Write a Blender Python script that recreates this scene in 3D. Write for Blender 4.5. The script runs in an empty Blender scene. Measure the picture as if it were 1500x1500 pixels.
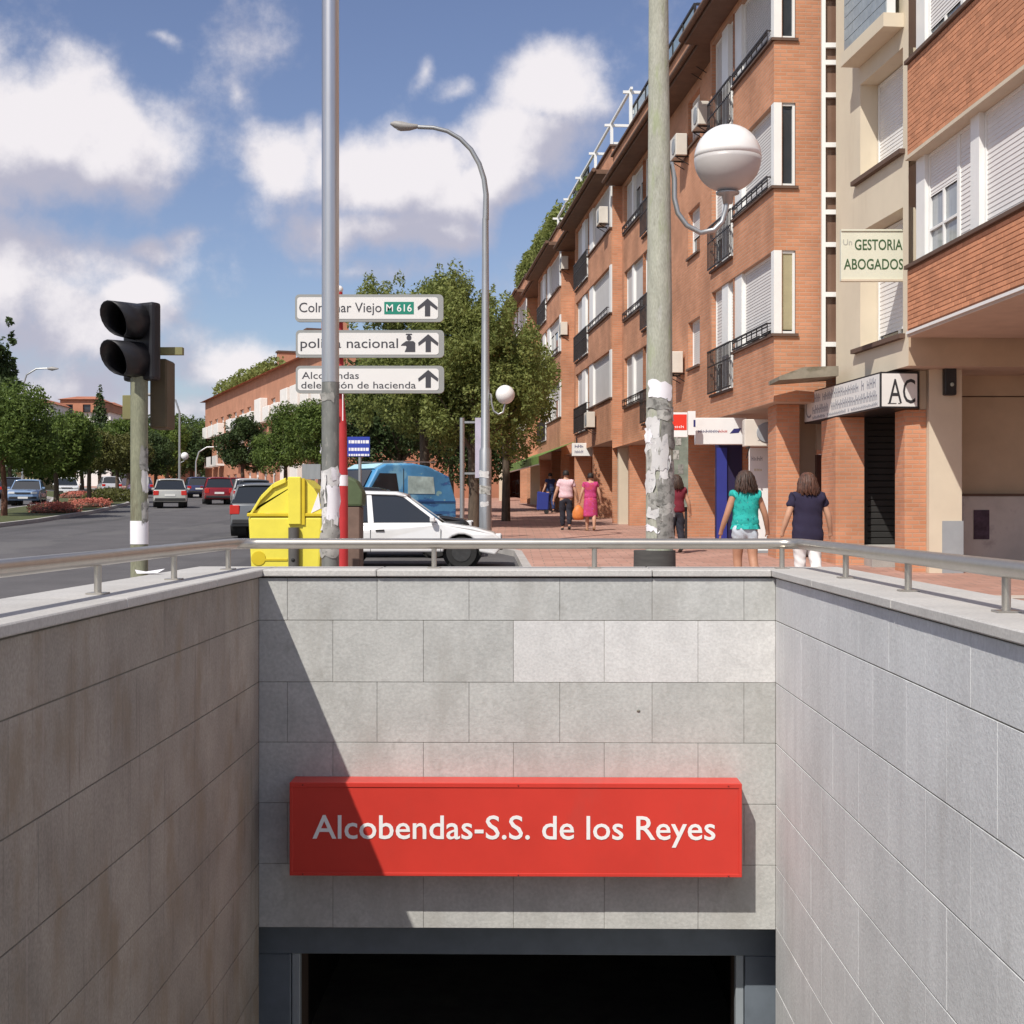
import bpy, bmesh, math, random
import numpy as np
from mathutils import Vector, Matrix

SC = bpy.context.scene
COL = SC.collection
R = math.radians
random.seed(7)

# ------------------------------------------------------------------ camera, sky, sun, exposure
F = 2100.0                      # focal length in photo pixels (photo is 1500 wide)
CAMZ = 1.6
cam_d = bpy.data.cameras.new('camera')
cam_d.lens = 36.0 * F / 1500.0
cam_d.sensor_width = 36.0
cam_d.clip_start = 0.1
cam_d.clip_end = 4000
cam = bpy.data.objects.new('camera', cam_d)
cam.location = (0, 0, CAMZ)
cam.rotation_euler = (R(90), 0, 0)
COL.objects.link(cam)
SC.camera = cam

LDIR = Vector((0.435, 0.76, -1.0)).normalized()      # way the sunlight travels
SUN_EL = math.asin(-LDIR.z)
SUN_AZ = math.atan2(-LDIR.x, -LDIR.y)               # clockwise from +Y
sun_d = bpy.data.lights.new('sun', 'SUN')
sun_d.energy = 4.2
sun_d.angle = R(0.55)
sun_d.color = (1.0, 0.95, 0.87)
sun = bpy.data.objects.new('sun', sun_d)
sun.rotation_euler = LDIR.to_track_quat('-Z', 'Y').to_euler()
sun.location = (-20, -40, 60)
COL.objects.link(sun)

SC.view_settings.view_transform = 'Standard'
SC.view_settings.look = 'None'
SC.view_settings.exposure = 0.10
SC.view_settings.gamma = 1.0
SC.view_settings.use_curve_mapping = False
SC.cycles.max_bounces = 8
SC.cycles.diffuse_bounces = 4
SC.cycles.transparent_max_bounces = 12


def ground_z(y):
    """the street climbs away from the stairs"""
    if y > 190:
        return 0.0275 * 190 - 0.15
    return 0.0275 * y - 0.15


def make_world():
    w = bpy.data.worlds.new('World')
    SC.world = w
    w.use_nodes = True
    nt = w.node_tree
    N, L = nt.nodes, nt.links
    N.clear()
    out = N.new('ShaderNodeOutputWorld')
    bg = N.new('ShaderNodeBackground')
    bg.inputs['Strength'].default_value = 0.1
    sky = N.new('ShaderNodeTexSky')
    sky.sky_type = 'NISHITA'
    sky.sun_disc = False
    sky.sun_elevation = SUN_EL
    sky.sun_rotation = SUN_AZ
    sky.altitude = 600
    sky.air_density = 1.0
    sky.dust_density = 1.2
    sky.ozone_density = 2.0
    tc = N.new('ShaderNodeTexCoord')

    # density of cumulus as a node group: blobs of cloud + fractal noise
    g = bpy.data.node_groups.new('cloud_density', 'ShaderNodeTree')
    g.interface.new_socket('Vector', in_out='INPUT', socket_type='NodeSocketVector')
    g.interface.new_socket('Density', in_out='OUTPUT', socket_type='NodeSocketFloat')
    gn, gl = g.nodes, g.links
    gi = gn.new('NodeGroupInput')
    go = gn.new('NodeGroupOutput')
    # gentle warp so that outlines are not elliptical
    wn = gn.new('ShaderNodeTexNoise'); wn.inputs['Scale'].default_value = 9.0; wn.inputs['Detail'].default_value = 3.0
    gl.new(gi.outputs[0], wn.inputs['Vector'])
    ws = gn.new('ShaderNodeVectorMath'); ws.operation = 'SUBTRACT'; ws.inputs[1].default_value = (0.5, 0.5, 0.5)
    gl.new(wn.outputs['Color'], ws.inputs[0])
    wm = gn.new('ShaderNodeVectorMath'); wm.operation = 'SCALE'; wm.inputs['Scale'].default_value = 0.075
    gl.new(ws.outputs[0], wm.inputs[0])
    wa = gn.new('ShaderNodeVectorMath'); wa.operation = 'ADD'
    gl.new(gi.outputs[0], wa.inputs[0]); gl.new(wm.outputs[0], wa.inputs[1])
    blobs = [(20, 200, 160, 115, 1.1), (-60, 165, 140, 85, 1.0), (130, 232, 95, 66, 1.08), (-10, 420, 150, 95, .95), (95, 480, 120, 70, .9),
             (170, 450, 60, 34, .9), (40, 560, 240, 80, .8), (330, 545, 150, 48, .75), (230, 600, 200, 50, .7),
             (575, 255, 100, 80, 1.04), (645, 285, 80, 65, .96), (555, 335, 125, 58, .92), (655, 345, 65, 42, .85), (805, 135, 82, 78, 1.08), (735, 190, 80, 55, .92), (790, 215, 85, 45, .85), (700, 250, 65, 45, .9),
             (425, 235, 70, 50, .70), (668, 125, 50, 24, .50), (475, 200, 50, 40, .62), (345, 140, 24, 40, .36), (560, 400, 120, 35, .6), (265, 360, 45, 22, .5),
             (190, 375, 45, 20, .48), (235, 45, 30, 14, .40), (610, 95, 26, 36, .5)]
    prev = None
    for (px, py, rx, ry, amp) in blobs:
        c = Vector(((px - 750) / F, 1.0, (750 - py) / F)); ln = c.length; c /= ln
        sb = gn.new('ShaderNodeVectorMath'); sb.operation = 'SUBTRACT'; sb.inputs[1].default_value = (c.x, 0, c.z)
        gl.new(wa.outputs[0], sb.inputs[0])
        ml = gn.new('ShaderNodeVectorMath'); ml.operation = 'MULTIPLY'
        ml.inputs[1].default_value = (F / rx, 0.0, F / ry)
        gl.new(sb.outputs[0], ml.inputs[0])
        le = gn.new('ShaderNodeVectorMath'); le.operation = 'LENGTH'
        gl.new(ml.outputs[0], le.inputs[0])
        mr = gn.new('ShaderNodeMapRange'); mr.inputs['From Min'].default_value = 0.0; mr.inputs['From Max'].default_value = 1.5
        mr.inputs['To Min'].default_value = amp; mr.inputs['To Max'].default_value = 0.0
        gl.new(le.outputs['Value'], mr.inputs['Value'])
        if prev is None:
            prev = mr.outputs[0]
        else:
            mx = gn.new('ShaderNodeMath'); mx.operation = 'SMOOTH_MAX'; mx.inputs[2].default_value = 0.12
            gl.new(prev, mx.inputs[0]); gl.new(mr.outputs[0], mx.inputs[1]); prev = mx.outputs[0]
    # clouds over the rest of the sky
    n0 = gn.new('ShaderNodeTexNoise'); n0.inputs['Scale'].default_value = 2.6; n0.inputs['Detail'].default_value = 2.0
    gl.new(gi.outputs[0], n0.inputs['Vector'])
    sx = gn.new('ShaderNodeSeparateXYZ'); gl.new(gi.outputs[0], sx.inputs[0])
    ax = gn.new('ShaderNodeMath'); ax.operation = 'ABSOLUTE'; gl.new(sx.outputs['X'], ax.inputs[0])
    away = gn.new('ShaderNodeMath'); away.operation = 'MAXIMUM'
    gl.new(ax.outputs[0], away.inputs[0]); gl.new(sx.outputs['Z'], away.inputs[1])
    am = gn.new('ShaderNodeMapRange'); am.inputs['From Min'].default_value = 0.36; am.inputs['From Max'].default_value = 0.55
    gl.new(away.outputs[0], am.inputs['Value'])
    n1 = gn.new('ShaderNodeMapRange'); n1.inputs['From Min'].default_value = 0.46; n1.inputs['From Max'].default_value = 0.66
    gl.new(n0.outputs['Fac'], n1.inputs['Value'])
    n2 = gn.new('ShaderNodeMath'); n2.operation = 'MULTIPLY'; gl.new(n1.outputs[0], n2.inputs[0]); gl.new(am.outputs[0], n2.inputs[1])
    mx = gn.new('ShaderNodeMath'); mx.operation = 'MAXIMUM'; gl.new(prev, mx.inputs[0]); gl.new(n2.outputs[0], mx.inputs[1])
    fn = gn.new('ShaderNodeTexNoise'); fn.inputs['Scale'].default_value = 14.0; fn.inputs['Detail'].default_value = 9.0; fn.inputs['Roughness'].default_value = 0.6
    gl.new(gi.outputs[0], fn.inputs['Vector'])
    fs = gn.new('ShaderNodeMath'); fs.operation = 'MULTIPLY_ADD'; fs.inputs[1].default_value = 1.35; fs.inputs[2].default_value = -0.70
    gl.new(fn.outputs['Fac'], fs.inputs[0])
    ad = gn.new('ShaderNodeMath'); ad.operation = 'ADD'; gl.new(mx.outputs[0], ad.inputs[0]); gl.new(fs.outputs[0], ad.inputs[1])
    gl.new(ad.outputs[0], go.inputs[0])

    def dens(offset):
        a = N.new('ShaderNodeVectorMath'); a.operation = 'ADD'; a.inputs[1].default_value = offset
        L.new(tc.outputs['Generated'], a.inputs[0])
        n = N.new('ShaderNodeGroup'); n.node_tree = g
        L.new(a.outputs[0], n.inputs[0])
        return n.outputs[0]
    d0 = dens((0, 0, 0))
    d1 = dens((-0.012, 0, 0.040))
    alpha = N.new('ShaderNodeMapRange'); alpha.interpolation_type = 'SMOOTHSTEP'
    alpha.inputs['From Min'].default_value = 0.07; alpha.inputs['From Max'].default_value = 0.58
    alpha.inputs['To Max'].default_value = 0.96
    L.new(d0, alpha.inputs['Value'])
    df = N.new('ShaderNodeMath'); df.operation = 'SUBTRACT'; L.new(d0, df.inputs[0]); L.new(d1, df.inputs[1])
    lit = N.new('ShaderNodeMapRange'); lit.interpolation_type = 'SMOOTHSTEP'
    lit.inputs['From Min'].default_value = -0.22; lit.inputs['From Max'].default_value = 0.42
    L.new(df.outputs[0], lit.inputs['Value'])
    cc = N.new('ShaderNodeMix'); cc.data_type = 'RGBA'
    cc.inputs['A'].default_value = (4.6, 4.55, 5.5, 1)
    cc.inputs['B'].default_value = (8.6, 8.2, 8.4, 1)
    L.new(lit.outputs[0], cc.inputs['Factor'])
    # slightly hazier, paler sky near the horizon comes with the sky model; grade its blue a little
    hs = N.new('ShaderNodeHueSaturation'); hs.inputs['Saturation'].default_value = 0.98; hs.inputs['Value'].default_value = 1.02
    hs.inputs['Hue'].default_value = 0.514
    L.new(sky.outputs[0], hs.inputs['Color'])
    mx = N.new('ShaderNodeMix'); mx.data_type = 'RGBA'
    L.new(alpha.outputs[0], mx.inputs['Factor'])
    L.new(hs.outputs[0], mx.inputs['A']); L.new(cc.outputs['Result'], mx.inputs['B'])
    L.new(mx.outputs['Result'], bg.inputs['Color'])
    L.new(bg.outputs[0], out.inputs['Surface'])
    w.cycles.sampling_method = 'MANUAL'
    w.cycles.sample_map_resolution = 512


make_world()

# ------------------------------------------------------------------ materials
MATS = {}


def mat(name, col, rough=0.7, metal=0.0, var=0.12, vscale=3.0, bump=0.0, bscale=40.0, objrand=0.0, spec=0.4, stain=None, stretch=(1, 1, 1),
        fine=0.0, fscale=120.0, coat=0.0, trans=0.0, space='Position', island=0.0, emit=None):
    if name in MATS:
        return MATS[name]
    m = bpy.data.materials.new(name)
    m.use_nodes = True
    nt = m.node_tree; N, L = nt.nodes, nt.links
    b = N['Principled BSDF']
    b.inputs['Roughness'].default_value = rough
    b.inputs['Metallic'].default_value = metal
    b.inputs['Specular IOR Level'].default_value = spec
    b.inputs['Coat Weight'].default_value = coat
    b.inputs['Coat Roughness'].default_value = 0.08
    if space == 'Position':
        co = N.new('ShaderNodeNewGeometry').outputs['Position']
    else:
        co = N.new('ShaderNodeTexCoord').outputs['Object']
    mp = N.new('ShaderNodeMapping'); mp.inputs['Scale'].default_value = stretch
    L.new(co, mp.inputs['Vector'])
    cur = None
    rgb = N.new('ShaderNodeRGB'); rgb.outputs[0].default_value = (*col, 1)
    cur = rgb.outputs[0]

    def mulval(cur, val_socket):
        h = N.new('ShaderNodeHueSaturation')
        L.new(cur, h.inputs['Color']); L.new(val_socket, h.inputs['Value'])
        return h.outputs[0]
    if var:
        n = N.new('ShaderNodeTexNoise'); n.inputs['Scale'].default_value = vscale; n.inputs['Detail'].default_value = 5
        n.inputs['Roughness'].default_value = 0.6
        L.new(mp.outputs[0], n.inputs['Vector'])
        r = N.new('ShaderNodeMapRange'); r.inputs['From Min'].default_value = 0.3; r.inputs['From Max'].default_value = 0.7
        r.inputs['To Min'].default_value = 1 - var; r.inputs['To Max'].default_value = 1 + var
        L.new(n.outputs['Fac'], r.inputs['Value'])
        cur = mulval(cur, r.outputs[0])
    if fine:
        n = N.new('ShaderNodeTexNoise'); n.inputs['Scale'].default_value = fscale; n.inputs['Detail'].default_value = 2
        L.new(mp.outputs[0], n.inputs['Vector'])
        r = N.new('ShaderNodeMapRange'); r.inputs['From Min'].default_value = 0.3; r.inputs['From Max'].default_value = 0.7
        r.inputs['To Min'].default_value = 1 - fine; r.inputs['To Max'].default_value = 1 + fine
        L.new(n.outputs['Fac'], r.inputs['Value'])
        cur = mulval(cur, r.outputs[0])
    if objrand or island:
        if objrand:
            s = N.new('ShaderNodeObjectInfo').outputs['Random']; amt = objrand
        else:
            s = N.new('ShaderNodeNewGeometry').outputs['Random Per Island']; amt = island
        r = N.new('ShaderNodeMapRange'); r.inputs['To Min'].default_value = 1 - amt; r.inputs['To Max'].default_value = 1 + amt
        L.new(s, r.inputs['Value'])
        cur = mulval(cur, r.outputs[0])
    if stain:
        for (scol, sscale, sstretch, lo, hi, amt) in stain:
            mp2 = N.new('ShaderNodeMapping'); mp2.inputs['Scale'].default_value = sstretch
            L.new(co, mp2.inputs['Vector'])
            n = N.new('ShaderNodeTexNoise'); n.inputs['Scale'].default_value = sscale; n.inputs['Detail'].default_value = 6
            n.inputs['Roughness'].default_value = 0.62
            L.new(mp2.outputs[0], n.inputs['Vector'])
            r = N.new('ShaderNodeMapRange'); r.inputs['From Min'].default_value = lo; r.inputs['From Max'].default_value = hi
            r.inputs['To Max'].default_value = amt; r.interpolation_type = 'SMOOTHSTEP'
            L.new(n.outputs['Fac'], r.inputs['Value'])
            x = N.new('ShaderNodeMix'); x.data_type = 'RGBA'; x.inputs['B'].default_value = (*scol, 1)
            L.new(r.outputs[0], x.inputs['Factor']); L.new(cur, x.inputs['A'])
            cur = x.outputs['Result']
    L.new(cur, b.inputs['Base Color'])
    if bump:
        n = N.new('ShaderNodeTexNoise'); n.inputs['Scale'].default_value = bscale; n.inputs['Detail'].default_value = 4
        L.new(mp.outputs[0], n.inputs['Vector'])
        bm = N.new('ShaderNodeBump'); bm.inputs['Strength'].default_value = bump; bm.inputs['Distance'].default_value = 0.02
        L.new(n.outputs['Fac'], bm.inputs['Height']); L.new(bm.outputs[0], b.inputs['Normal'])
    if trans:
        t = N.new('ShaderNodeBsdfTranslucent'); L.new(cur, t.inputs['Color'])
        ms = N.new('ShaderNodeMixShader'); ms.inputs[0].default_value = trans
        L.new(b.outputs[0], ms.inputs[1]); L.new(t.outputs[0], ms.inputs[2])
        L.new(ms.outputs[0], N['Material Output'].inputs['Surface'])
    MATS[name] = m
    return m


def brick_mat(name, c1, c2, mortar, bw=0.25, bh=0.073, joint=0.010, var=0.20, bump=0.5):
    """coursed brickwork for walls too far off to build brick by brick (local x+y runs along the wall, z up)"""
    if name in MATS:
        return MATS[name]
    m = bpy.data.materials.new(name); m.use_nodes = True
    nt = m.node_tree; N, L = nt.nodes, nt.links
    b = N['Principled BSDF']; b.inputs['Roughness'].default_value = 0.85; b.inputs['Specular IOR Level'].default_value = 0.25
    tc = N.new('ShaderNodeTexCoord'); sp = N.new('ShaderNodeSeparateXYZ'); L.new(tc.outputs['Object'], sp.inputs[0])
    ad = N.new('ShaderNodeMath'); L.new(sp.outputs[0], ad.inputs[0]); L.new(sp.outputs[1], ad.inputs[1])
    cb = N.new('ShaderNodeCombineXYZ'); L.new(ad.outputs[0], cb.inputs[0]); L.new(sp.outputs[2], cb.inputs[1])
    t = N.new('ShaderNodeTexBrick')
    t.inputs['Color1'].default_value = (*c1, 1); t.inputs['Color2'].default_value = (*c2, 1); t.inputs['Mortar'].default_value = (*mortar, 1)
    t.inputs['Scale'].default_value = 1.0; t.inputs['Mortar Size'].default_value = joint; t.inputs['Mortar Smooth'].default_value = 0.2
    t.inputs['Brick Width'].default_value = bw; t.inputs['Row Height'].default_value = bh
    L.new(cb.outputs[0], t.inputs['Vector'])
    n = N.new('ShaderNodeTexNoise'); n.inputs['Scale'].default_value = 0.9; n.inputs['Detail'].default_value = 6
    L.new(tc.outputs['Object'], n.inputs['Vector'])
    r = N.new('ShaderNodeMapRange'); r.inputs['From Min'].default_value = 0.3; r.inputs['From Max'].default_value = 0.7
    r.inputs['To Min'].default_value = 1 - var; r.inputs['To Max'].default_value = 1 + var
    L.new(n.outputs['Fac'], r.inputs['Value'])
    h = N.new('ShaderNodeHueSaturation'); L.new(t.outputs['Color'], h.inputs['Color']); L.new(r.outputs[0], h.inputs['Value'])
    L.new(h.outputs[0], b.inputs['Base Color'])
    bm = N.new('ShaderNodeBump'); bm.inputs['Strength'].default_value = bump; bm.inputs['Distance'].default_value = 0.01; bm.invert = True
    L.new(t.outputs['Fac'], bm.inputs['Height']); L.new(bm.outputs[0], b.inputs['Normal'])
    MATS[name] = m
    return m


# ------------------------------------------------------------------ mesh helpers
class MB:
    """collects shapes; build() links them as ONE mesh object"""

    def __init__(self, M=None):
        self.v = []; self.f = []; self.mi = []; self.sm = []; self.mats = []; self.M = M

    def _m(self, m):
        if m not in self.mats:
            self.mats.append(m)
        return self.mats.index(m)

    def add(self, vs, fs, m, smooth=False):
        o = len(self.v)
        if self.M is not None:
            vs = [self.M @ Vector(v) for v in vs]
        self.v += [tuple(v) for v in vs]
        k = self._m(m)
        for f in fs:
            self.f.append(tuple(i + o for i in f)); self.mi.append(k); self.sm.append(smooth)
        return self

    def box(self, x0, x1, y0, y1, z0, z1, m):
        x0, x1 = min(x0, x1), max(x0, x1); y0, y1 = min(y0, y1), max(y0, y1); z0, z1 = min(z0, z1), max(z0, z1)
        vs = [(x0, y0, z0), (x1, y0, z0), (x1, y1, z0), (x0, y1, z0), (x0, y0, z1), (x1, y0, z1), (x1, y1, z1), (x0, y1, z1)]
        return self.add(vs, [(0, 3, 2, 1), (4, 5, 6, 7), (0, 1, 5, 4), (1, 2, 6, 5), (2, 3, 7, 6), (3, 0, 4, 7)], m)

    def quad(self, a, b, c, d, m):
        return self.add([a, b, c, d], [(0, 1, 2, 3)], m)

    def tube(self, pts, r, m, n=12, smooth=True, cap=True, flat=1.0):
        pts = [Vector(p) for p in pts]
        rs = r if isinstance(r, (list, tuple)) else [r] * len(pts)
        vs, fs = [], []
        up = None
        for i, p in enumerate(pts):
            if i == 0: t = pts[1] - p
            elif i == len(pts) - 1: t = p - pts[i - 1]
            else: t = (pts[i + 1] - p).normalized() + (p - pts[i - 1]).normalized()
            t.normalize()
            if up is None:
                ref = Vector((0, 0, 1)) if abs(t.z) < 0.9 else Vector((0, 1, 0))
                up = (ref - t * ref.dot(t)).normalized()
            else:
                up = (up - t * up.dot(t)).normalized()
            sd = t.cross(up)
            for k in range(n):
                a = 2 * math.pi * k / n
                vs.append(p + (up * math.sin(a) * flat + sd * math.cos(a)) * rs[i])
        for i in range(len(pts) - 1):
            for k in range(n):
                k2 = (k + 1) % n
                fs.append((i * n + k, i * n + k2, (i + 1) * n + k2, (i + 1) * n + k))
        self.add(vs, fs, m, smooth)
        if cap:
            self.add(vs[:n], [tuple(range(n - 1, -1, -1))], m)
            self.add(vs[-n:], [tuple(range(n))], m)
        return self

    def lathe(self, prof, m, n=24, o=(0, 0, 0), sx=1.0, sy=1.0, smooth=True, a0=0.0, a1=2 * math.pi):
        """prof: list of (radius, z)"""
        full = abs(a1 - a0 - 2 * math.pi) < 1e-6
        nn = n if full else n + 1
        vs, fs = [], []
        for (r, z) in prof:
            for k in range(nn):
                a = a0 + (a1 - a0) * k / n
                vs.append((o[0] + r * math.cos(a) * sx, o[1] + r * math.sin(a) * sy, o[2] + z))
        for i in range(len(prof) - 1):
            for k in range(n):
                k2 = (k + 1) % nn
                fs.append((i * nn + k, i * nn + k2, (i + 1) * nn + k2, (i + 1) * nn + k))
        if prof[0][0] > 1e-4 and full:
            fs.append(tuple(range(nn - 1, -1, -1)))
        if prof[-1][0] > 1e-4 and full:
            fs.append(tuple((len(prof) - 1) * nn + k for k in range(nn)))
        return self.add(vs, fs, m, smooth)

    def sphere(self, c, r, m, n=20, k=12, sc=(1, 1, 1)):
        pr = [(r * math.sin(math.pi * i / k) * 1.0, -r * math.cos(math.pi * i / k) * sc[2]) for i in range(k + 1)]
        pr[0] = (1e-5, pr[0][1]); pr[-1] = (1e-5, pr[-1][1])
        return self.lathe(pr, m, n, c, sc[0], sc[1])

    def prism(self, poly, y0, y1, m, plane='xz', smooth=False):
        """extrude a 2-D outline (counter-clockwise seen from -y for 'xz') between y0 and y1"""
        n = len(poly)
        if plane == 'xz':
            a = [(p[0], y0, p[1]) for p in poly]; b = [(p[0], y1, p[1]) for p in poly]
        elif plane == 'xy':
            a = [(p[0], p[1], y1) for p in poly]; b = [(p[0], p[1], y0) for p in poly]
        else:  # 'yz': x is the depth
            a = [(y1, p[0], p[1]) for p in poly]; b = [(y0, p[0], p[1]) for p in poly]
        fs = [tuple(range(n)), tuple(range(2 * n - 1, n - 1, -1))]
        sd = [((i + 1) % n, i, n + i, n + (i + 1) % n) for i in range(n)]
        self.add(a + b, fs + sd, m, smooth)
        return self

    def build(self, name, parent=None, bevel=0.0, kind=None, label=None, seg=1, loc=None, wn=False):
        me = bpy.data.meshes.new(name)
        me.from_pydata(self.v, [], self.f)
        for m in self.mats:
            me.materials.append(m)
        me.polygons.foreach_set('material_index', self.mi)
        me.polygons.foreach_set('use_smooth', self.sm)
        if bevel > 0:
            bm = bmesh.new(); bm.from_mesh(me)
            ed = [e for e in bm.edges if len(e.link_faces) == 2 and e.calc_face_angle(0) > 0.5]
            bmesh.ops.bevel(bm, geom=ed, offset=bevel, segments=seg, profile=0.6, affect='EDGES', clamp_overlap=True)
            bmesh.ops.recalc_face_normals(bm, faces=bm.faces)
            bm.to_mesh(me); bm.free()
        me.update()
        return link(name, me, parent, kind, label, loc)


def link(name, me, parent=None, kind=None, label=None, loc=None):
    o = bpy.data.objects.new(name, me)
    COL.objects.link(o)
    if parent is not None:
        o.parent = parent
    if kind: o['kind'] = kind
    if label: o['label'] = label
    if loc is not None: o.location = loc
    return o


def tag(o, label, cat, group=None):
    o['label'] = label; o['category'] = cat
    if group: o['group'] = group
    return o


def thing(name, label, cat, loc=(0, 0, 0), rz=0.0, group=None):
    o = bpy.data.objects.new(name, None)
    o.empty_display_size = 0.2
    COL.objects.link(o)
    o.location = loc; o.rotation_euler = (0, 0, rz)
    return tag(o, label, cat, group)


def copy_tree(o, parent=None):
    c = o.copy(); COL.objects.link(c)
    if parent is not None: c.parent = parent
    for ch in list(o.children):
        copy_tree(ch, c)
    return c


def text_mesh(s, m, w=None, h=None, bold=0.0, depth=0.002, x=0.0, z=0.0, align='LEFT', name='lettering', parent=None, y=0.0, cap=None, rz=None, faceM=None, label=None):
    """flat lettering in the xz plane facing -y; w = width in metres, h = cap height in metres"""
    cu = bpy.data.curves.new(name, 'FONT')
    cu.body = s; cu.size = 1.0; cu.offset = bold; cu.extrude = depth / 2; cu.resolution_u = 3
    ob = bpy.data.objects.new(name, cu); COL.objects.link(ob)
    dg = bpy.context.evaluated_depsgraph_get(); dg.update()
    me = bpy.data.meshes.new_from_object(ob.evaluated_get(dg))
    bpy.data.objects.remove(ob); bpy.data.curves.remove(cu)
    co = np.empty(len(me.vertices) * 3); me.vertices.foreach_get('co', co); co = co.reshape(-1, 3)
    if len(co) == 0:
        return None
    x0, x1 = co[:, 0].min(), co[:, 0].max()
    ch = 0.73
    sz = (h / ch) if h else 1.0
    sx = (w / (x1 - x0)) if w else sz
    out = np.empty_like(co)
    out[:, 0] = x + (co[:, 0] - x0) * sx
    out[:, 1] = y - co[:, 2]
    out[:, 2] = z + co[:, 1] * sz
    if faceM is not None:
        out = np.array([tuple(faceM @ Vector(p)) for p in out])
    me.vertices.foreach_set('co', out.ravel()); me.materials.clear(); me.materials.append(m); me.update()
    return link(name, me, parent, label=label)


def at(px, py, d):
    """point at distance d (metres along the view axis) that the photo shows at pixel (px, py)"""
    return Vector(((px - 750) * d / F, d, CAMZ + (750 - py) * d / F))


def on_ground(px, d):
    return Vector(((px - 750) * d / F, d, ground_z(d)))

# ------------------------------------------------------------------ common materials
M_ASPH = mat('asphalt', (0.105, 0.100, 0.102), 0.9, var=0.16, vscale=0.7, fine=0.18, fscale=55, bump=0.25, bscale=90,
             stain=[((0.060, 0.058, 0.060), 0.5, (1, 0.12, 1), 0.48, 0.66, 0.7), ((0.15, 0.145, 0.14), 0.35, (1, 0.3, 1), 0.56, 0.60, 0.45)])
M_GROUND = mat('bare_ground', (0.20, 0.17, 0.13), 0.95, var=0.2, vscale=0.4)
M_GRAN = mat('granite', (0.45, 0.45, 0.43), 0.72, var=0.11, vscale=3.2, fine=0.09, fscale=45, bump=0.15, bscale=60, objrand=0.03, spec=0.3,
             stain=[((0.35, 0.34, 0.315), 1.8, (1.4, 1.4, 0.45), 0.48, 0.70, 0.65), ((0.30, 0.29, 0.265), 7.0, (1, 1, 0.6), 0.60, 0.74, 0.5), ((0.48, 0.475, 0.455), 5.0, (1, 1, 1), 0.58, 0.75, 0.45)])
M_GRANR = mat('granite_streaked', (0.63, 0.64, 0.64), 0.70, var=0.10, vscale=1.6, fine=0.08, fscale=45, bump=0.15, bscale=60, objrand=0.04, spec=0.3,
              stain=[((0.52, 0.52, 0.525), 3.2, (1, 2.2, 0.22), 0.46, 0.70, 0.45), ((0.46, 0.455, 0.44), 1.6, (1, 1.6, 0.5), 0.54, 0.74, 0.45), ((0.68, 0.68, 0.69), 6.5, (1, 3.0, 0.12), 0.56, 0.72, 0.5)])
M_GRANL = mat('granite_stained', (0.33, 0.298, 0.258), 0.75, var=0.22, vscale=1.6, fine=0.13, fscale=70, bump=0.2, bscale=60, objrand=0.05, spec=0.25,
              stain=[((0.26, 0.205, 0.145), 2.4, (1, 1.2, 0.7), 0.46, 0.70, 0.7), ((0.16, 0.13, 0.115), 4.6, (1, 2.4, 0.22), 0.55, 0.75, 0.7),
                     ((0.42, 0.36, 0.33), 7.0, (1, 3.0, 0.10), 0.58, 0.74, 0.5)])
M_GRANW = mat('granite_new', (0.60, 0.59, 0.575), 0.65, var=0.08, vscale=6, fine=0.09, fscale=60, bump=0.12, bscale=60, objrand=0.03)
M_COPE = mat('granite_coping', (0.50, 0.485, 0.46), 0.6, var=0.08, vscale=3, fine=0.10, fscale=70, bump=0.1, bscale=60, objrand=0.04)
M_JOINT = mat('joint_mortar', (0.20, 0.19, 0.155), 0.95, var=0.25, vscale=8)
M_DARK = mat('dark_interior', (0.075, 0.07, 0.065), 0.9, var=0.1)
M_STEEL = mat('brushed_steel', (0.47, 0.44, 0.395), 0.34, 0.85, var=0.06, vscale=9, fine=0.05, fscale=200)
M_STEELD = mat('blue_grey_steel', (0.17, 0.20, 0.235), 0.5, 0.25, var=0.12, vscale=5)
M_RED = mat('metro_red', (0.58, 0.042, 0.028), 0.42, var=0.07, vscale=2.2, coat=0.12, stain=[((0.46, 0.06, 0.045), 3.0, (1, 1, 0.4), 0.55, 0.75, 0.4)])
M_WHITE = mat('white_paint', (0.80, 0.80, 0.79), 0.5, var=0.04)
M_LETTER = mat('white_lettering', (0.82, 0.80, 0.79), 0.5, var=0.0)
M_BLACKL = mat('black_lettering', (0.03, 0.03, 0.035), 0.6, var=0.0)
M_TAN = mat('tan_plaster', (0.50, 0.385, 0.27), 0.85, var=0.1, vscale=1.5)
M_CONC = mat('concrete', (0.36, 0.345, 0.32), 0.9, var=0.15, vscale=2, fine=0.1, fscale=60)
M_KERB = mat('kerb_granite', (0.42, 0.40, 0.38), 0.85, var=0.12, vscale=2, fine=0.1)
M_GRASS = mat('grass', (0.075, 0.085, 0.03), 0.95, var=0.35, vscale=2.5)

# pavement: brick-red tiles, paler bands near the building
def pave_mat():
    m = brick_mat('pavement_tiles', (0.40, 0.225, 0.175), (0.46, 0.27, 0.215), (0.27, 0.19, 0.155), bw=0.40, bh=0.40, joint=0.012, var=0.16, bump=0.2)
    nt = m.node_tree
    for l in list(nt.links):
        if l.to_node.type == 'COMBXYZ': nt.links.remove(l)
    cb = next(n for n in nt.nodes if n.type == 'COMBXYZ'); sp = next(n for n in nt.nodes if n.type == 'SEPXYZ')
    nt.links.new(sp.outputs[0], cb.inputs[0]); nt.links.new(sp.outputs[1], cb.inputs[1])
    return m
M_PAVE = pave_mat()

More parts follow.
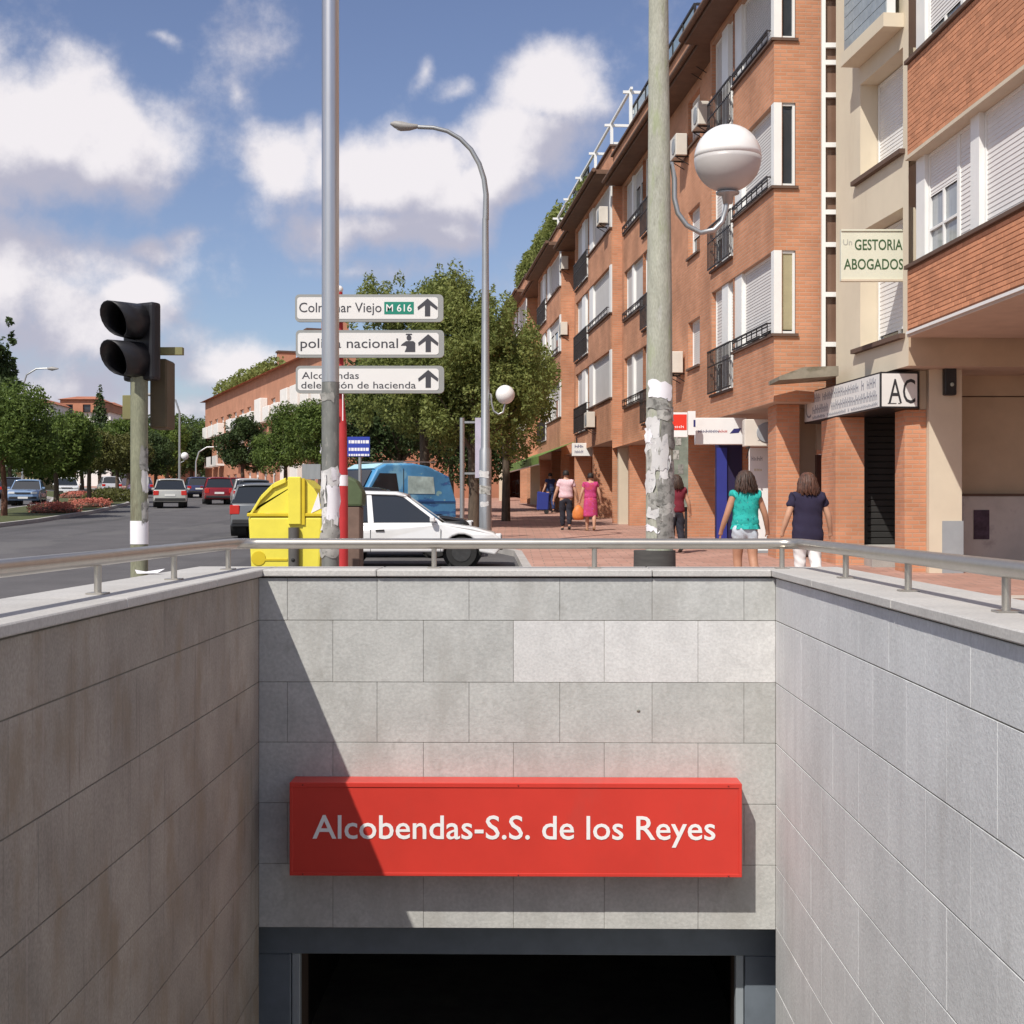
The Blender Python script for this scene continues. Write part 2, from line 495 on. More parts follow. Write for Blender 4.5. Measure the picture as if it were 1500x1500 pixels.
# ------------------------------------------------------------------ ground, road, pavement
def strip(mb, left, right, dz, m):
    """sheet between two polylines [(x, y)] with the same y values, following the street's climb"""
    for i in range(len(left) - 1):
        (xa, y0), (xb, y1) = left[i], left[i + 1]; (xc, _), (xd, _) = right[i], right[i + 1]
        mb.quad((xa, y0, ground_z(y0) + dz), (xc, y0, ground_z(y0) + dz), (xd, y1, ground_z(y1) + dz), (xb, y1, ground_z(y1) + dz), m)

def kink(xs_y):
    ys = sorted(set([y for _, y in xs_y] + [190]))
    return ys

HX0, HX1, HY0, HY1 = -1.98, 1.98, 0.9, 9.75      # where the stairwell opens
g = MB()
for (ya, yb) in ((-80, HY0), (HY0, HY1), (HY1, 190), (190, 1800)):
    for (xa, xb) in ((-900, HX0), (HX0, HX1), (HX1, 900)):
        if (ya, xa) == (HY0, HX0):
            continue
        strip(g, [(xa, ya), (xa, yb)], [(xb, ya), (xb, yb)], -0.075, M_GROUND)
g.build('ground', kind='structure')

KERB = [(-3.35, -40), (-3.35, 0.9), (-3.35, 9.75), (-3.3, 11), (-2.3, 15), (-0.5, 21), (0.2, 25.5), (0.05, 31), (-1.3, 36), (-1.7, 44), (-2.6, 52), (-6.2, 64),
        (-12, 81), (-18.5, 97), (-30, 125), (-45, 155), (-62, 189)]
MED_R = [(-17.0, -40), (-17.0, 0.9), (-17.0, 9.75), (-16.9, 11), (-16.9, 15), (-16.9, 21), (-16.8, 25.5), (-16.8, 31), (-16.8, 36), (-16.8, 44), (-17.2, 52), (-18.6, 64), (-21.6, 81), (-26.5, 97),
         (-39, 125), (-55, 155), (-73, 189)]
MED_L = [(x - 4.6, y) for x, y in MED_R]
FAR_L = [(x - 17.5, y) for x, y in MED_R]

r_ = MB(); strip(r_, [(x - 0.2, y) for x, y in FAR_L], [(x + 0.2, y) for x, y in KERB], -0.066, M_ASPH)
road = r_.build('road', kind='structure')
# worn lane dashes
M_LINE = mat('road_paint', (0.55, 0.55, 0.53), 0.8, var=0.3, vscale=4)
ln = MB()
for off in (3.4, 6.7):
    for k in range(30):
        y0 = 6 + k * 6.0
        def xm(y):
            for i in range(len(MED_R) - 1):
                if MED_R[i][1] <= y <= MED_R[i + 1][1]:
                    t = (y - MED_R[i][1]) / (MED_R[i + 1][1] - MED_R[i][1])
                    return MED_R[i][0] + t * (MED_R[i + 1][0] - MED_R[i][0])
            return MED_R[-1][0]
        if False:
            strip(ln, [(xm(y0) + off, y0), (xm(y0 + 2.4) + off, y0 + 2.4)], [(xm(y0) + off + 0.13, y0), (xm(y0 + 2.4) + off + 0.13, y0 + 2.4)], -0.062, M_LINE)
pass

def slab_area(name, left, right, m, top=0.06, kerb_left=False, kerb_right=False, hole=False):
    mb = MB()
    for i in range(len(left) - 1):
        y0, y1 = left[i][1], left[i + 1][1]
        if hole and abs(y0 - HY0) < 1e-6:
            strip(mb, [left[i], left[i + 1]], [(HX0, y0), (HX0, y1)], top, m)
            strip(mb, [(HX1, y0), (HX1, y1)], [right[i], right[i + 1]], top, m)
        else:
            strip(mb, left[i:i + 2], right[i:i + 2], top, m)
    o = mb.build(name, kind='structure')
    for flag, line, s in ((kerb_left, left, -1), (kerb_right, right, 1)):
        if not flag: continue
        kb = MB()
        for i in range(len(line) - 1):
            (xa, y0), (xb, y1) = line[i], line[i + 1]
            g0, g1 = ground_z(y0), ground_z(y1); t = top + 0.003; w = 0.16 * -s
            kb.add([(xa, y0, g0 - 0.09), (xb, y1, g1 - 0.09), (xa, y0, g0 + t), (xb, y1, g1 + t), (xa + w, y0, g0 + t), (xb + w, y1, g1 + t)],
                   [(0, 1, 3, 2), (2, 3, 5, 4)], M_KERB)
        kb.build('kerb', o)
    return o

slab_area('pavement', KERB, [(45, y) for _, y in KERB], M_PAVE, kerb_left=True, hole=True)
slab_area('median', MED_L, MED_R, M_GRASS, top=0.07, kerb_left=True, kerb_right=True)
slab_area('far_pavement', [(-240, y) for _, y in FAR_L], FAR_L, mat('pale_pavement', (0.42, 0.36, 0.30), 0.9, var=0.15, vscale=1.0), kerb_right=True)
# paler warning strips in the pavement beside the stairs
M_PALE = mat('pale_tiles', (0.52, 0.46, 0.40), 0.8, var=0.12, vscale=3)
ps = MB()
for (xa, xb, ya, yb) in ((3.3, 9.0, 15.0, 15.5), (3.3, 9.0, 17.0, 17.5), (3.3, 9.0, 19.2, 19.7)):
    strip(ps, [(xa, ya), (xa, yb)], [(xb, ya), (xb, yb)], 0.065, M_PALE)
ps.build('tile_band', bpy.data.objects['pavement'], kind='stuff')

# ------------------------------------------------------------------ the stairwell: three granite walls
TH = math.atan(0.0157)
SX, SY = 0.03, 9.5
def stair_thing(name, label, cat):
    return thing(name, label, cat, (SX, SY, 0), -TH)

def slab(parent, x0, x1, y0, y1, z0, z1, m, bev=0.0014):
    """a facing slab with eased edges (one box each, all share the proportions of their course)"""
    b = MB(); cx, cy, cz = (x0 + x1) / 2, (y0 + y1) / 2, (z0 + z1) / 2
    b.box(x0 - cx, x1 - cx, y0 - cy, y1 - cy, z0 - cz, z1 - cz, m)
    o = b.build('slab', parent, bevel=bev, loc=(cx, cy, cz))
    return o

ZT = 1.163
ROWS = [1.163, 0.881, 0.471, 0.071, -0.332, -0.735, -1.16]
ROWS_SIDE = ROWS[:6] + [-1.138, -1.541, -1.944]
G = 0.0018
W2 = 1.7125
rnd = random.Random(3)

fw = stair_thing('stairwell_wall', 'sunlit grey granite end wall above the station entrance', 'wall')
b = MB()
b.box(-2.3, 2.3, 0.005, 0.37, -1.16, 1.163, M_JOINT)
b.box(-2.3, 2.3, 0.37, 0.50, 0.0, 1.163, M_GRAN)
b.build('core', fw)
def px2x(p): return (p - 756.6) / F * 9.5
JA = [-W2] + [px2x(p) for p in (420, 552, 687, 820, 955, 1089)] + [W2]
JB = [-W2] + [px2x(p) for p in (487, 620, 752, 885, 1022)] + [W2]
for i in range(6):
    js = JA if i % 2 == 0 else JB
    for k in range(len(js) - 1):
        light = (i == 1 and k >= 3)
        dy = rnd.uniform(-0.0015, 0.0015)
        slab(fw, js[k] + 0.0012, js[k + 1] - 0.0012, dy, 0.026 + dy + 0.006, ROWS[i + 1] + G, ROWS[i] - G, M_GRANW if light else M_GRAN)
for (xa, xb) in ((-W2 + 0.03, px2x(552)), (px2x(552), px2x(955)), (px2x(955), W2 - 0.03)):
    c = MB(); c.box(xa + 0.002, xb - 0.002, -0.03, 0.52, 1.172, 1.2185, M_COPE); c.build('coping_slab', fw, bevel=0.006)
# small rust-dark fixing hole in the third course
d_ = MB(); d_.sphere((px2x(935), -0.002, CAMZ - (1041 - 750) / F * 9.5), 0.012, M_JOINT, 8, 6, (1, 0.4, 0.7)); d_.build('fixing_hole', fw)

def side_wall(s, label, m):
    w = stair_thing('stairwell_wall', label, 'wall')
    c = MB()
    c.box(s * (W2 + 0.0045), s * 2.26, -8.6, 0.0, -4.1, 1.163, M_JOINT)
    c.build('core', w)
    for i in range(len(ROWS_SIDE) - 1):
        off = 0.0 if i % 2 == 0 else 0.3025
        y = 0.0
        first = True
        while y > -8.5:
            ln_ = 0.605
            if first and off: ln_ = 0.3025
            first = False
            y1 = max(y - ln_, -8.6)
            dx = rnd.uniform(-0.0007, 0.0007)
            slab(w, s * (W2 + dx), s * (W2 + 0.032 + dx), y1 + 0.0006, y - 0.0006, ROWS_SIDE[i + 1] + 0.0032, ROWS_SIDE[i] - 0.0032, m)
            y = y1
    low = MB(); low.box(s * W2, s * (W2 + 0.025), -8.6, 0.0, -4.1, -1.944, m); low.build('lower_facing', w)
    y = 0.52
    for ln_ in (1.9, 1.8, 1.8, 1.8, 1.8):
        c = MB(); c.box(s * (W2 - 0.03), s * (W2 + 0.52), y - ln_ + 0.002, y - 0.002, 1.172, 1.2185, M_COPE); c.build('coping_slab', w, bevel=0.006)
        y -= ln_
    return w
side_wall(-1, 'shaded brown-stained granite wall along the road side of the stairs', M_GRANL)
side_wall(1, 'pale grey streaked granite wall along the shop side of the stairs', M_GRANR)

# stairs and passage below
st = MB(Matrix.Translation((SX, SY, 0)) @ Matrix.Rotation(-TH, 4, 'Z'))
for k in range(22):
    st.box(-W2, W2, -8.6 + 0.3 * k, -8.6 + 0.3 * (k + 1), -4.2, -0.02 - 0.168 * k, M_CONC)
st.box(-W2, W2, -2.0, 0.47, -4.2, -3.716, M_CONC)
st.box(-W2, W2, -10.5, -8.6, -0.6, -0.06, M_CONC)
st.build('stairs', kind='structure')
pm = Matrix.Translation((SX, SY, 0)) @ Matrix.Rotation(-TH, 4, 'Z')
ps = MB(pm)
ps.box(-2.6, 2.6, 0.50, 9.0, -4.2, -3.716, M_CONC)
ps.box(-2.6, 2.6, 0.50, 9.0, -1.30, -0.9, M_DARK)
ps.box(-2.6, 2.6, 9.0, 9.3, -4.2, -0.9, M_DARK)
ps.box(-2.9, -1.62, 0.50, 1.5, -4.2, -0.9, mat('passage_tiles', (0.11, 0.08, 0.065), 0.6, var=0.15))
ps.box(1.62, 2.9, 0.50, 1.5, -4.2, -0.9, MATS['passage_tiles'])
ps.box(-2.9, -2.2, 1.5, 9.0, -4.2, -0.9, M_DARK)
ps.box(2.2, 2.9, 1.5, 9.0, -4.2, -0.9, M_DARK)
ps.build('passage', kind='structure')

pf = stair_thing('portal_frame', 'blue-grey steel frame around the dark station entrance', 'door frame')
b = MB(); b.box(-1.79, 1.79, 0.375, 0.49, -1.45, -1.17, M_STEELD); b.build('beam', pf, bevel=0.006)
for s in (-1, 1):
    b = MB(); b.box(s * 1.565, s * 1.79, 0.38, 0.49, -3.71, -1.452, M_STEELD); b.build('pillar', pf, bevel=0.006)
    b = MB(); b.box(s * 1.505, s * 1.560, 0.40, 0.48, -3.71, -1.452, mat('pale_steel', (0.36, 0.40, 0.43), 0.45, 0.3, var=0.08)); b.build('edge_trim', pf, bevel=0.004)

# handrail
hr = stair_thing('handrail', 'brushed steel handrail running round the top of the stairwell', 'railing')
RZ = 1.385
path = []
def arc(cx, cy, r, a0, a1, n=7):
    for i in range(n):
        a = R(a0 + (a1 - a0) * i / (n - 1)); path.append((cx + r * math.cos(a), cy + r * math.sin(a), RZ))
xr = W2 + 0.20
path.append((-xr, -9.0, RZ)); path.append((-xr, -3.0, RZ))
arc(-xr + 0.14, 0.24 - 0.14, 0.14, 180, 90)
path.append((0, 0.24, RZ))
arc(xr - 0.14, 0.24 - 0.14, 0.14, 90, 0)
path.append((xr, -3.0, RZ)); path.append((xr, -9.0, RZ))
t = MB(); t.tube(path, 0.036, M_STEEL, 20); t.build('rail', hr)
def rail_post(x, y):
    p = MB()
    p.tube([(x, y, 1.2185), (x, y, RZ - 0.03)], 0.0175, M_STEEL, 12)
    o = p.build('rail_post', hr)
    q = MB(); q.box(x - 0.045, x + 0.045, y - 0.045, y + 0.045, 1.2185, 1.2265, M_STEEL); q.build('base_plate', o, bevel=0.002)
for px in (635, 870): rail_post(px2x(px) * 1.025, 0.24)
rail_post(px2x(1152), 0.20)
for d in (9.48, 8.05, 6.64, 5.2, 3.8, 2.4):
    rail_post(-xr, d - 9.5)
for d in (8.29, 6.91, 5.48, 4.07, 2.66):
    rail_post(xr, d - 9.5)

# station sign
ss = stair_thing('station_sign', 'red station name sign mounted over the entrance opening', 'sign')
sy = -0.2185
sx0, sx1 = (424 - 750) / F * 9.28 - SX, (1087 - 750) / F * 9.28 - SX
sz1, sz0 = CAMZ - (1147 - 750) / F * 9.28, CAMZ - (1284 - 750) / F * 9.28
b = MB(); b.box(sx0, sx1, sy, -0.004, sz0, sz1, M_RED); b.build('panel', ss, bevel=0.004)
b = MB()
b.box(sx0 + 0.001, sx1 - 0.001, sy - 0.006, sy + 0.0, sz1 - 0.030, sz1 - 0.001, M_RED)
b.box(sx0 + 0.001, sx1 - 0.001, sy - 0.006, sy + 0.0, sz0 + 0.001, sz0 + 0.022, M_RED)
b.box(sx1 - 0.022, sx1 - 0.001, sy - 0.006, sy, sz0 + 0.0225, sz1 - 0.0305, M_RED)
b.box(sx0 + 0.001, sx0 + 0.022, sy - 0.006, sy, sz0 + 0.0225, sz1 - 0.0305, M_RED)
b.build('border', ss, bevel=0.002)
M_REDD = mat('red_seam', (0.30, 0.02, 0.015), 0.5, var=0.1)
for f in ():
    xs_ = sx0 + (sx1 - sx0) * f
    MB().box(xs_ - 0.0015, xs_ + 0.0015, sy - 0.0012, sy + 0.001, sz0 + 0.023, sz1 - 0.031, M_REDD).build('panel_seam', ss)
for fx in (0.03, 0.5, 0.97):
    for zz_ in (sz0 + 0.011, sz1 - 0.015):
        q = MB(); q.sphere((sx0 + (sx1 - sx0) * fx + 0.02 * (fx == 0.5), sy - 0.006, zz_), 0.006, M_REDD, 8, 6); q.build('screw', ss)
text_mesh('Alcobendas-S.S. de los Reyes', M_LETTER, w=(1048 - 458) / F * 9.28, h=(1229 - 1193) / F * 9.28, bold=0.008,
          x=(458 - 750) / F * 9.28 - SX, z=CAMZ - (1229 - 750) / F * 9.28, y=sy - 0.003, parent=ss)

# ------------------------------------------------------------------ buildings along the right-hand side
BR1, BR2, BRM = (0.49, 0.222, 0.122), (0.57, 0.268, 0.155), (0.46, 0.29, 0.20)
M_BRICK = brick_mat('brickwork', BR1, BR2, BRM)
M_BRICKF = mat('brick_far', (0.47, 0.225, 0.14), 0.9, var=0.14, vscale=1.2, stain=[((0.38, 0.17, 0.105), 0.6, (1, 1, 1), 0.5, 0.7, 0.5)])
M_BRICKP = mat('brick_piece', (0.56, 0.255, 0.140), 0.85, var=0.10, vscale=2.5, objrand=0.14, fine=0.1, fscale=60)
M_BRICKS = mat('brick_piece_joined', (0.56, 0.255, 0.140), 0.85, var=0.10, vscale=2.5, island=0.14, fine=0.1, fscale=60)
M_MORT = mat('brick_mortar', (0.26, 0.12, 0.07), 0.95, var=0.1)
M_CREAM = mat('cream_render', (0.66, 0.58, 0.45), 0.85, var=0.05, vscale=1.0, stain=[((0.52, 0.44, 0.33), 1.2, (1.5, 1.5, 0.3), 0.52, 0.75, 0.5)])
M_CREAMC = mat('cream_column', (0.62, 0.54, 0.42), 0.8, var=0.06, vscale=1.5)
M_FRAME = mat('window_frame_white', (0.80, 0.80, 0.78), 0.4, var=0.03)
M_SHUT = mat('roller_shutter', (0.62, 0.60, 0.58), 0.55, var=0.05, vscale=2, objrand=0.06)
M_SHUTW = mat('roller_shutter_white', (0.74, 0.72, 0.70), 0.5, var=0.05, vscale=2)
M_GLASS = mat('window_glass', (0.035, 0.042, 0.05), 0.06, var=0.0, spec=0.8)
M_GLASSB = mat('window_glass_curtain', (0.30, 0.33, 0.35), 0.12, var=0.25, vscale=3, stretch=(6, 6, 0.3), spec=0.7)
M_BLIND = mat('yellow_blind', (0.42, 0.38, 0.24), 0.6, var=0.06)
M_IRON = mat('dark_iron', (0.035, 0.03, 0.03), 0.5, 0.3, var=0.1)
M_SILL = mat('dark_sill', (0.12, 0.075, 0.055), 0.8, var=0.1)
M_EAVE = mat('eave_brown', (0.16, 0.095, 0.065), 0.8, var=0.15)
M_SOFFIT = mat('soffit_plaster', (0.50, 0.40, 0.32), 0.9, var=0.08)
M_ACB = mat('aircon_case', (0.66, 0.62, 0.55), 0.5, var=0.06)
M_GREYP = mat('grey_paint', (0.30, 0.32, 0.34), 0.6, var=0.08)


def frame_mat(P, dirv, gz=0.0):
    u = Vector((dirv[0], dirv[1], 0)).normalized(); z = Vector((0, 0, 1)); n = z.cross(u)
    M = Matrix.Identity(4)
    for i in range(3):
        M[i][0] = u[i]; M[i][1] = n[i]; M[i][2] = z[i]; M[i][3] = (P[0], P[1], gz)[i]
    return M


def wall_open(mb, a0, a1, z0, z1, n, ops, m, depth=0.14, mrev=None):
    """a wall face in the plane n (facing +n) with real openings and reveals; ops = [(a0, a1, z0, z1)]"""
    As = sorted(set([a0, a1] + [v for o in ops for v in o[:2]])); Zs = sorted(set([z0, z1] + [v for o in ops for v in o[2:4]]))
    As = [a for a in As if a0 - 1e-6 <= a <= a1 + 1e-6]; Zs = [z for z in Zs if z0 - 1e-6 <= z <= z1 + 1e-6]
    for i in range(len(As) - 1):
        for k in range(len(Zs) - 1):
            ca, cz = (As[i] + As[i + 1]) / 2, (Zs[k] + Zs[k + 1]) / 2
            if any(o[0] < ca < o[1] and o[2] < cz < o[3] for o in ops): continue
            mb.quad((As[i + 1], n, Zs[k]), (As[i], n, Zs[k]), (As[i], n, Zs[k + 1]), (As[i + 1], n, Zs[k + 1]), m)
    mr = mrev or m
    for o in ops:
        b0, b1, c0, c1 = o[:4]; q = n - depth
        mb.quad((b0, n, c0), (b0, q, c0), (b0, q, c1), (b0, n, c1), mr)
        mb.quad((b1, q, c0), (b1, n, c0), (b1, n, c1), (b1, q, c1), mr)
        mb.quad((b0, n, c1), (b0, q, c1), (b1, q, c1), (b1, n, c1), mr)
        mb.quad((b0, q, c0), (b0, n, c0), (b1, n, c0), (b1, q, c0), mr)


def win(parent, a0, a1, z0, z1, n, shut=1.0, panes=2, fr=0.05, glass=None, sm=None, rail=0, cross=False, perp=False, name='window'):
    """a window: white frame, roller shutter drawn down by the fraction shut, panes below; perp = it faces along -a instead of +n"""
    glass = glass or M_GLASS; sm = sm or M_SHUT
    def bx(mb, u0, u1, d0, d1, y0, y1, m):
        if perp: mb.box(n - d1, n - d0, u0, u1, y0, y1, m)
        else: mb.box(u0, u1, n + d0, n + d1, y0, y1, m)
    f = MB()
    bx(f, a0, a0 + fr, -0.05, 0.0, z0, z1, M_FRAME); bx(f, a1 - fr, a1, -0.05, 0.0, z0, z1, M_FRAME)
    bx(f, a0 + fr, a1 - fr, -0.05, 0.0, z0, z0 + fr, M_FRAME); bx(f, a0 + fr, a1 - fr, -0.05, 0.0, z1 - fr, z1, M_FRAME)
    zs = z1 - fr - (z1 - z0 - 2 * fr) * shut
    w = (a1 - a0 - 2 * fr) / panes
    if shut < 0.98:
        for k in range(1, panes):
            x = a0 + fr + w * k
            bx(f, x - 0.025, x + 0.025, -0.045, -0.004, z0 + fr, zs, M_FRAME)
        if cross:
            zc = z0 + fr + (zs - z0 - fr) * 0.45
            for k in range(panes):
                bx(f, a0 + fr + w * k + (0.025 if k else 0), a0 + fr + w * (k + 1) - (0.025 if k < panes - 1 else 0), -0.045, -0.004, zc - 0.02, zc + 0.02, M_FRAME)
    o = f.build(name, parent)
    if shut < 0.98:
        for k in range(panes):
            g = MB(); bx(g, a0 + fr + w * k, a0 + fr + w * (k + 1) - 0.002, -0.06, -0.048, z0 + fr, zs, glass); g.build('pane', o)
    if shut > 0.02:
        s = MB(); z = z1 - fr; i = 0
        st = max(0.055, (z1 - z0) * shut / 24)
        while z > zs + 0.01:
            zb = max(z - st, zs)
            if perp:
                s.quad((n + 0.028, a0 + fr, zb), (n + 0.028, a1 - fr, zb), (n + 0.020, a1 - fr, z), (n + 0.020, a0 + fr, z), sm)
                s.quad((n + 0.020, a0 + fr, zb), (n + 0.020, a1 - fr, zb), (n + 0.028, a1 - fr, zb), (n + 0.028, a0 + fr, zb), sm)
            else:
                s.quad((a1 - fr, n - 0.018, zb), (a0 + fr, n - 0.018, zb), (a0 + fr, n - 0.026, z), (a1 - fr, n - 0.026, z), sm)
                s.quad((a1 - fr, n - 0.026, zb), (a0 + fr, n - 0.026, zb), (a0 + fr, n - 0.018, zb), (a1 - fr, n - 0.018, zb), sm)
            z = zb
        s.build('shutter', o)
    if rail:
        railing(o, a0, a1, z0 - 0.02, z0 + rail, n + 0.10)
    return o


def boxes(name, parent, lst, m, bevel=0.0):
    for e in lst:
        MB().box(*e, m).build(name, parent, bevel=bevel)


def railing(parent, a0, a1, z0, z1, n, bars=None, name='railing'):
    r = MB()
    r.box(a0, a1, n, n + 0.03, z1 - 0.035, z1, M_IRON); r.box(a0, a1, n, n + 0.03, z0, z0 + 0.03, M_IRON)
    zc = z0 + (z1 - z0) * 0.62
    r.box(a0, a1, n + 0.002, n + 0.026, zc, zc + 0.02, M_IRON)
    k = bars or max(2, int((a1 - a0) / 0.13))
    for i in range(k + 1):
        x = a0 + (a1 - a0) * i / k
        r.box(max(a0, x - 0.009), min(a1, x + 0.009), n + 0.006, n + 0.024, z0 + 0.03, z1 - 0.035, M_IRON)
    r.box(a0, a0 + 0.02, n - 0.14, n, z1 - 0.03, z1 - 0.005, M_IRON); r.box(a1 - 0.02, a1, n - 0.14, n, z1 - 0.03, z1 - 0.005, M_IRON)
    return r.build(name, parent)


def aircon(label, M, a, n, z, group='air conditioners on the brick front', face='n'):
    """outdoor unit hanging on brackets from the wall plane n, case 0.75 x 0.3 x 0.55"""
    p = M @ Vector((a, n, z))
    t = thing('air_conditioner', label, 'air conditioner', p, math.atan2(M[1][0], M[0][0]) + (0 if face == 'n' else R(-90)), group)
    b = MB(); b.box(-0.38, 0.38, 0.06, 0.36, 0, 0.56, M_ACB); b.build('casing', t, bevel=0.015)
    g = MB(); g.lathe([(0.205, 0.0), (0.215, 0.008), (0.19, 0.010)], M_GREYP, 18)
    for v in g.v: pass
    g.v = [(x - 0.08, 0.362 + z, 0.28 + y) for (x, y, z) in g.v]
    for k in range(6):
        g.box(-0.27, 0.11, 0.362, 0.368, 0.12 + k * 0.06, 0.13 + k * 0.06, M_GREYP)
    g.build('fan_grille', t)
    for s in (-0.28, 0.28):
        b = MB(); b.box(s - 0.015, s + 0.015, 0.0, 0.36, -0.035, -0.002, M_IRON)
        b.tube([(s, 0.0, -0.22), (s, 0.33, -0.03)], 0.012, M_IRON, 6)
        b.build('bracket', t)
    return t

DIRB = (-0.085, 1.0)
U = Vector((DIRB[0], DIRB[1])).normalized()
def bay_pt(d):             # bay line X = 7.39 - 0.085 d
    return (7.39 - 0.085 * d, d)
LB = math.sqrt(1 + 0.085 ** 2)

def brick_block(label, d0, d1, s1, soff, gz, side, near, style, roof_drop=0.0, name='apartment_building'):
    """a four-storey brick apartment house between distances d0 and d1 along the street.
    side = how far the first bay stands out of its neighbour; style tunes shutters and rails"""
    P = bay_pt(d0); M = frame_mat(P, DIRB)
    A = (d1 - d0) * LB
    t = thing(name, label, 'apartment building', (P[0], P[1], 0), math.atan2(DIRB[1], DIRB[0]))
    rn = random.Random(style)
    BAY = 5.5 if near == 'first' else 9.2; RN = -0.32 if near == 'first' else -0.55
    kx = BAY / 5.5; far_group = near == 'first'
    sills = [s1, s1 + 2.845, s1 + 5.69]; H = 1.6
    top = s1 + 5.69 + H + 0.12
    wb = MB()
    # bay front: wide openings with french doors at the far end dropping lower
    ops = []
    for z in sills:
        ops.append((0.0, 3.3 * kx, z, z + H)); ops.append((3.3 * kx, BAY - 0.12, z - 0.76, z + H))
    wall_open(wb, 0, BAY, soff, top, 0.0, ops, M_BRICK, depth=0.16, mrev=M_BRICK)
    # bay's near cheek
    ck = []
    for z in sills: ck.append((z, z + H))
    zz = soff
    def cheek(z0, z1, n0, n1):
        wb.quad((0, n0, z0), (0, n1, z0), (0, n1, z1), (0, n0, z1), M_BRICK)
    gl = min(0.42, side * 0.8)
    for (c0, c1) in ck:
        cheek(zz, c0, 0, -side); cheek(c0, c1, -gl - 0.001, -side); zz = c1
    cheek(zz, top, 0, -side)
    # far cheek
    wb.quad((BAY, RN, soff), (BAY, 0, soff), (BAY, 0, top), (BAY, RN, top), M_BRICK)
    # recessed part
    rops = []
    small = BAY + (2.6 if far_group else 1.5)
    g0, g1 = A - 6.4, A - 0.5
    if near == 'short': g0 = A - 4.4
    for z in sills:
        rops.append((small, small + 1.4, z + 0.25, z + 1.45))
        if far_group:
            rops.append((g0 + 2.4, g1, z, z + H)); rops.append((g0, g0 + 2.4, z - 0.76, z + H))
    wall_open(wb, BAY, A, soff, top, RN, rops, M_BRICK, depth=0.16)
    # underside over the arcade, arcade back wall, roof deck
    wb.quad((0, 0, soff), (0, -3.0, soff), (A, -3.0, soff), (A, 0, soff), M_SOFFIT)
    wb.quad((A, -1.9, gz - 0.6), (0, -1.9, gz - 0.6), (0, -1.9, soff), (A, -1.9, soff), M_BRICK)
    wb.quad((0, -9, top + 0.07), (A, -9, top + 0.07), (A, -0.36, top + 0.07), (0, -0.36, top + 0.07), M_CONC)
    wb.quad((0, -9, soff), (0, -side, soff), (0, -side, top), (0, -9, top), M_BRICK)
    wb.quad((A, -9, gz), (0, -9, gz), (0, -9, top), (A, -9, top), M_BRICK)
    wb.quad((A, 0, gz), (A, -9, gz), (A, -9, top), (A, 0, top), M_BRICK)
    wb.build('wall', t)
    # sills
    for z in sills:
        boxes('sill', t, [(-0.03, 3.3 * kx, -0.05, 0.06, z - 0.055, z - 0.002)], M_SILL); boxes('sill', t, [(3.3 * kx, BAY - 0.1, -0.05, 0.06, z - 0.815, z - 0.762)], M_SILL)
        boxes('sill', t, [(-0.05, -0.002, -gl - 0.05, 0.06, z - 0.055, z - 0.002)], M_SILL)
        boxes('sill', t, [(g0 + 2.4, g1 + 0.03, RN - 0.05, RN + 0.06, z - 0.055, z - 0.002), (g0 - 0.03, g0 + 2.4, RN - 0.05, RN + 0.06, z - 0.815, z - 0.762)] if far_group else [], M_SILL)
        boxes('sill', t, [(small - 0.04, small + 1.44, RN - 0.05, RN + 0.06, z + 0.195, z + 0.247)], M_SILL)
    # windows
    for fi, z in enumerate(sills):
        sh = lambda: rn.choice([1.0, 1.0, 1.0, 0.85, 0.45, 0.3])
        first = 0.93 if near == 'first' else sh()
        win(t, 0.20 * kx, 2.70 * kx, z, z + H, -0.10, shut=first, panes=2 if kx == 1 else 3)
        # broad white posts between the lights
        for (p0, p1, zb) in ((-0.006, 0.20 * kx, z), (2.70 * kx, 3.3 * kx, z), (3.92 * kx, 4.5 * kx, z - 0.76)):
            boxes('window_post', t, [(p0, p1, -0.15, -0.035 if p0 > 0 else 0.004, zb, z + H)], M_FRAME)
        win(t, 3.3 * kx + 0.005, 3.92 * kx, z - 0.76, z + H, -0.10, shut=rn.choice([0.66, 0.7, 0.4]), panes=1)
        win(t, 4.5 * kx, BAY - 0.125, z - 0.76, z + H, -0.10, shut=rn.choice([0.66, 0.5, 0.72]), panes=1)
        railing(t, 3.2 * kx, BAY - 0.08, z - 0.74, z + 0.24, 0.07)
        if near == 'first' or fi == 1:
            railing(t, 0.25 * kx, 3.1 * kx, z + 0.01, z + 0.24, 0.05, bars=7)
        # cheek window facing back along the street
        win(t, -gl, -0.02, z, z + H, 0.03, shut=0.0 if fi or near != 'first' else 0.98, panes=1, perp=True, sm=M_BLIND)
        # recessed part
        win(t, small, small + 1.4, z + 0.25, z + 1.45, RN - 0.12, shut=rn.choice([1.0, 0.6]), panes=1)
        if not far_group: continue
        L = g1 - g0 - 2.4
        win(t, g0 + 2.4, g0 + 2.4 + L * 0.55, z, z + H, RN - 0.10, shut=sh(), panes=2)
        po = MB(); po.box(g0 + 2.4 + L * 0.55, g0 + 2.4 + L * 0.55 + 0.3, RN - 0.15, RN - 0.04, z, z + H, M_FRAME); po.build('window_post', t)
        win(t, g0 + 2.4 + L * 0.55 + 0.3, g1, z, z + H, RN - 0.10, shut=sh(), panes=1)
        win(t, g0, g0 + 0.9, z - 0.76, z + H, RN - 0.10, shut=rn.choice([0.66, 0.8]), panes=1)
        po = MB(); po.box(g0 + 0.9, g0 + 1.5, RN - 0.15, RN - 0.04, z - 0.76, z + H, M_FRAME); po.build('window_post', t)
        win(t, g0 + 1.5, g0 + 2.4, z - 0.76, z + H, RN - 0.10, shut=rn.choice([0.66, 0.8]), panes=1)
        railing(t, g0 - 0.05, g0 + 2.45, z - 0.74, z + 0.24, RN + 0.07)
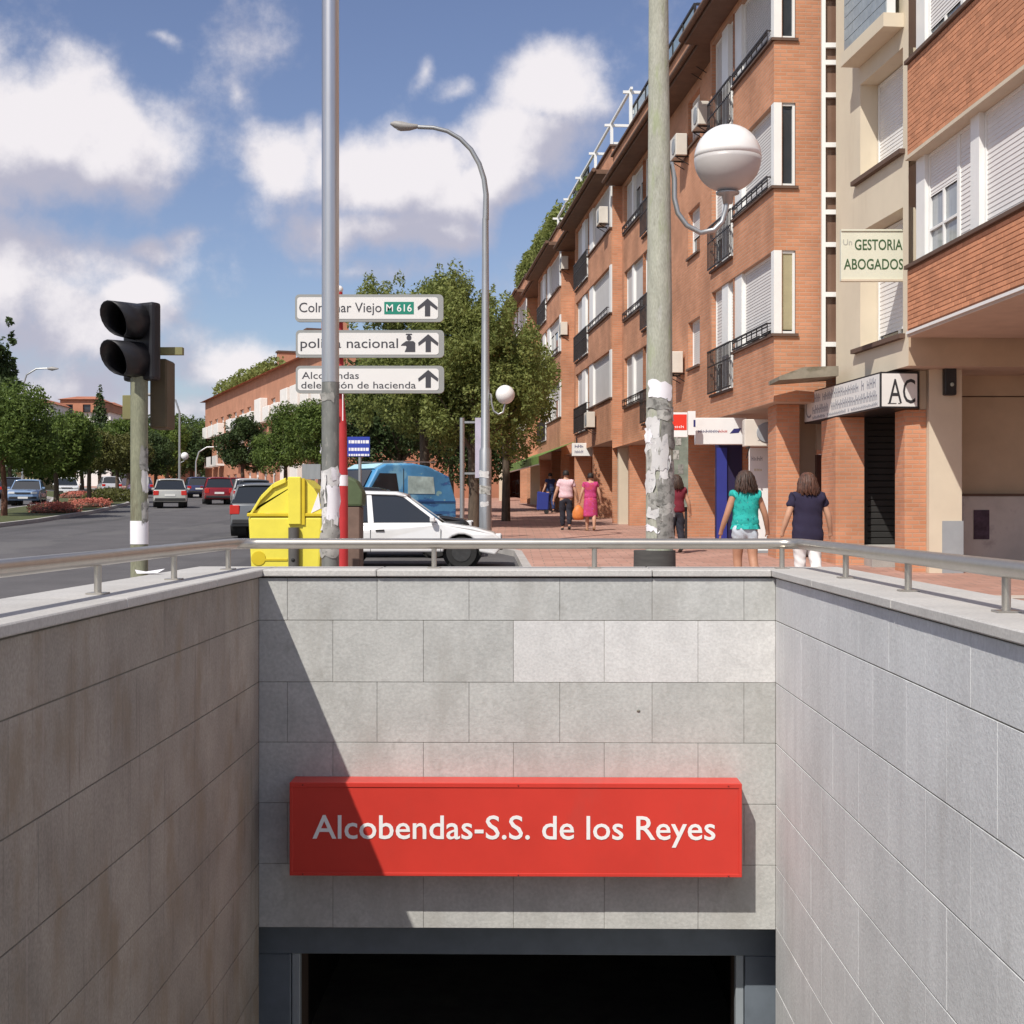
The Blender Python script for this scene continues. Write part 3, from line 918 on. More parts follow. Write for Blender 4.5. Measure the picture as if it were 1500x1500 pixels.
        railing(t, g0 + 2.5, g1, z + 0.01, z + 0.24, RN + 0.05, bars=8)
    # eaves: overhanging slab, gutter, brick parapet on top
    boxes('eave', t, [(-0.25, BAY + 0.25, -0.4, 0.55, top + 0.002, top + 0.14), (BAY + 0.251, A, -0.7, 0.22, top + 0.002, top + 0.14)], M_EAVE)
    gt = MB(); gt.tube([(-0.3, 0.62, top + 0.12), (BAY + 0.3, 0.62, top + 0.12)], 0.07, M_EAVE, 8); gt.build('gutter', t)
    gt = MB(); gt.tube([(BAY + 0.3, 0.29, top + 0.12), (A, 0.29, top + 0.12)], 0.07, M_EAVE, 8)
    gt.build('gutter', t)
    boxes('parapet', t, [(-0.10, A, -0.30, -0.02, top + 0.14, top + 0.95), (-0.10, 0.14, -5.0, -0.30, top + 0.14, top + 0.95)], M_BRICK)
    boxes('parapet_cap', t, [(-0.16, A, -0.36, 0.06, top + 0.951, top + 1.02)], M_SILL)
    dp = MB(); dp.tube([(BAY + 0.7, RN + 0.06, soff + 0.1), (BAY + 0.7, RN + 0.06, top)], 0.05, M_EAVE, 8); dp.build('downpipe', t)
    return t, M, top, A, RN, BAY

B2, MB2, TOP2, A2, RN2, BAY2 = brick_block('tall brick apartment house with grey shutters behind the grey-green lamp post', 27.6, 47.7, 5.04, 3.72, 0.7, 0.90, 'first', 1)
B3, MB3, TOP3, A3, RN3, _ = brick_block('brick apartment house carrying the white roof pergola', 48.0, 61.9, 5.45, 4.0, 1.2, 0.56, 'mid', 2)
B4, MB4, TOP4, A4, RN4, _ = brick_block('brick apartment house with a leafy hedge along its roof edge', 62.3, 77.4, 5.75, 4.4, 1.6, 0.56, 'mid', 5)
B5, MB5, TOP5, A5, RN5, _ = brick_block('brick apartment house half hidden behind the big street tree', 77.8, 112.0, 6.1, 4.8, 2.0, 0.56, 'short', 9)

# glass roof rails and metal frames on the roofs (parts of their houses)
def roof_rail(t, a0, a1, top, n=-0.5, h=1.25, perp=0.0):
    r = MB(); z0 = top + 1.02
    k = max(1, int((a1 - a0) / 1.4))
    for i in range(k + 1):
        x = a0 + (a1 - a0) * i / k
        r.box(x - 0.03, x + 0.03, n - 0.03, n + 0.03, z0 - 0.1, z0 + h, M_IRON)
    r.box(a0, a1, n - 0.035, n + 0.035, z0 + h, z0 + h + 0.06, M_IRON)
    if perp:
        r.box(a0 - 0.03, a0 + 0.03, n - perp, n - 0.035, z0 + h, z0 + h + 0.06, M_IRON)
    o = r.build('roof_rail', t)
    M_RG = mat('roof_glass', (0.25, 0.33, 0.36), 0.1, var=0.1, spec=0.7)
    for i in range(k):
        g = MB(); x0 = a0 + (a1 - a0) * i / k + 0.035; x1 = a0 + (a1 - a0) * (i + 1) / k - 0.035
        g.box(x0, x1, n - 0.008, n + 0.008, z0 + 0.05, z0 + h - 0.05, M_RG); g.build('pane', o)
roof_rail(B2, 9.5, 19.5, TOP2, perp=3.0)
roof_rail(B2, 0.3, 7.6, TOP2, n=-0.9, h=0.85, perp=3.0)
roof_rail(B3, 9.0, 13.6, TOP3, h=1.4)
roof_rail(B5, 0.5, 5.0, TOP5, h=1.6, perp=2.0)

# arcade under the brick houses: piers and shop fronts (parts of each house)
def pier(t, M, d, w_px, px, m, depth=0.5, top=None, label=None, name='pier', z0=None):
    x0 = (px - 750) / F * d; x1 = (px + w_px - 750) / F * d
    inv = (Matrix.Translation(t.location) @ Matrix.Rotation(t.rotation_euler.z, 4, 'Z')).inverted()
    pm = MB(inv)
    pm.box(x0, x1, d, d + depth, ground_z(d) - 0.3 if z0 is None else z0, top, m)
    return pm.build(name, t, label=label)
# built in world axes, then carried by the house they belong to
pier(B2, MB2, 28.2, 34, 1137, M_BRICK, top=3.715, depth=0.9)
pier(B2, MB2, 29.2, 26, 1170, M_CREAMC, top=3.71, depth=0.4, label='cream square column under the concrete canopy')
pier(B2, MB2, 37.6, 54, 993, M_BRICK, top=3.715, depth=1.6)
pier(B2, MB2, 45.5, 30, 922, M_BRICK, top=3.715)
pier(B2, MB2, 46.9, 17, 906, M_CREAMC, top=3.715, depth=0.4, label='cream round-edged column')
pier(B3, MB3, 53.0, 30, 869, M_BRICK, top=3.99)
pier(B3, MB3, 58.0, 24, 842, M_BRICK, top=3.99)
pier(B3, MB3, 60.5, 12, 822, M_BRICK, top=3.99)
pier(B4, MB4, 66.0, 14, 808, M_BRICK, top=4.39)
pier(B4, MB4, 76.0, 14, 777, M_CREAMC, top=4.39, label='cream column in the arcade')
pier(B5, MB5, 80.0, 12, 762, M_BRICK, top=4.79)
pier(B5, MB5, 86.0, 14, 731, M_CREAMC, top=4.79, label='cream column in the arcade')

def shopfront(t, d, px0, px1, z0, z1, m, name, frame=True, depth=0.06):
    """panel that faces back along the street, between two piers"""
    inv = (Matrix.Translation(t.location) @ Matrix.Rotation(t.rotation_euler.z, 4, 'Z')).inverted()
    x0 = (px0 - 750) / F * d; x1 = (px1 - 750) / F * d
    o = MB(inv).box(x0, x1, d, d + depth, z0, z1, m).build(name, t)
    return o
M_BLUE = mat('deep_blue_paint', (0.035, 0.045, 0.26), 0.45, var=0.08, vscale=2)
M_PURPLE = mat('dark_blue_paint', (0.025, 0.02, 0.07), 0.5, var=0.08)
dz = ground_z(37.7)
dz = ground_z(33.5)
shopfront(B2, 33.5, 1048, 1087, dz, 3.3, M_PURPLE, 'door')
shopfront(B2, 33.44, 1050, 1065, dz, 3.1, M_BLUE, 'door_panel')
shopfront(B2, 33.52, 1087.5, 1150, dz, 3.7, M_BRICK, 'wall_return')
# shop windows along the arcade's back wall
for (t, A, sf, gz0, seeds) in ((B2, A2, 3.6, 0.75, 3), (B3, A3, 3.9, 1.25, 4), (B4, A4, 4.3, 1.7, 5), (B5, A5, 4.7, 2.1, 6)):
    rn = random.Random(seeds); a = 1.0
    while a < A - 3:
        w = rn.uniform(2.0, 3.0)
        gl_ = ground_z(t.location.y + a) + 0.25
        win(t, a, a + w, gl_, sf - 0.75, -1.86, shut=rn.choice([0, 0, 0.3]), panes=2, name='shop_window')
        a += w + rn.uniform(0.6, 1.4)

# ---------------------------------------------- stair strip and cream house
CRD = (-0.095, 1.0)
CP = (6.50, 23.5)
MC = frame_mat(CP, CRD)
cb = thing('apartment_building', 'cream rendered apartment house front with a narrow glazed stair strip', 'apartment building', (CP[0], CP[1], 0), math.atan2(CRD[1], CRD[0]))
LC = 3.72
w = MB()
ops = [(0.25, 2.35, 4.55, 6.65), (0.25, 2.35, 7.6, 9.3), (0.25, 2.35, 11.9, 13.4)]
wall_open(w, 0.0, LC, 4.0, 15.5, 0.0, ops, M_CREAM, depth=0.55)
w.quad((0, 0, 4.0), (0, -3, 4.0), (LC, -3, 4.0), (LC, 0, 4.0), M_SOFFIT)
w.quad((0, 0, 4.0), (0, -8, 4.0), (0, -8, 4.6), (0, 0, 4.6), M_TAN)
w.quad((LC, -8, 4.0), (LC, 0, 4.0), (LC, 0, 15.5), (LC, -8, 15.5), M_CREAM)
w.build('wall', cb)
# pilaster beside the stair strip, facing the camera side
for (a0, a1, z0, z1) in ops:
    win(cb, a0 + 0.02, a1 - 0.02, z0 + 0.02, z1 - 0.02, -0.32, shut=0.93, panes=2, sm=M_SHUTW)
    s = MB(); s.box(a0 - 0.1, a1 + 0.25, -0.3, 0.10, z0 - 0.08, z0 - 0.002, M_SILL); s.build('sill', cb)
# balcony front with glass blocks on the top floor
bl = MB(); bl.box(0.2, 2.4, 0.002, 0.35, 9.62, 9.85, M_CREAM); bl.build('balcony_slab', cb)
M_GB = mat('glass_block', (0.30, 0.34, 0.36), 0.2, var=0.15, vscale=6)
for i in range(9):
    for k in range(5):
        gbk = MB(); gbk.box(0.25 + i * 0.235, 0.25 + i * 0.235 + 0.22, 0.12, 0.30, 9.86 + k * 0.21, 9.86 + k * 0.21 + 0.195, M_GB); gbk.build('glass_block', cb)
gm = MB(); gm.box(0.22, 2.38, 0.14, 0.28, 9.851, 10.9, M_FRAME); gm.build('block_joint', cb)

# narrow glazed strip facing the camera between brick and cream
def inv_of(t):
    return (Matrix.Translation(t.location) @ Matrix.Rotation(t.rotation_euler.z, 4, 'Z')).inverted()
gs = MB(inv_of(cb))
XS0, XS1, YS = (1204 - 750) / F * 27.3, (1224 - 750) / F * 27.3, 27.3
gs.box(XS0, XS0 + 0.07, YS, YS + 0.09, 4.2, 15.5, M_FRAME)
zz = 4.75; k = 0
while zz < 15:
    gs.box(XS0 + 0.07, XS1 + 0.1, YS, YS + 0.08, zz, zz + 0.09, M_FRAME)
    zz += (0.95, 0.95, 0.62, 0.33)[k % 4]; k += 1
gs.build('stair_strip_frame', cb)
M_STG = mat('stair_glass', (0.20, 0.12, 0.085), 0.15, var=0.2, vscale=0.8, spec=0.6)
g_ = MB(inv_of(cb)); g_.box(XS0 + 0.02, XS1 + 0.3, YS + 0.10, YS + 0.14, 4.2, 15.5, M_STG); g_.build('stair_strip_pane', cb)
# ground floor: brick piers, dark roller door on a step, brick corner pier, cream column
pier(cb, MC, 26.2, 42, 1224, M_BRICK, top=3.33, depth=1.2)
pier(cb, MC, 28.8, 26, 1197, mat('dark_wood', (0.11, 0.05, 0.035), 0.6, var=0.15), top=2.75, depth=0.2, name='entrance_door', z0=ground_z(28.8))
pier(cb, MC, 28.75, 27, 1197, M_CREAMC, top=3.7, depth=0.15, name='entrance_panel', z0=2.85)
M_ROLL = mat('dark_roller_door', (0.028, 0.027, 0.026), 0.6, 0.1, var=0.15)
rd = MB(inv_of(cb)); d = 26.6; x0, x1 = (1262 - 750) / F * d, (1330 - 750) / F * d
z = ground_z(d) + 0.42
rd.box(x0, x0 + 0.1, d - 0.06, d + 0.06, z, 3.99, M_ROLL); rd.box(x1 - 0.1, x1, d - 0.06, d + 0.06, z, 3.99, M_ROLL)
slo = rd.build('door_frame', cb)
zz = z; 
while zz < 3.95:
    sl_ = MB(inv_of(cb)); sl_.box(x0 + 0.1, x1 - 0.1, d - 0.012, d + 0.02, zz + 0.006, zz + 0.112, M_ROLL); sl_.build('slat', cb, bevel=0.01); zz += 0.118
bk = MB(inv_of(cb)); bk.box(x0, x1, d + 0.022, d + 0.3, z, 3.99, M_ROLL); bk.build('door_back', cb)
stp = MB(inv_of(cb)); stp.box(x0 - 0.05, x1 + 0.02, 25.6, d + 0.3, ground_z(26) - 0.3, z - 0.003, M_CONC); stp.build('door_step', cb, bevel=0.01)
pier(cb, MC, 24.25, 32, 1325, M_BRICK, top=3.33, depth=0.6, label='brick corner pier beside the dark roller door')
pier(cb, MC, 24.28, 14, 1347, M_CREAMC, top=3.995, depth=0.5, name='column', z0=3.335)
pier(cb, MC, 24.1, 48, 1361, M_CREAMC, top=4.43, depth=0.7, name='column', label='cream square column at the garage corner')
gp = MB(inv_of(cb)); gp.box((1380 - 750) / F * 24.1, (1411 - 750) / F * 24.1, 24.085, 24.098, ground_z(24) - 0.2, 1.45, M_GREYP); gp.build('grey_panel', cb)

# concrete canopy over the entrance
cn = MB(inv_of(cb))
x0, x1 = (1137 - 750) / F * 26.6, (1223 - 750) / F * 26.6
cn.add([(x0, 26.3, 4.02), (x1, 26.3, 4.10), (x1, 27.4, 4.10), (x0, 27.4, 4.02), (x0, 26.3, 4.09), (x0 + 0.45, 26.3, 4.26), (x1, 26.3, 4.28), (x1, 27.4, 4.28), (x0 + 0.45, 27.4, 4.26), (x0, 27.4, 4.09)],
       [(0, 3, 2, 1), (0, 1, 6, 5, 4), (4, 5, 8, 9), (5, 6, 7, 8), (2, 3, 9, 8, 7), (1, 2, 7, 6), (0, 4, 9, 3)], mat('weathered_concrete', (0.24, 0.215, 0.165), 0.9, var=0.25, vscale=3, stain=[((0.11, 0.10, 0.06), 2.5, (1, 1, 2), 0.5, 0.66, 0.7)]))
cn.build('canopy', cb)

# ---------------------------------------------- the near brick house (garage below)
D1 = (-0.043, 1.0)
P1 = (6.43, 23.3)
M1 = frame_mat(P1, D1)
b1 = thing('apartment_building', 'nearest brick apartment house with white windows over the recessed garage', 'apartment building', (P1[0], P1[1], 0), math.atan2(D1[1], D1[0]))
# local a grows away from the camera; the house lies at a < 0
LEN1 = 14.0
bands = [(4.52, 5.54), (7.37, 8.87), (10.72, 11.74), (13.57, 14.6)]
BH = 0.073
core = MB()
for (z0, z1) in bands:
    core.box(-LEN1, 0.0, -0.45, -0.012, z0, z1, M_MORT)
for (z0, z1) in ((5.54, 7.37), (8.87, 10.72), (11.74, 13.57)):
    core.box(-LEN1, -0.0, -0.9, -0.46, z0, z1, M_ROLL)
core.box(-LEN1, 0.0, -8.0, -0.91, 4.52, 14.6, M_BRICK)
core.build('wall', b1)
sf = MB(); sf.box(-LEN1, 0.02, -6.0, 0.0, 4.44, 4.515, M_SOFFIT); sf.build('soffit', b1)
lip = MB(); lip.box(-LEN1, 0.03, -0.06, 0.02, 4.485, 4.53, M_FRAME); lip.build('soffit_edge', b1)
# brick by brick: lower band as single bricks, upper bands joined
unit = MB(); unit.box(-0.121, 0.121, -0.06, 0.0, 0.004, BH - 0.006, M_BRICKP)
first = unit.build('brick', b1, bevel=0.004)
me_b = first.data
first.hide_render = False
placed = 0
joined = MB()
rb = random.Random(11)
for bi, (z0, z1) in enumerate(bands):
    rows = int(round((z1 - z0 - 0.05) / BH)); 
    for r in range(rows):
        zz = z0 + 0.045 + r * BH if bi == 0 else z0 + 0.03 + r * BH
        if zz + BH > z1 - 0.005: break
        a = -0.125 - (0.125 if r % 2 else 0.0)
        if r % 2:
            joined.box(-0.119, -0.002, -0.06, 0.0, zz + 0.004, zz + BH - 0.006, M_BRICKS)
        while a > -LEN1 + 0.3:
            dn = rb.uniform(-0.002, 0.002)
            if bi == 0 and a > -5.3 and placed < 296:
                if placed == 0: o = first
                else:
                    o = bpy.data.objects.new('brick', me_b); COL.objects.link(o); o.parent = b1
                o.location = (a, dn, zz); placed += 1
            elif bi <= 1 and a > -6.5:
                joined.box(a - 0.121, a + 0.121, -0.06, dn, zz + 0.004, zz + BH - 0.006, M_BRICKS)
            a -= 0.25
    if bi > 1:
        joined.box(-LEN1, -0.002, -0.06, 0.0, z0 + 0.02, z1 - 0.02, M_BRICK)
joined.box(-LEN1, -6.7, -0.06, 0.0, 4.54, 5.52, M_BRICK); joined.box(-LEN1, -6.9, -0.06, 0.0, 7.39, 8.85, M_BRICK)
joined.build('brick_course', b1, kind='stuff')
for (z0, z1) in bands: boxes('band_end', b1, [(0.001, 0.012, -0.45, 0.0, z0 + 0.01, z1 - 0.01)], M_BRICK)
for (z0, z1) in bands[:3]:
    boxes('sill', b1, [(-LEN1, 0.04, -0.25, 0.05, z1 + 0.001, z1 + 0.06)], M_SILL)
    if z0 > 5: boxes('lintel', b1, [(-LEN1, 0.02, -0.3, 0.04, z0 - 0.06, z0 - 0.001)], M_CREAMC)
for fi, (z0, z1) in enumerate(((5.60, 7.31), (8.93, 10.66), (11.8, 13.5))):
    boxes('window_post', b1, [(-0.42, 0.0, -0.42, -0.14, z0, z1)], M_FRAME)
    a = -0.42
    lay = [(1.35, 0.40, 2, True), (0.72, 1.0, 1, False), ('post', 0.34), (1.9, 1.0, 2, False), ('post', 0.34), (1.35, 0.6, 2, True), (0.72, 1.0, 1, False), ('post', 0.4), (1.9, 1.0, 2, False), ('post', 0.4), (1.9, 0.5, 2, False)]
    if fi: lay = [(1.5, 0.82, 2, True), (1.5, 0.80, 2, True), ('post', 0.34)] + lay[3:]
    for e in lay:
        if e[0] == 'post':
            boxes('window_post', b1, [(a - e[1], a, -0.42, -0.12, z0, z1)], M_FRAME); a -= e[1]
        else:
            win(b1, a - e[0] + 0.005, a - 0.005, z0 + 0.005, z1 - 0.005, -0.2, shut=e[1], panes=e[2], cross=e[3], glass=M_GLASSB, sm=M_SHUTW)
            a -= e[0]
# garage recess: tan panelled wall facing back along the street, pale lower wall
iv = inv_of(b1)
gx0, gx1 = (1408 - 750) / F * 25.2, 14.0
zt = 4.44; zmid = CAMZ + (750 - 727) / F * 25.2
k = 0; x = gx0
while x < gx1 - 0.2:
    xe = min(x + 1.45, gx1)
    for (za, zb) in ((zmid + 0.03, 3.62), (3.64, zt)):
        p = MB(iv); p.box(x + 0.006, xe - 0.006, 25.2, 25.25, za, zb, M_TAN); p.build('wall_panel', b1, bevel=0.006)
    x = xe
gb = MB(iv); gb.box(gx0, gx1, 25.252, 25.5, ground_z(25) - 0.4, zt, M_EAVE); gb.build('garage_back', b1)
lw = MB(iv); lw.box(gx0, gx1, 25.05, 25.20, ground_z(25) - 0.4, zmid, mat('grey_plaster', (0.56, 0.53, 0.50), 0.85, var=0.12, vscale=2, stain=[((0.22, 0.18, 0.19), 2.0, (1, 1, 1), 0.55, 0.7, 0.5)])); lw.build('plinth_wall', b1)
lw = MB(iv); lw.box(gx0, gx1, 25.02, 25.22, zmid + 0.001, zmid + 0.045, M_SILL); lw.build('plinth_cap', b1)
for x in (9.1, 9.9):
    v = MB(iv); v.box(x, x + 0.22, 25.035, 25.049, 1.45, 1.53, M_IRON); v.build('vent', b1)

# ------------------------------------------------------------------ street furniture
M_GALV = mat('galvanised_steel', (0.42, 0.43, 0.43), 0.38, 0.75, var=0.10, vscale=4, stretch=(6, 6, 0.6))
M_POLISH = mat('polished_pole', (0.62, 0.61, 0.60), 0.32, 1.0, var=0.05, vscale=3, stretch=(4, 4, 0.5))
M_POLED = mat('worn_pole', (0.20, 0.205, 0.19), 0.55, 0.3, var=0.22, vscale=6, stretch=(3, 3, 1), stain=[((0.42, 0.40, 0.36), 9, (2, 2, 1), 0.55, 0.7, 0.5)])
M_LICHEN = mat('lichen_pole', (0.37, 0.375, 0.31), 0.85, var=0.14, vscale=4, stretch=(3, 3, 0.8), fine=0.14, fscale=40, bump=0.25, bscale=25,
               stain=[((0.28, 0.33, 0.17), 4.0, (2, 2, 0.5), 0.50, 0.70, 0.6), ((0.56, 0.56, 0.52), 7.0, (2, 2, 0.5), 0.56, 0.72, 0.6), ((0.16, 0.16, 0.13), 8, (2, 2, 0.6), 0.6, 0.75, 0.5)])
M_OLIVE = mat('olive_pole', (0.215, 0.22, 0.15), 0.75, var=0.16, vscale=5, stretch=(3, 3, 0.8), fine=0.12, fscale=40,
              stain=[((0.10, 0.085, 0.05), 5.0, (2, 2, 0.6), 0.55, 0.72, 0.6), ((0.36, 0.36, 0.27), 8.0, (2, 2, 0.6), 0.58, 0.75, 0.5)])
M_OLIVEP = mat('olive_plate', (0.21, 0.20, 0.09), 0.7, var=0.15, vscale=4)
M_BROWNP = mat('brown_housing', (0.085, 0.065, 0.035), 0.65, var=0.2, vscale=3)
M_BLACKP = mat('black_plastic', (0.016, 0.016, 0.019), 0.42, var=0.25, vscale=5)
M_REDP = mat('red_post_paint', (0.46, 0.035, 0.038), 0.5, var=0.12, vscale=5)
M_PAPER = mat('paper', (0.62, 0.61, 0.60), 0.85, var=0.08, vscale=8, objrand=0.12,
              stain=[((0.30, 0.30, 0.32), 22, (1, 1, 1), 0.56, 0.66, 0.65)])
M_PAPERW = mat('white_paper', (0.80, 0.79, 0.82), 0.85, var=0.05, vscale=5)
M_PAPERG = mat('grey_paper', (0.34, 0.335, 0.31), 0.9, var=0.25, vscale=12, objrand=0.3, stain=[((0.10, 0.10, 0.09), 18, (1, 1, 1), 0.5, 0.62, 0.7)])
M_OPAL = mat('opal_glass', (0.80, 0.79, 0.77), 0.25, var=0.03, vscale=2, spec=0.5, coat=0.2)
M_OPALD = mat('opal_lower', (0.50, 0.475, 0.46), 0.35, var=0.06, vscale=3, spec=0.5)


def wrap(parent, r, a0, a1, z0, z1, m, name='poster', seed=0, cx=0.0, cy=0.0):
    """a sheet of paper wrapped round a pole, edges torn"""
    rn = random.Random(seed); nA, nZ = 7, 5
    vs, fs = [], []
    tw = rn.uniform(-0.04, 0.04)
    for k in range(nZ):
        for i in range(nA):
            f, h = i / (nA - 1), k / (nZ - 1)
            a = R(a0 + (a1 - a0) * f); z = z0 + (z1 - z0) * h + tw * (f - 0.5)
            rr = r + 0.003
            if k in (0, nZ - 1): z += rn.uniform(-0.015, 0.015)
            if i in (0, nA - 1): a += rn.uniform(-0.10, 0.10); rr += rn.choice([0, 0, 0.004, 0.012])
            vs.append((cx + rr * math.cos(a), cy + rr * math.sin(a), z))
    for k in range(nZ - 1):
        for i in range(nA - 1):
            fs.append((k * nA + i, k * nA + i + 1, (k + 1) * nA + i + 1, (k + 1) * nA + i))
    mb = MB(); mb.add(vs, fs, m, True)
    return mb.build(name, parent)


def zpx(py, d):
    return CAMZ + (750 - py) / F * d

# polished steel pole in front of the signs
p = on_ground(484, 12.0); gz = p.z
sp = thing('steel_pole', 'tall polished steel pole in front of the direction signs, torn posters low down', 'pole', p)
b = MB(); b.tube([(0, 0, zpx(560, 12) - gz), (0, 0, 7.2)], 0.073, M_POLISH, 24); b.build('upper_shaft', sp)
b = MB(); b.tube([(0, 0, 0), (0, 0, zpx(560, 12) - gz - 0.002)], 0.0735, M_POLED, 24); b.build('lower_shaft', sp)
b = MB(); b.tube([(0, 0, 0), (0, 0, 0.05)], 0.16, M_GALV, 20); b.build('base_plate', sp)
zz = lambda py: zpx(py, 12) - gz
for i, (y0, y1, a0, a1, m) in enumerate(((716, 686, 195, 330, M_PAPER), (735, 690, 170, 250, M_PAPER), (772, 742, 215, 320, M_PAPER), (790, 755, 230, 345, M_PAPERG), (760, 712, 255, 350, M_PAPERW),
                                        (575, 588, 180, 300, M_PAPERG), (652, 662, 170, 205, M_PAPERW), (745, 720, 180, 235, M_PAPERG), (705, 688, 285, 350, M_PAPERW), (815, 780, 200, 330, M_PAPERG))):
    wrap(sp, 0.0738 + 0.0004 * i, a0, a1, zz(max(y0, y1)), zz(min(y0, y1)), m, seed=i + 20)

# direction signs on a red post
D = 15.0
p = on_ground(501, D); gz = p.z
ds = thing('direction_sign', 'three white arrow direction signs on a tapering red post', 'road sign', p)
zz = lambda py: zpx(py, D) - gz
xx = lambda px: (px - 750) / F * D - p.x
b = MB(); b.tube([(0, 0, 0), (0, 0, zz(712)), ], [0.066, 0.062], M_REDP, 18); b.build('post', ds)
b = MB(); b.tube([(0, 0, zz(712) + 0.002), (0, 0, zz(696))], 0.0625, M_PAPERW, 18); b.build('white_band', ds)
b = MB(); b.tube([(0, 0, zz(696) + 0.002), (-0.005, 0, zz(620)), (-0.02, 0, zz(580)), (-0.03, 0, zz(428))], [0.061, 0.052, 0.042, 0.036], M_REDP, 18); b.build('upper_post', ds)
b = MB(); b.sphere((-0.03, 0, zz(424)), 0.042, M_OPAL, 14, 10); b.build('cap', ds)
b = MB(); b.box(0.012, 0.022, -0.085, -0.075, zz(617), zz(578), M_PAPERW); b.box(-0.09, -0.03, -0.09, -0.085, zz(612), zz(604), M_PAPERW); b.build('tape', ds)
M_SIGNG = mat('sign_grey_rim', (0.30, 0.31, 0.30), 0.5, 0.2, var=0.05)
M_SIGNW = mat('sign_white', (0.72, 0.72, 0.70), 0.45, var=0.02)
M_SIGNK = mat('sign_dark_letters', (0.055, 0.055, 0.065), 0.5, var=0)
M_SIGNGR = mat('sign_green', (0.015, 0.22, 0.15), 0.45, var=0)

def rrect(x0, x1, z0, z1, r, n=5):
    pts = []
    for (cx, cz, s) in ((x1 - r, z1 - r, 0), (x0 + r, z1 - r, 90), (x0 + r, z0 + r, 180), (x1 - r, z0 + r, 270)):
        for i in range(n + 1):
            a = R(s + 90 * i / n); pts.append((cx + r * math.cos(a), cz + r * math.sin(a)))
    return pts

def up_arrow(x, z0, z1, w):
    h = z1 - z0; t = w * 0.17
    return [(x - t / 1.3, z0), (x + t / 1.3, z0), (x + t / 1.3, z1 - h * 0.38), (x + w / 2 - 0.005, z0 + h * 0.34), (x + w / 2, z0 + h * 0.52), (x, z1), (x - w / 2, z0 + h * 0.52), (x - w / 2 + 0.005, z0 + h * 0.34), (x - t / 1.3, z1 - h * 0.38)]

def sign_panel(y0, y1, dx):
    q = MB(); X0, X1 = xx(434 + dx), xx(650 + dx); Z0, Z1 = zz(y1), zz(y0)
    q.prism(rrect(X0, X1, Z0, Z1, 0.045), -0.085, -0.045, M_SIGNG); o = q.build('sign_panel', ds)
    q = MB(); q.prism(rrect(X0 + 0.022, X1 - 0.055, Z0 + 0.03, Z1 - 0.03, 0.03), -0.0885, -0.0855, M_SIGNW); q.build('sign_face', o)
    q = MB(); xa = xx(627 + dx); q.prism(up_arrow(xa, zz(y1 - 8), zz(y0 + 6), 0.21), -0.0915, -0.0890, M_SIGNK); q.build('arrow', o)
    k = MB(); k.box(-0.06, 0.02, -0.044, -0.02, Z0 + 0.06, Z1 - 0.06, M_GALV); k.build('clamp', o)
    return o
Yf = -0.0895
o = sign_panel(433, 473, 0)
text_mesh('Colmenar Viejo', M_SIGNK, w=(560 - 440) / F * D, h=0.105, bold=0.004, x=xx(440), z=zz(459), y=Yf, parent=o)
q = MB(); q.box(xx(564), xx(607), -0.0912, -0.0890, zz(462), zz(444), M_SIGNGR); q.build('road_number_plate', o)
text_mesh('M 616', M_LETTER, w=(604 - 567) / F * D, h=0.078, bold=0.004, x=xx(567), z=zz(458), y=-0.0920, parent=o, name='road_number')
o = sign_panel(485, 525, 1)
text_mesh('policía nacional', M_SIGNK, w=(584 - 442) / F * D, h=0.105, bold=0.004, x=xx(442), z=zz(511), y=Yf, parent=o)
q = MB()
cx, cz = xx(600), zz(505); 
q.prism([(cx + 0.026 * math.cos(R(a)), cz + 0.062 + 0.03 * math.sin(R(a))) for a in range(0, 360, 30)], -0.0913, -0.0890, M_SIGNK)
q.prism([(cx - 0.035, cz + 0.092), (cx + 0.035, cz + 0.092), (cx + 0.03, cz + 0.105), (cx - 0.03, cz + 0.105)], -0.0913, -0.0890, M_SIGNK)
q.prism([(cx - 0.045, cz - 0.085), (cx + 0.065, cz - 0.085), (cx + 0.065, cz + 0.01), (cx + 0.045, cz + 0.028), (cx - 0.03, cz + 0.028), (cx - 0.075, cz - 0.005), (cx - 0.085, cz - 0.02), (cx - 0.035, cz - 0.02), (cx - 0.025, cz - 0.035)], -0.0913, -0.0890, M_SIGNK)
q.build('police_symbol', o)
o = sign_panel(537, 577, 1)
text_mesh('Alcobendas', M_SIGNK, w=(527 - 444) / F * D, h=0.075, bold=0.003, x=xx(444), z=zz(556), y=Yf, parent=o)
text_mesh('delegación de hacienda', M_SIGNK, w=(610 - 443) / F * D, h=0.075, bold=0.003, x=xx(443), z=zz(570), y=Yf, parent=o)

# traffic light on an olive pole
D = 10.0
p = on_ground(204, D); gz = p.z
tl = thing('traffic_light', 'two-lamp black traffic light on an olive pole wrapped with white paper', 'traffic light', p)
zz = lambda py: zpx(py, D) - gz
xx = lambda px: (px - 750) / F * D - p.x
b = MB(); b.tube([(0, 0, 0), (0, 0, zz(530))], 0.060, M_OLIVE, 22); b.build('pole', tl)
b = MB(); b.tube([(0, 0, zz(797)), (0, 0, zz(763))], 0.0625, M_PAPERW, 22); b.build('paper_wrap', tl)
for i, (y0, y1, a0, a1, m) in enumerate(((690, 655, 290, 350, M_PAPERG), (720, 690, 300, 345, M_PAPER), (765, 735, 295, 350, M_PAPERG))):
    wrap(tl, 0.061, a0, a1, zz(y0), zz(y1), m, seed=i + 60)
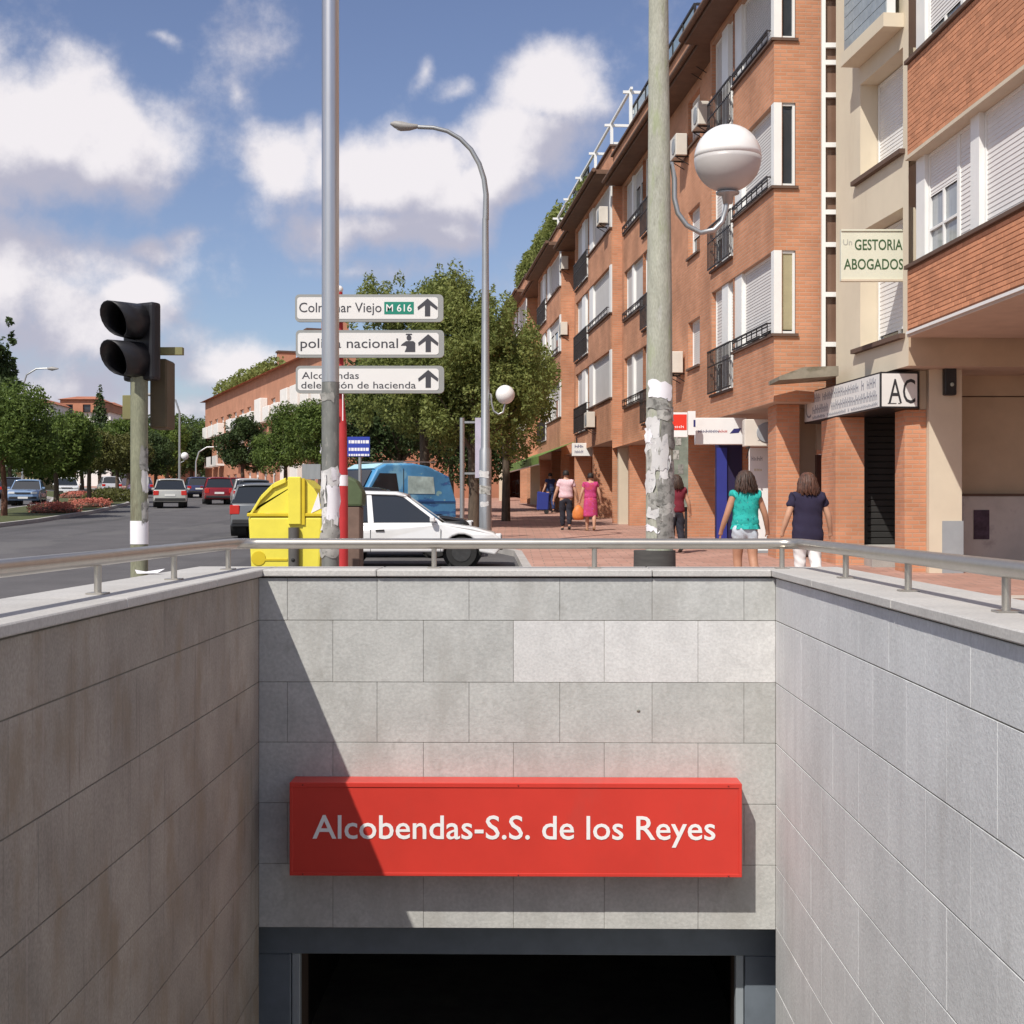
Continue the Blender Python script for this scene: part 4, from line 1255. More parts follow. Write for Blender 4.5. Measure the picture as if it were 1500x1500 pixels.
# black housing turned half left: built round its own axis
hd = R(238)        # direction in which the lamps look (from +x, counter-clockwise): left and towards the camera
HM = Matrix.Translation((0, 0, 0)) @ Matrix.Rotation(hd + R(90), 4, 'Z')     # local -y is the looking direction
b = MB(HM); b.box(-0.145, 0.145, -0.02, 0.07, zz(558), zz(444), M_BLACKP); hs = b.build('housing', tl, bevel=0.025, seg=2)
for (cy) in (472, 528):
    v = MB(HM); cz = zz(cy) ; n = 18; vs = []; fs = []
    for j, (yy, rr) in enumerate(((-0.02, 0.128), (-0.15, 0.124), (-0.29, 0.118))):
        for i in range(n + 1):
            a = R(-80 + 340 * i / n)
            # the lower half of the hood is cut back
            cut = 0.50 + 0.50 * (0.5 + 0.5 * math.sin(a)) ** 0.7
            vs.append((rr * math.cos(a), -0.02 + (yy + 0.02) * cut, cz + rr * math.sin(a)))
    for j in range(2):
        for i in range(n):
            fs.append((j * (n + 1) + i, j * (n + 1) + i + 1, (j + 1) * (n + 1) + i + 1, (j + 1) * (n + 1) + i))
    v.add(vs, fs, M_BLACKP, True)
    ob = v.build('visor', hs)
    m_ = ob.modifiers.new('thickness', 'SOLIDIFY'); m_.thickness = 0.008
    l = MB(HM); prof = [(1e-4, -0.03), (0.06, -0.027), (0.115, -0.0205)]
    l.lathe(prof, mat('dark_lens', (0.05, 0.012, 0.01), 0.25, var=0.1), 20)
    l.v = [tuple(HM @ Vector((x, z, y + cz))) for (x, y, z) in [((HM.inverted() @ Vector(q))[:]) for q in l.v]]
    l.build('lens', hs)
b = MB(); b.box(0.02, 0.10, 0.02, 0.12, zz(548), zz(480), M_OLIVEP); b.build('mounting', tl)
# second signal behind, seen from its side, with bracket and back plate
b = MB(); b.box(xx(214), xx(239), 0.10, 0.36, zz(626), zz(523), M_BROWNP); o2 = b.build('rear_signal', tl, bevel=0.012)
b = MB(); b.box(xx(226), xx(262), 0.10, 0.16, zz(517), zz(506), M_OLIVEP); b.build('bracket_arm', tl)
b = MB(); b.box(xx(170), xx(194), 0.16, 0.20, zz(612), zz(576), M_OLIVEP); b.build('back_plate', tl, bevel=0.004)
b = MB(); b.tube([(0, 0, 0), (0, 0, 0.12)], 0.12, M_OLIVE, 16); b.build('base_plate', tl)

# grey-green lamp post with a globe on a hooked arm
D = 12.0
p = on_ground(966, D); gz = p.z
gl = thing('lamp_post', 'thick lichen-green lamp post plastered with torn posters, white globe on a hook arm', 'street lamp', p)
zz = lambda py: zpx(py, D) - gz
xx = lambda px: (px - 750) / F * D - p.x
b = MB(); b.tube([(0, 0, 0), (0, 0, zz(640)), (0, 0, zz(420)), (-0.005, 0, zz(150)), (-0.012, 0, 7.0)], [0.118, 0.112, 0.104, 0.088, 0.074], M_LICHEN, 26); b.build('pole', gl)
b = MB(); b.tube([(-0.04, 0, 0), (-0.04, 0, zz(806))], [0.19, 0.175], mat('dark_collar', (0.07, 0.068, 0.064), 0.8, var=0.2, vscale=5, stretch=(1, 1, 6)), 24); b.build('collar', gl)
b = MB()
arm = [(xx(975), 0, zz(262)), (xx(988), 0, zz(262))]
arm = []
for (ax, ay) in ((978, 240), (984, 240), (988, 262), (988, 290), (993, 312), (1006, 330), (1026, 341), (1046, 337), (1058, 325), (1063, 308), (1066, 288)):
    arm.append((xx(ax), 0, zz(ay)))
b.tube(arm, 0.0225, M_GALV, 12); b.build('arm', gl)
gx, gzz, gr = xx(1066), zz(232), 49 / F * D
b = MB(); pr = [(gr * math.cos(R(a)), gr * math.sin(R(a))) for a in range(0, 90, 9)] + [(1e-4, gr)]
b.lathe(pr, M_OPAL, 32, (gx, 0, gzz)); glo = b.build('globe', gl)
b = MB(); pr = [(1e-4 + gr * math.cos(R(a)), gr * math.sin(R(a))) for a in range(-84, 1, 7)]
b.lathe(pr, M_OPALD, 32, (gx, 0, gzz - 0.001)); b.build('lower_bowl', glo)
b = MB(); b.lathe([(0.10, -gr - 0.005), (0.095, -gr - 0.02), (0.05, -gr - 0.03), (0.04, -gr - 0.10)], M_GALV, 20, (gx, 0, gzz)); b.build('holder', gl)
rn = random.Random(5)
k = 0
for (y0, y1, a0, a1, m) in ((560, 585, 215, 325, M_PAPERW), (612, 642, 200, 268, M_PAPER), (646, 668, 185, 250, M_PAPER), (655, 690, 205, 262, M_PAPERG), (672, 705, 262, 310, M_PAPER), (690, 722, 190, 245, M_PAPER),
                            (700, 740, 255, 345, M_PAPERG), (596, 616, 250, 345, M_PAPERG), (745, 762, 210, 330, M_PAPER), (770, 778, 195, 262, M_PAPERW), (722, 748, 215, 255, M_PAPERG), (738, 760, 265, 345, M_PAPERG),
                            (585, 600, 205, 300, M_PAPERG), (620, 655, 270, 350, M_PAPERG), (675, 700, 300, 350, M_PAPERG), (640, 690, 230, 300, M_PAPER), (755, 790, 250, 335, M_PAPERG), (630, 650, 195, 235, M_PAPERW)):
    wrap(gl, 0.1125 + 0.0004 * k, a0, a1, zz(y1), zz(y0), m, seed=100 + k); k += 1

# tall street lamp with a swan-neck arm and a small globe
D = 33.5
p = on_ground(711, D); gz = p.z
sl = thing('street_lamp', 'tall grey street lamp with a curved swan-neck arm over the road', 'street lamp', p)
zz = lambda py: zpx(py, D) - gz
xx = lambda px: (px - 750) / F * D - p.x
b = MB(); b.tube([(0, 0, 0), (0, 0, zz(660)), (0, 0, zz(655)), (0, 0, zz(320))], [0.15, 0.14, 0.105, 0.075], M_GALV, 18); b.build('pole', sl)
b = MB(); b.tube([(xx(x), 0, zz(y)) for x, y in ((711.5, 322), (712, 285), (709, 262), (702, 240), (690, 219), (674, 203), (655, 192), (635, 187), (612, 186))], [0.075, 0.065, 0.06, 0.058, 0.055, 0.052, 0.05, 0.05, 0.05], M_GALV, 14); b.build('arm', sl)
b = MB(); b.tube([(xx(x), 0, zz(y)) for x, y in ((612, 185), (600, 186), (588, 185), (578, 182), (572, 181))], [0.06, 0.105, 0.14, 0.10, 0.03], mat('lamp_head_grey', (0.30, 0.29, 0.28), 0.5, var=0.1), 16, flat=0.8); b.build('lamp_head', sl)
b = MB(); b.sphere((xx(587), 0, zz(188)), 0.10, mat('lamp_lens', (0.42, 0.40, 0.36), 0.2, var=0), 14, 8, (1.1, 0.8, 0.55)); b.build('lens', sl)
b = MB(); b.tube([(xx(x), 0, zz(y)) for x, y in ((714, 575), (719, 578), (720, 590), (723, 602), (730, 607), (737, 604), (740, 592))], 0.026, M_GALV, 10); b.build('side_arm', sl)
gr = 14.0 / F * D
b = MB(); b.sphere((xx(740), 0, zz(578)), gr, M_OPAL, 22, 14); b.build('globe', sl)
for k, (y0, y1, a0, a1, m) in enumerate(((690, 700, 200, 300, M_PAPER), (712, 724, 210, 320, M_PAPERG), (735, 742, 220, 300, M_PAPER))):
    wrap(sl, 0.146, a0, a1, zz(y1), zz(y0), m, seed=200 + k)

# thin grey pole with a narrow vertical banner beside it
D = 36.5
p = on_ground(677, D); zz = lambda py: zpx(py, D) - p.z
tp = thing('banner_pole', 'thin grey pole carrying a narrow pale vertical banner under the street tree', 'pole', p)
b = MB(); b.tube([(0, 0, 0), (0, 0, zz(612))], 0.06, M_GALV, 12); b.build('pole', tp)
b = MB(); b.box(0.33, 0.50, -0.02, 0.02, zz(700), zz(612), mat('pale_lilac', (0.48, 0.46, 0.56), 0.6, var=0.1)); b.build('banner', tp)
b = MB(); b.box(0.05, 0.34, -0.012, 0.012, zz(620), zz(617), M_GALV); b.box(0.05, 0.34, -0.012, 0.012, zz(695), zz(692), M_GALV); b.build('banner_arm', tp)

# blue information sign
D = 30.5
p = on_ground(527, D); zz = lambda py: zpx(py, D) - p.z; xx = lambda px: (px - 750) / F * D - p.x
bs = thing('parking_sign', 'small blue sign with white lines beside the red post', 'sign', p)
b = MB(); b.tube([(0, 0.03, 0), (0, 0.03, zz(640))], 0.035, M_GALV, 10); b.build('post', bs)
b = MB(); b.box(xx(509), xx(542), -0.02, 0.0, zz(669), zz(640), mat('sign_blue', (0.03, 0.055, 0.36), 0.45, var=0.05)); pn = b.build('sign_panel', bs, bevel=0.006)
b = MB(); rn = random.Random(8)
for r0 in (645, 656, 665):
    x = xx(511)
    while x < xx(539):
        w = rn.uniform(0.03, 0.07); b.box(x, x + w, -0.0235, -0.0205, zz(r0 + (4.6 if r0 < 665 else 3)), zz(r0), M_PAPERW); x += w + 0.014
b.build('lettering', pn, kind='stuff')
# back of a small sign behind the yellow container
D = 24.0
p = on_ground(458, D); zz = lambda py: zpx(py, D) - p.z; xx = lambda px: (px - 750) / F * D - p.x
bk = thing('road_sign', 'grey back of a small plate sign above the yellow container', 'sign', p)
b = MB(); b.tube([(0, 0, 0), (0, 0, zz(690))], 0.03, M_GALV, 10); b.build('post', bk)
b = MB(); b.box(xx(443), xx(470), -0.05, -0.03, zz(702), zz(680), M_GALV); b.build('sign_panel', bk)

# yellow recycling container
M_TRIMB = mat('near_black', (0.015, 0.015, 0.015), 0.7, var=0)
M_YEL = mat('yellow_plastic', (0.78, 0.68, 0.075), 0.45, var=0.06, vscale=4, coat=0.1)
M_YELD = mat('yellow_plastic_dull', (0.62, 0.47, 0.02), 0.5, var=0.08, vscale=4)
M_BINK = mat('dark_fitting', (0.10, 0.095, 0.09), 0.6, var=0.15)
D = 20.0
p = on_ground(431, D); p.z -= 0.06; zz = lambda py: zpx(py, D) - p.z; xx = lambda px: (px - 750) / F * D - p.x
yb = thing('recycling_container', 'bright yellow recycling container with a rounded lid at the kerb', 'container', p, R(0))
X0, X1 = xx(374), xx(480); zt = zz(702)
b = MB()   # body: slightly wider at the top
zb, zm = 0.12, zz(757)
b.prism([(X0 + 0.06, zb), (X1 - 0.06, zb), (X1, zm), (X0, zm)], -0.55, 0.55, M_YEL); b.build('body', yb, bevel=0.03, seg=2)
b = MB(); b.prism([(X0 - 0.015, zm + 0.002), (X1 + 0.015, zm + 0.002), (X1 + 0.015, zm + 0.05), (X0 - 0.015, zm + 0.05)], -0.565, 0.565, M_YELD); b.build('rim', yb, bevel=0.01)
cxm = xx(441)
side = []
top_pts = [(X1 + 0.0, zm + 0.052), (X1 - 0.02, zz(735)), (X1 - 0.12, zz(716)), (cxm + 0.12, zz(703)), (cxm - 0.06, zz(702)), (xx(410), zz(712)), (xx(392), zz(730)), (xx(377), zz(752)), (X0, zm + 0.052)]
b = MB(); b.prism(top_pts, -0.52, 0.52, M_YEL); b.build('lid', yb, bevel=0.03, seg=2)
b = MB()   # curved lip along the lid edge
lip = [(xx(376), zz(753)), (xx(392), zz(727)), (xx(410), zz(709)), (xx(428), zz(701))]
for i in range(len(lip) - 1):
    (xa, za), (xb, zb_) = lip[i], lip[i + 1]
    b.prism([(xa, za - 0.07), (xb, zb_ - 0.07), (xb, zb_), (xa, za)], -0.56, -0.522, M_YEL)
b.build('lid_lip', yb, bevel=0.008)
b = MB(); b.prism([(xx(432), zz(768)), (xx(450), zz(768)), (xx(450), zz(700)), (xx(431), zz(700))], -0.60, -0.523, M_YEL); b.build('rib', yb, bevel=0.012)
b = MB(); b.box(xx(450) + 0.003, xx(455), -0.575, -0.523, zz(768), zz(702), M_YELD); b.build('rib_painted_shadow', yb)  # duller yellow strip coloured as the rib's shadow on the lid
b = MB(); b.tube([(xx(440), -0.60, 0.18), (xx(440), -0.60, zz(772))], 0.075, M_BINK, 14); b.build('lifting_pin', yb)
b = MB(); b.sphere((xx(440), -0.66, zz(818)), 0.03, M_TRIMB, 10, 8); b.build('pin_hole', yb)
for zc in (0.42, 0.60, 0.78):
    b = MB(); b.box(xx(380), xx(430), -0.562, -0.551, zc, zc + 0.025, M_YELD); b.build('body_ridge', yb)
b = MB(); b.lathe([(0.10, 0), (0.095, 0.008), (1e-4, 0.009)], M_YELD, 20, smooth=False); b.v = [(x + xx(389), -0.553 - z, y + zz(816)) for x, y, z in b.v]; b.build('round_badge', yb)
b = MB(); b.prism([(xx(463), zz(752)), (xx(477), zz(745)), (xx(474), zz(722))], -0.527, -0.5235, M_PAPERW); b.build('sticker', yb)
for x in (X0 + 0.1, X1 - 0.1):
    for y in (-0.45, 0.45):
        b = MB(); b.box(x - 0.06, x + 0.06, y - 0.06, y + 0.06, 0, 0.118, M_BINK); b.build('foot', yb)
# green bottle bank, mostly hidden
D = 25.5
p = on_ground(514, D); p.z -= 0.06
gb = thing('litter_container', 'olive green slope-topped litter container squeezed between the red post and the white car', 'container', p)
zz = lambda py: zpx(py, D) - p.z; xx = lambda px: (px - 750) / F * D - p.x
M_GRN = mat('green_container', (0.085, 0.115, 0.055), 0.6, var=0.15); M_GRND = mat('brown_container_base', (0.17, 0.11, 0.085), 0.75, var=0.25, vscale=3)
b = MB(); b.box(xx(500), xx(530), -0.3, 0.3, 0.08, zz(742), M_GRND); b.build('base', gb, bevel=0.02)
b = MB(); b.prism([(xx(499), zz(742) + 0.003), (xx(533), zz(742) + 0.003), (xx(534), zz(722)), (xx(524), zz(704)), (xx(510), zz(697)), (xx(499), zz(697))], -0.32, 0.32, M_GRN); b.build('hood', gb, bevel=0.04, seg=2)
for x in (504, 526):
    b = MB(); b.box(xx(x) - 0.03, xx(x) + 0.03, -0.25, 0.25, 0, 0.078, M_BINK); b.build('foot', gb)

# scrap of paper on the coping by the traffic light
b = MB(); b.add([(-0.07, 0, 0.002), (0.06, -0.02, 0.006), (0.09, 0.05, 0.03), (-0.03, 0.06, 0.012), (-0.09, 0.03, 0.025)], [(0, 1, 2, 3), (0, 3, 4)], M_PAPERW)
o = b.build('paper_scrap', loc=(-2.22, 8.75, 1.222)); tag(o, 'crumpled white paper scrap lying on the left coping by the traffic light', 'litter')

# ------------------------------------------------------------------ shop signs
def rows_of_bars(mb, x0, x1, z0, z1, y0, y1, m, seed, wmin=0.04, wmax=0.09, gap=0.02, fill=0.86):
    """print too small to read in the photo: short uneven strokes"""
    rn = random.Random(seed); x = x0
    while x < x1 - wmin:
        w = min(rn.uniform(wmin, wmax), x1 - x)
        if rn.random() < fill:
            h = (z1 - z0) * rn.uniform(0.75, 1.0)
            t = w * 0.22
            mb.box(x, x + t, y0, y1, z0, z0 + h, m); mb.box(x + w - t, x + w, y0, y1, z0, z0 + h * rn.uniform(.6, 1), m)
            mb.box(x + t, x + w - t, y0, y1, z0 + h * 0.42, z0 + h * 0.56, m)
        x += w + gap

# two-faced AC sign
pA = Vector((6.17, 24.0, 0)); u = Vector((-0.09, 1.0, 0)).normalized()
ac = thing('shop_sign', 'white box sign with the letters AC and small grey print', 'sign', (pA.x, pA.y, 0), math.atan2(u.y, u.x))
# local x runs away along the front, local y = towards the street
LZ0, LZ1 = 3.34, 3.95
b = MB(); b.box(0.0, 4.35, -0.66, 0.0, LZ0, LZ1, M_BLACKP); b.build('box_frame', ac, bevel=0.006)
b = MB(); b.box(0.05, 4.33, 0.001, 0.006, LZ0 + 0.03, LZ1 - 0.03, M_SIGNW); fl = b.build('long_face', ac)
b = MB(); b.box(-0.006, -0.001, -0.63, -0.02, LZ0 + 0.03, LZ1 - 0.03, M_SIGNW); fe = b.build('end_face', ac)
fm = Matrix(((0, 1, 0, 0), (-1, 0, 0, 0), (0, 0, 1, 0), (0, 0, 0, 1)))     # text x -> local -y, text -y -> local -x
serif_y = -0.55
text_mesh('AC', M_BLACKL, w=0.46, h=0.43, bold=0.0, x=0.135, z=LZ0 + 0.085, y=-0.009, faceM=fm, parent=fe)
b = MB()
for (x0, x1, z0) in ((0.12, 0.27, 0.085), (0.30, 0.34, 0.085)):
    b.box(-0.0115, -0.008, -x1 - 0.0, -x0 + 0.0, LZ0 + z0 - 0.012, LZ0 + z0, M_BLACKL)
b.build('serif', fe)
M_GREYL = mat('grey_print', (0.26, 0.27, 0.30), 0.6, var=0.0)
b = MB(Matrix(((-1, 0, 0, 4.33), (0, -1, 0, 0.0), (0, 0, 1, 0), (0, 0, 0, 1))))
rows_of_bars(b, 0.55, 4.2, LZ0 + 0.37, LZ1 - 0.06, -0.010, -0.0065, M_GREYL, 1, 0.07, 0.13, 0.035)
rows_of_bars(b, 0.55, 1.5, LZ0 + 0.15, LZ0 + 0.33, -0.010, -0.0065, M_GREYL, 2, 0.07, 0.13, 0.035, 1)
rows_of_bars(b, 1.7, 4.2, LZ0 + 0.15, LZ0 + 0.33, -0.010, -0.0065, M_GREYL, 3, 0.07, 0.13, 0.035, 1)
rows_of_bars(b, 0.55, 4.2, LZ0 + 0.05, LZ0 + 0.12, -0.010, -0.0065, M_GREYL, 4, 0.05, 0.09, 0.03)
b.build('small_print', fl, kind='stuff')
fm2 = Matrix(((-1, 0, 0, 4.27), (0, -1, 0, 0.0), (0, 0, 1, 0), (0, 0, 0, 1)))
text_mesh('C', M_GREYL, w=0.34, h=0.40, bold=-0.01, x=0.04, z=LZ0 + 0.09, y=-0.008, faceM=fm2, parent=fl)

# GESTORIA ABOGADOS blade sign
D = 24.2
gs_ = thing('shop_sign', 'cream blade sign reading GESTORIA ABOGADOS on the cream house', 'sign', ((1280 - 750) / F * D, D, zpx(374, D)))
gx = lambda px: (px - 1284) / F * D
gzf = lambda py: (374 - py) / F * D
M_CRS = mat('sign_cream', (0.66, 0.66, 0.54), 0.5, var=0.03)
M_GRL = mat('green_letters', (0.045, 0.10, 0.04), 0.5, var=0)
b = MB(); b.box(gx(1236), gx(1332), 0.0, 0.10, gzf(412), gzf(336), M_CRS); pn = b.build('panel', gs_, bevel=0.008)
b = MB()
b.box(gx(1236), gx(1332), -0.02, 0.0, gzf(338.5), gzf(336), M_CRS); b.box(gx(1236), gx(1332), -0.02, 0.0, gzf(412), gzf(409), M_CREAMC); b.build('rim', gs_)
text_mesh('GESTORIA', M_GRL, w=(1326 - 1256) / F * D, h=16 / F * D, bold=0.012, x=gx(1256), z=gzf(366), y=-0.003, parent=pn)
text_mesh('ABOGADOS', M_GRL, w=(1327 - 1240) / F * D, h=16 / F * D, bold=0.012, x=gx(1240), z=gzf(394.5), y=-0.003, parent=pn)
text_mesh('Un', mat('pale_letters', (0.40, 0.40, 0.36), 0.6, var=0), w=(1252 - 1239) / F * D, h=9 / F * D, x=gx(1239), z=gzf(359), y=-0.003, parent=pn)

# white fascia sign over the blue door
D = 31.0
wf = thing('shop_sign', 'long white fascia sign above the dark blue door', 'sign', ((1056 - 750) / F * D, D, zpx(631, D)))
gx = lambda px: (px - 1056) / F * D
gzf = lambda py: (631 - py) / F * D
b = MB(); b.box(gx(1019), gx(1094), 0.0, 0.22, gzf(651), gzf(612), M_WHITE); pn = b.build('panel', wf, bevel=0.01)
b = MB(); rows_of_bars(b, gx(1023), gx(1053), gzf(634), gzf(629), -0.004, -0.001, mat('navy_letters', (0.03, 0.03, 0.14), 0.5, var=0), 9, 0.03, 0.06, 0.015, 1); b.build('lettering', pn, kind='stuff')
b = MB(); rows_of_bars(b, gx(1053), gx(1068), gzf(634), gzf(629), -0.004, -0.001, mat('red_letters', (0.45, 0.03, 0.03), 0.5, var=0), 10, 0.03, 0.06, 0.015, 1); b.build('lettering', pn, kind='stuff')
b = MB(); b.prism([(gx(1069), gzf(635)), (gx(1082), gzf(634)), (gx(1086), gzf(627)), (gx(1075), gzf(628))], -0.004, -0.001, MATS['navy_letters']); b.build('emblem', pn)
# red and white sign next to it, behind the lamp post
D = 30.6
rs = thing('shop_sign', 'square red and white sign just past the lamp post', 'sign', ((1000 - 750) / F * D, D, zpx(620, D)))
gx = lambda px: (px - 1000) / F * D
gzf = lambda py: (620 - py) / F * D
b = MB(); b.box(gx(983), gx(1007), 0.0, 0.12, gzf(640), gzf(604), M_WHITE); pn = b.build('panel', rs)
M_RBR = mat('bright_red', (0.72, 0.04, 0.02), 0.5, var=0.03)
b = MB(); b.box(gx(983), gx(1006), -0.005, -0.001, gzf(630), gzf(607), M_RBR); b.build('red_field', pn)
b = MB(); rows_of_bars(b, gx(986), gx(1004), gzf(627), gzf(623), -0.009, -0.0055, M_LETTER, 3, 0.05, 0.08, 0.02, 1); b.build('lettering', pn, kind='stuff')
b = MB(); b.box(gx(1008), gx(1019), 0.02, 0.10, gzf(637), gzf(602), M_WHITE); sd = b.build('side_panel', rs)
b = MB(); b.box(gx(1016), gx(1019), 0.012, 0.019, gzf(625), gzf(615), MATS['navy_letters']); b.build('emblem', sd)
# tall white banner by the blue door
D = 30.2
wb = thing('shop_banner', 'tall white standing banner between the blue door and the brick pier', 'banner', ((1111 - 750) / F * D, D, ground_z(D) + 0.06))
gx = lambda px: (px - 1111) / F * D
gzf = lambda py: zpx(py, D) - ground_z(D) - 0.06
b = MB(); b.box(gx(1097), gx(1126), 0.0, 0.03, 0.05, gzf(656), M_WHITE); pn = b.build('sheet', wb)
b = MB(); rows_of_bars(b, gx(1101), gx(1120), gzf(675), gzf(668), -0.004, -0.001, M_GREYL, 13, 0.03, 0.06, 0.02, 1); rows_of_bars(b, gx(1105), gx(1118), gzf(690), gzf(686), -0.004, -0.001, mat('ochre', (0.5, 0.42, 0.2), 0.6, var=0), 14, 0.03, 0.06, 0.02, 1); b.build('lettering', pn, kind='stuff')
b = MB(); b.box(gx(1097), gx(1126), -0.1, 0.14, 0.0, 0.049, M_GREYP); b.build('foot', wb)
# small white sign with dark print, green awning further on
D = 54.0
sw = thing('shop_sign', 'small white box sign hanging under the arcade beyond the couple', 'sign', ((852 - 750) / F * D, D, zpx(658, D)))
gx = lambda px: (px - 852) / F * D
gzf = lambda py: (658 - py) / F * D
b = MB(); b.box(gx(838), gx(868), 0.0, 0.3, gzf(668), gzf(649), M_WHITE); pn = b.build('box_body', sw, bevel=0.01)
b = MB(); rows_of_bars(b, gx(842), gx(854), gzf(656), gzf(651), -0.005, -0.001, MATS['navy_letters'], 15, 0.05, 0.1, 0.02, 1); rows_of_bars(b, gx(842), gx(854), gzf(664), gzf(659), -0.005, -0.001, MATS['navy_letters'], 16, 0.05, 0.1, 0.02, 1); b.build('lettering', pn, kind='stuff')
b = MB(); b.tube([(gx(845), 0.15, gzf(649)), (gx(845), 0.15, gzf(641))], 0.03, M_IRON, 8); b.build('hanger', sw)
M_AWN = mat('green_awning', (0.13, 0.22, 0.05), 0.8, var=0.15, vscale=3)
aw = thing('awning', 'green shop awning along the arcade beneath the street tree', 'awning', (0, 0, 0))
a_, b_ = bay_pt(59.0), bay_pt(76.0)
b = MB(); b.add([(a_[0] - 1.3, a_[1], 3.9), (a_[0] + 0.2, a_[1], 4.5), (b_[0] + 0.2, b_[1], 4.6), (b_[0] - 1.3, b_[1], 4.0), (a_[0] - 1.3, a_[1], 3.55), (b_[0] - 1.3, b_[1], 3.65)],
               [(0, 1, 2, 3), (0, 3, 5, 4)], M_AWN); o = b.build('cloth', aw)
mm = o.modifiers.new('thickness', 'SOLIDIFY'); mm.thickness = 0.02
b = MB(); b.tube([(a_[0] - 1.28, a_[1], 3.56), (b_[0] - 1.28, b_[1], 3.66)], 0.03, M_GALV, 8); b.build('front_bar', aw)
# dark wall lamp on the cream column, faded poster on the garage wall
D = 24.1
wl = thing('wall_lamp', 'black box lamp on the shaded cream column by the garage', 'wall lamp', ((1389 - 750) / F * D, D, zpx(559, D)))
b = MB(); b.box(-0.105, 0.105, -0.14, -0.001, -0.24, 0.24, M_BLACKP); b.build('casing', wl, bevel=0.03, seg=2)
b = MB(); b.sphere((0.02, -0.15, -0.06), 0.035, mat('lamp_painted_glint', (0.35, 0.42, 0.38), 0.2, var=0), 10, 8); b.build('lens', wl)  # glint put into colour: small pale ball on the black casing
D = 25.05
po = MB(); po.box((1426 - 750) / F * D, (1449 - 750) / F * D, D - 0.012, D - 0.002, zpx(790, D), zpx(747, D), mat('dark_poster', (0.075, 0.05, 0.075), 0.8, var=0.4, vscale=9))
o = po.build('wall_poster'); tag(o, 'torn dark purple poster on the pale lower garage wall', 'poster')
# electrical cabinet-like notice board behind the lamp post
D = 33.0
nb = thing('notice_board', 'narrow grey-green notice board covered in scraps behind the lamp post', 'notice board', ((996 - 750) / F * D, D, ground_z(D) + 0.06))
b = MB(); b.box(-0.19, 0.19, 0.0, 0.22, 0.9, 2.75, mat('board_green', (0.20, 0.23, 0.19), 0.8, var=0.3, vscale=5)); b.build('board', nb)
for s in (-0.15, 0.15):
    b = MB(); b.box(s - 0.03, s + 0.03, 0.08, 0.14, 0.0, 0.898, M_IRON); b.build('leg', nb)
for i in range(5):
    b = MB(); b.box(-0.15 + 0.05 * (i % 3), -0.02 + 0.05 * (i % 3), -0.008, -0.002, 1.0 + 0.33 * i, 1.22 + 0.33 * i, M_PAPERG); b.build('paper', nb)

# ------------------------------------------------------------------ air conditioners
def ac_px(label, px, py, rec, M, P, dfun):
    d = dfun(px)
    a = (d - P[1]) * LB
    aircon(label, M, a, rec, zpx(py, d))
drec = lambda px: (7.39 + 0.32) / ((px - 750) / F + 0.085)
P2 = bay_pt(27.6); P3 = bay_pt(48.0); P4 = bay_pt(62.3)
ac_px('air conditioner under the small lowest side window right of the lamp post', 1000, 548, -0.32, MB2, P2, drec)
ac_px('air conditioner left of the white globe, lower of a pair', 1006, 232, -0.32, MB2, P2, drec)
ac_px('air conditioner just above and behind the white globe', 1034, 188, -0.32, MB2, P2, lambda px: 34.6)
ac_px('air conditioner under the brown eave right of the lamp post top', 1034, 98, -0.32, MB2, P2, lambda px: 35.2)
ac_px('air conditioner on the railing of the pergola house, lowest of its floors', 872, 627, 0.0, MB3, P3, lambda px: 7.39 / ((px - 750) / F + 0.085))
ac_px('air conditioner at the middle floor between the two far bays', 832, 492, -0.32, MB3, P3, drec)
ac_px('air conditioner at the top floor between the two far bays', 833, 396, -0.32, MB3, P3, drec)
ac_px('air conditioner hung on the top bay of the pergola house', 893, 330, 0.0, MB3, P3, lambda px: 48.6)
t = aircon('air conditioner low over the pavement beside the white fascia sign', Matrix.Rotation(R(0), 4, 'Z'), (1119 - 750) / F * 31.0, 31.4, zpx(656, 31.0))
t.rotation_euler = (0, 0, R(180)); t.location = ((1117 - 750) / F * 29.6, 29.9, zpx(654, 29.6))

# ------------------------------------------------------------------ white pergola on the roof
pg = thing('pergola', 'white metal pergola frame standing on the roof terrace', 'pergola', B3.location, B3.rotation_euler.z)
zb, zt = TOP3 + 0.15, 15.15
post_i = 0
for a in (-1.6, 2.4, 6.4, 10.4, 14.4, 18.5):
    b = MB(); b.box(a - 0.05, a + 0.05, -0.45, -0.35, zb, zt, M_FRAME); b.build('post', pg)
    b = MB(); b.box(a - 0.04, a + 0.04, -3.3, -0.15, zt + 0.001, zt + 0.09, M_FRAME); b.build('cross_beam', pg)
    b = MB(); b.box(a - 0.035, a + 0.035, -3.3, -0.471, zt - 0.66, zt - 0.54, M_FRAME); b.build('cross_beam', pg)
b = MB(); b.box(-1.8, 18.8, -0.44, -0.36, zt + 0.091, zt + 0.17, M_FRAME); b.build('long_beam', pg)
b = MB(); b.box(-1.8, 18.8, -3.2, -3.12, zt + 0.091, zt + 0.17, M_FRAME); b.build('long_beam', pg)

# ------------------------------------------------------------------ vehicles
M_CGL = mat('car_glass', (0.022, 0.026, 0.03), 0.05, var=0.0, spec=0.8)
M_TYRE = mat('tyre', (0.022, 0.022, 0.022), 0.85, var=0.15, vscale=10)
M_RIM = mat('wheel_rim', (0.42, 0.42, 0.42), 0.35, 0.8, var=0.1)
M_TRIM = mat('car_trim', (0.03, 0.03, 0.032), 0.6, var=0.1)
M_TAIL = mat('tail_light', (0.50, 0.015, 0.012), 0.2, var=0.05, coat=0.5)
M_HEADL = mat('head_light', (0.70, 0.72, 0.74), 0.1, var=0.0, spec=0.8, coat=0.5)
M_PLATE = mat('number_plate', (0.70, 0.70, 0.68), 0.5, var=0.02)


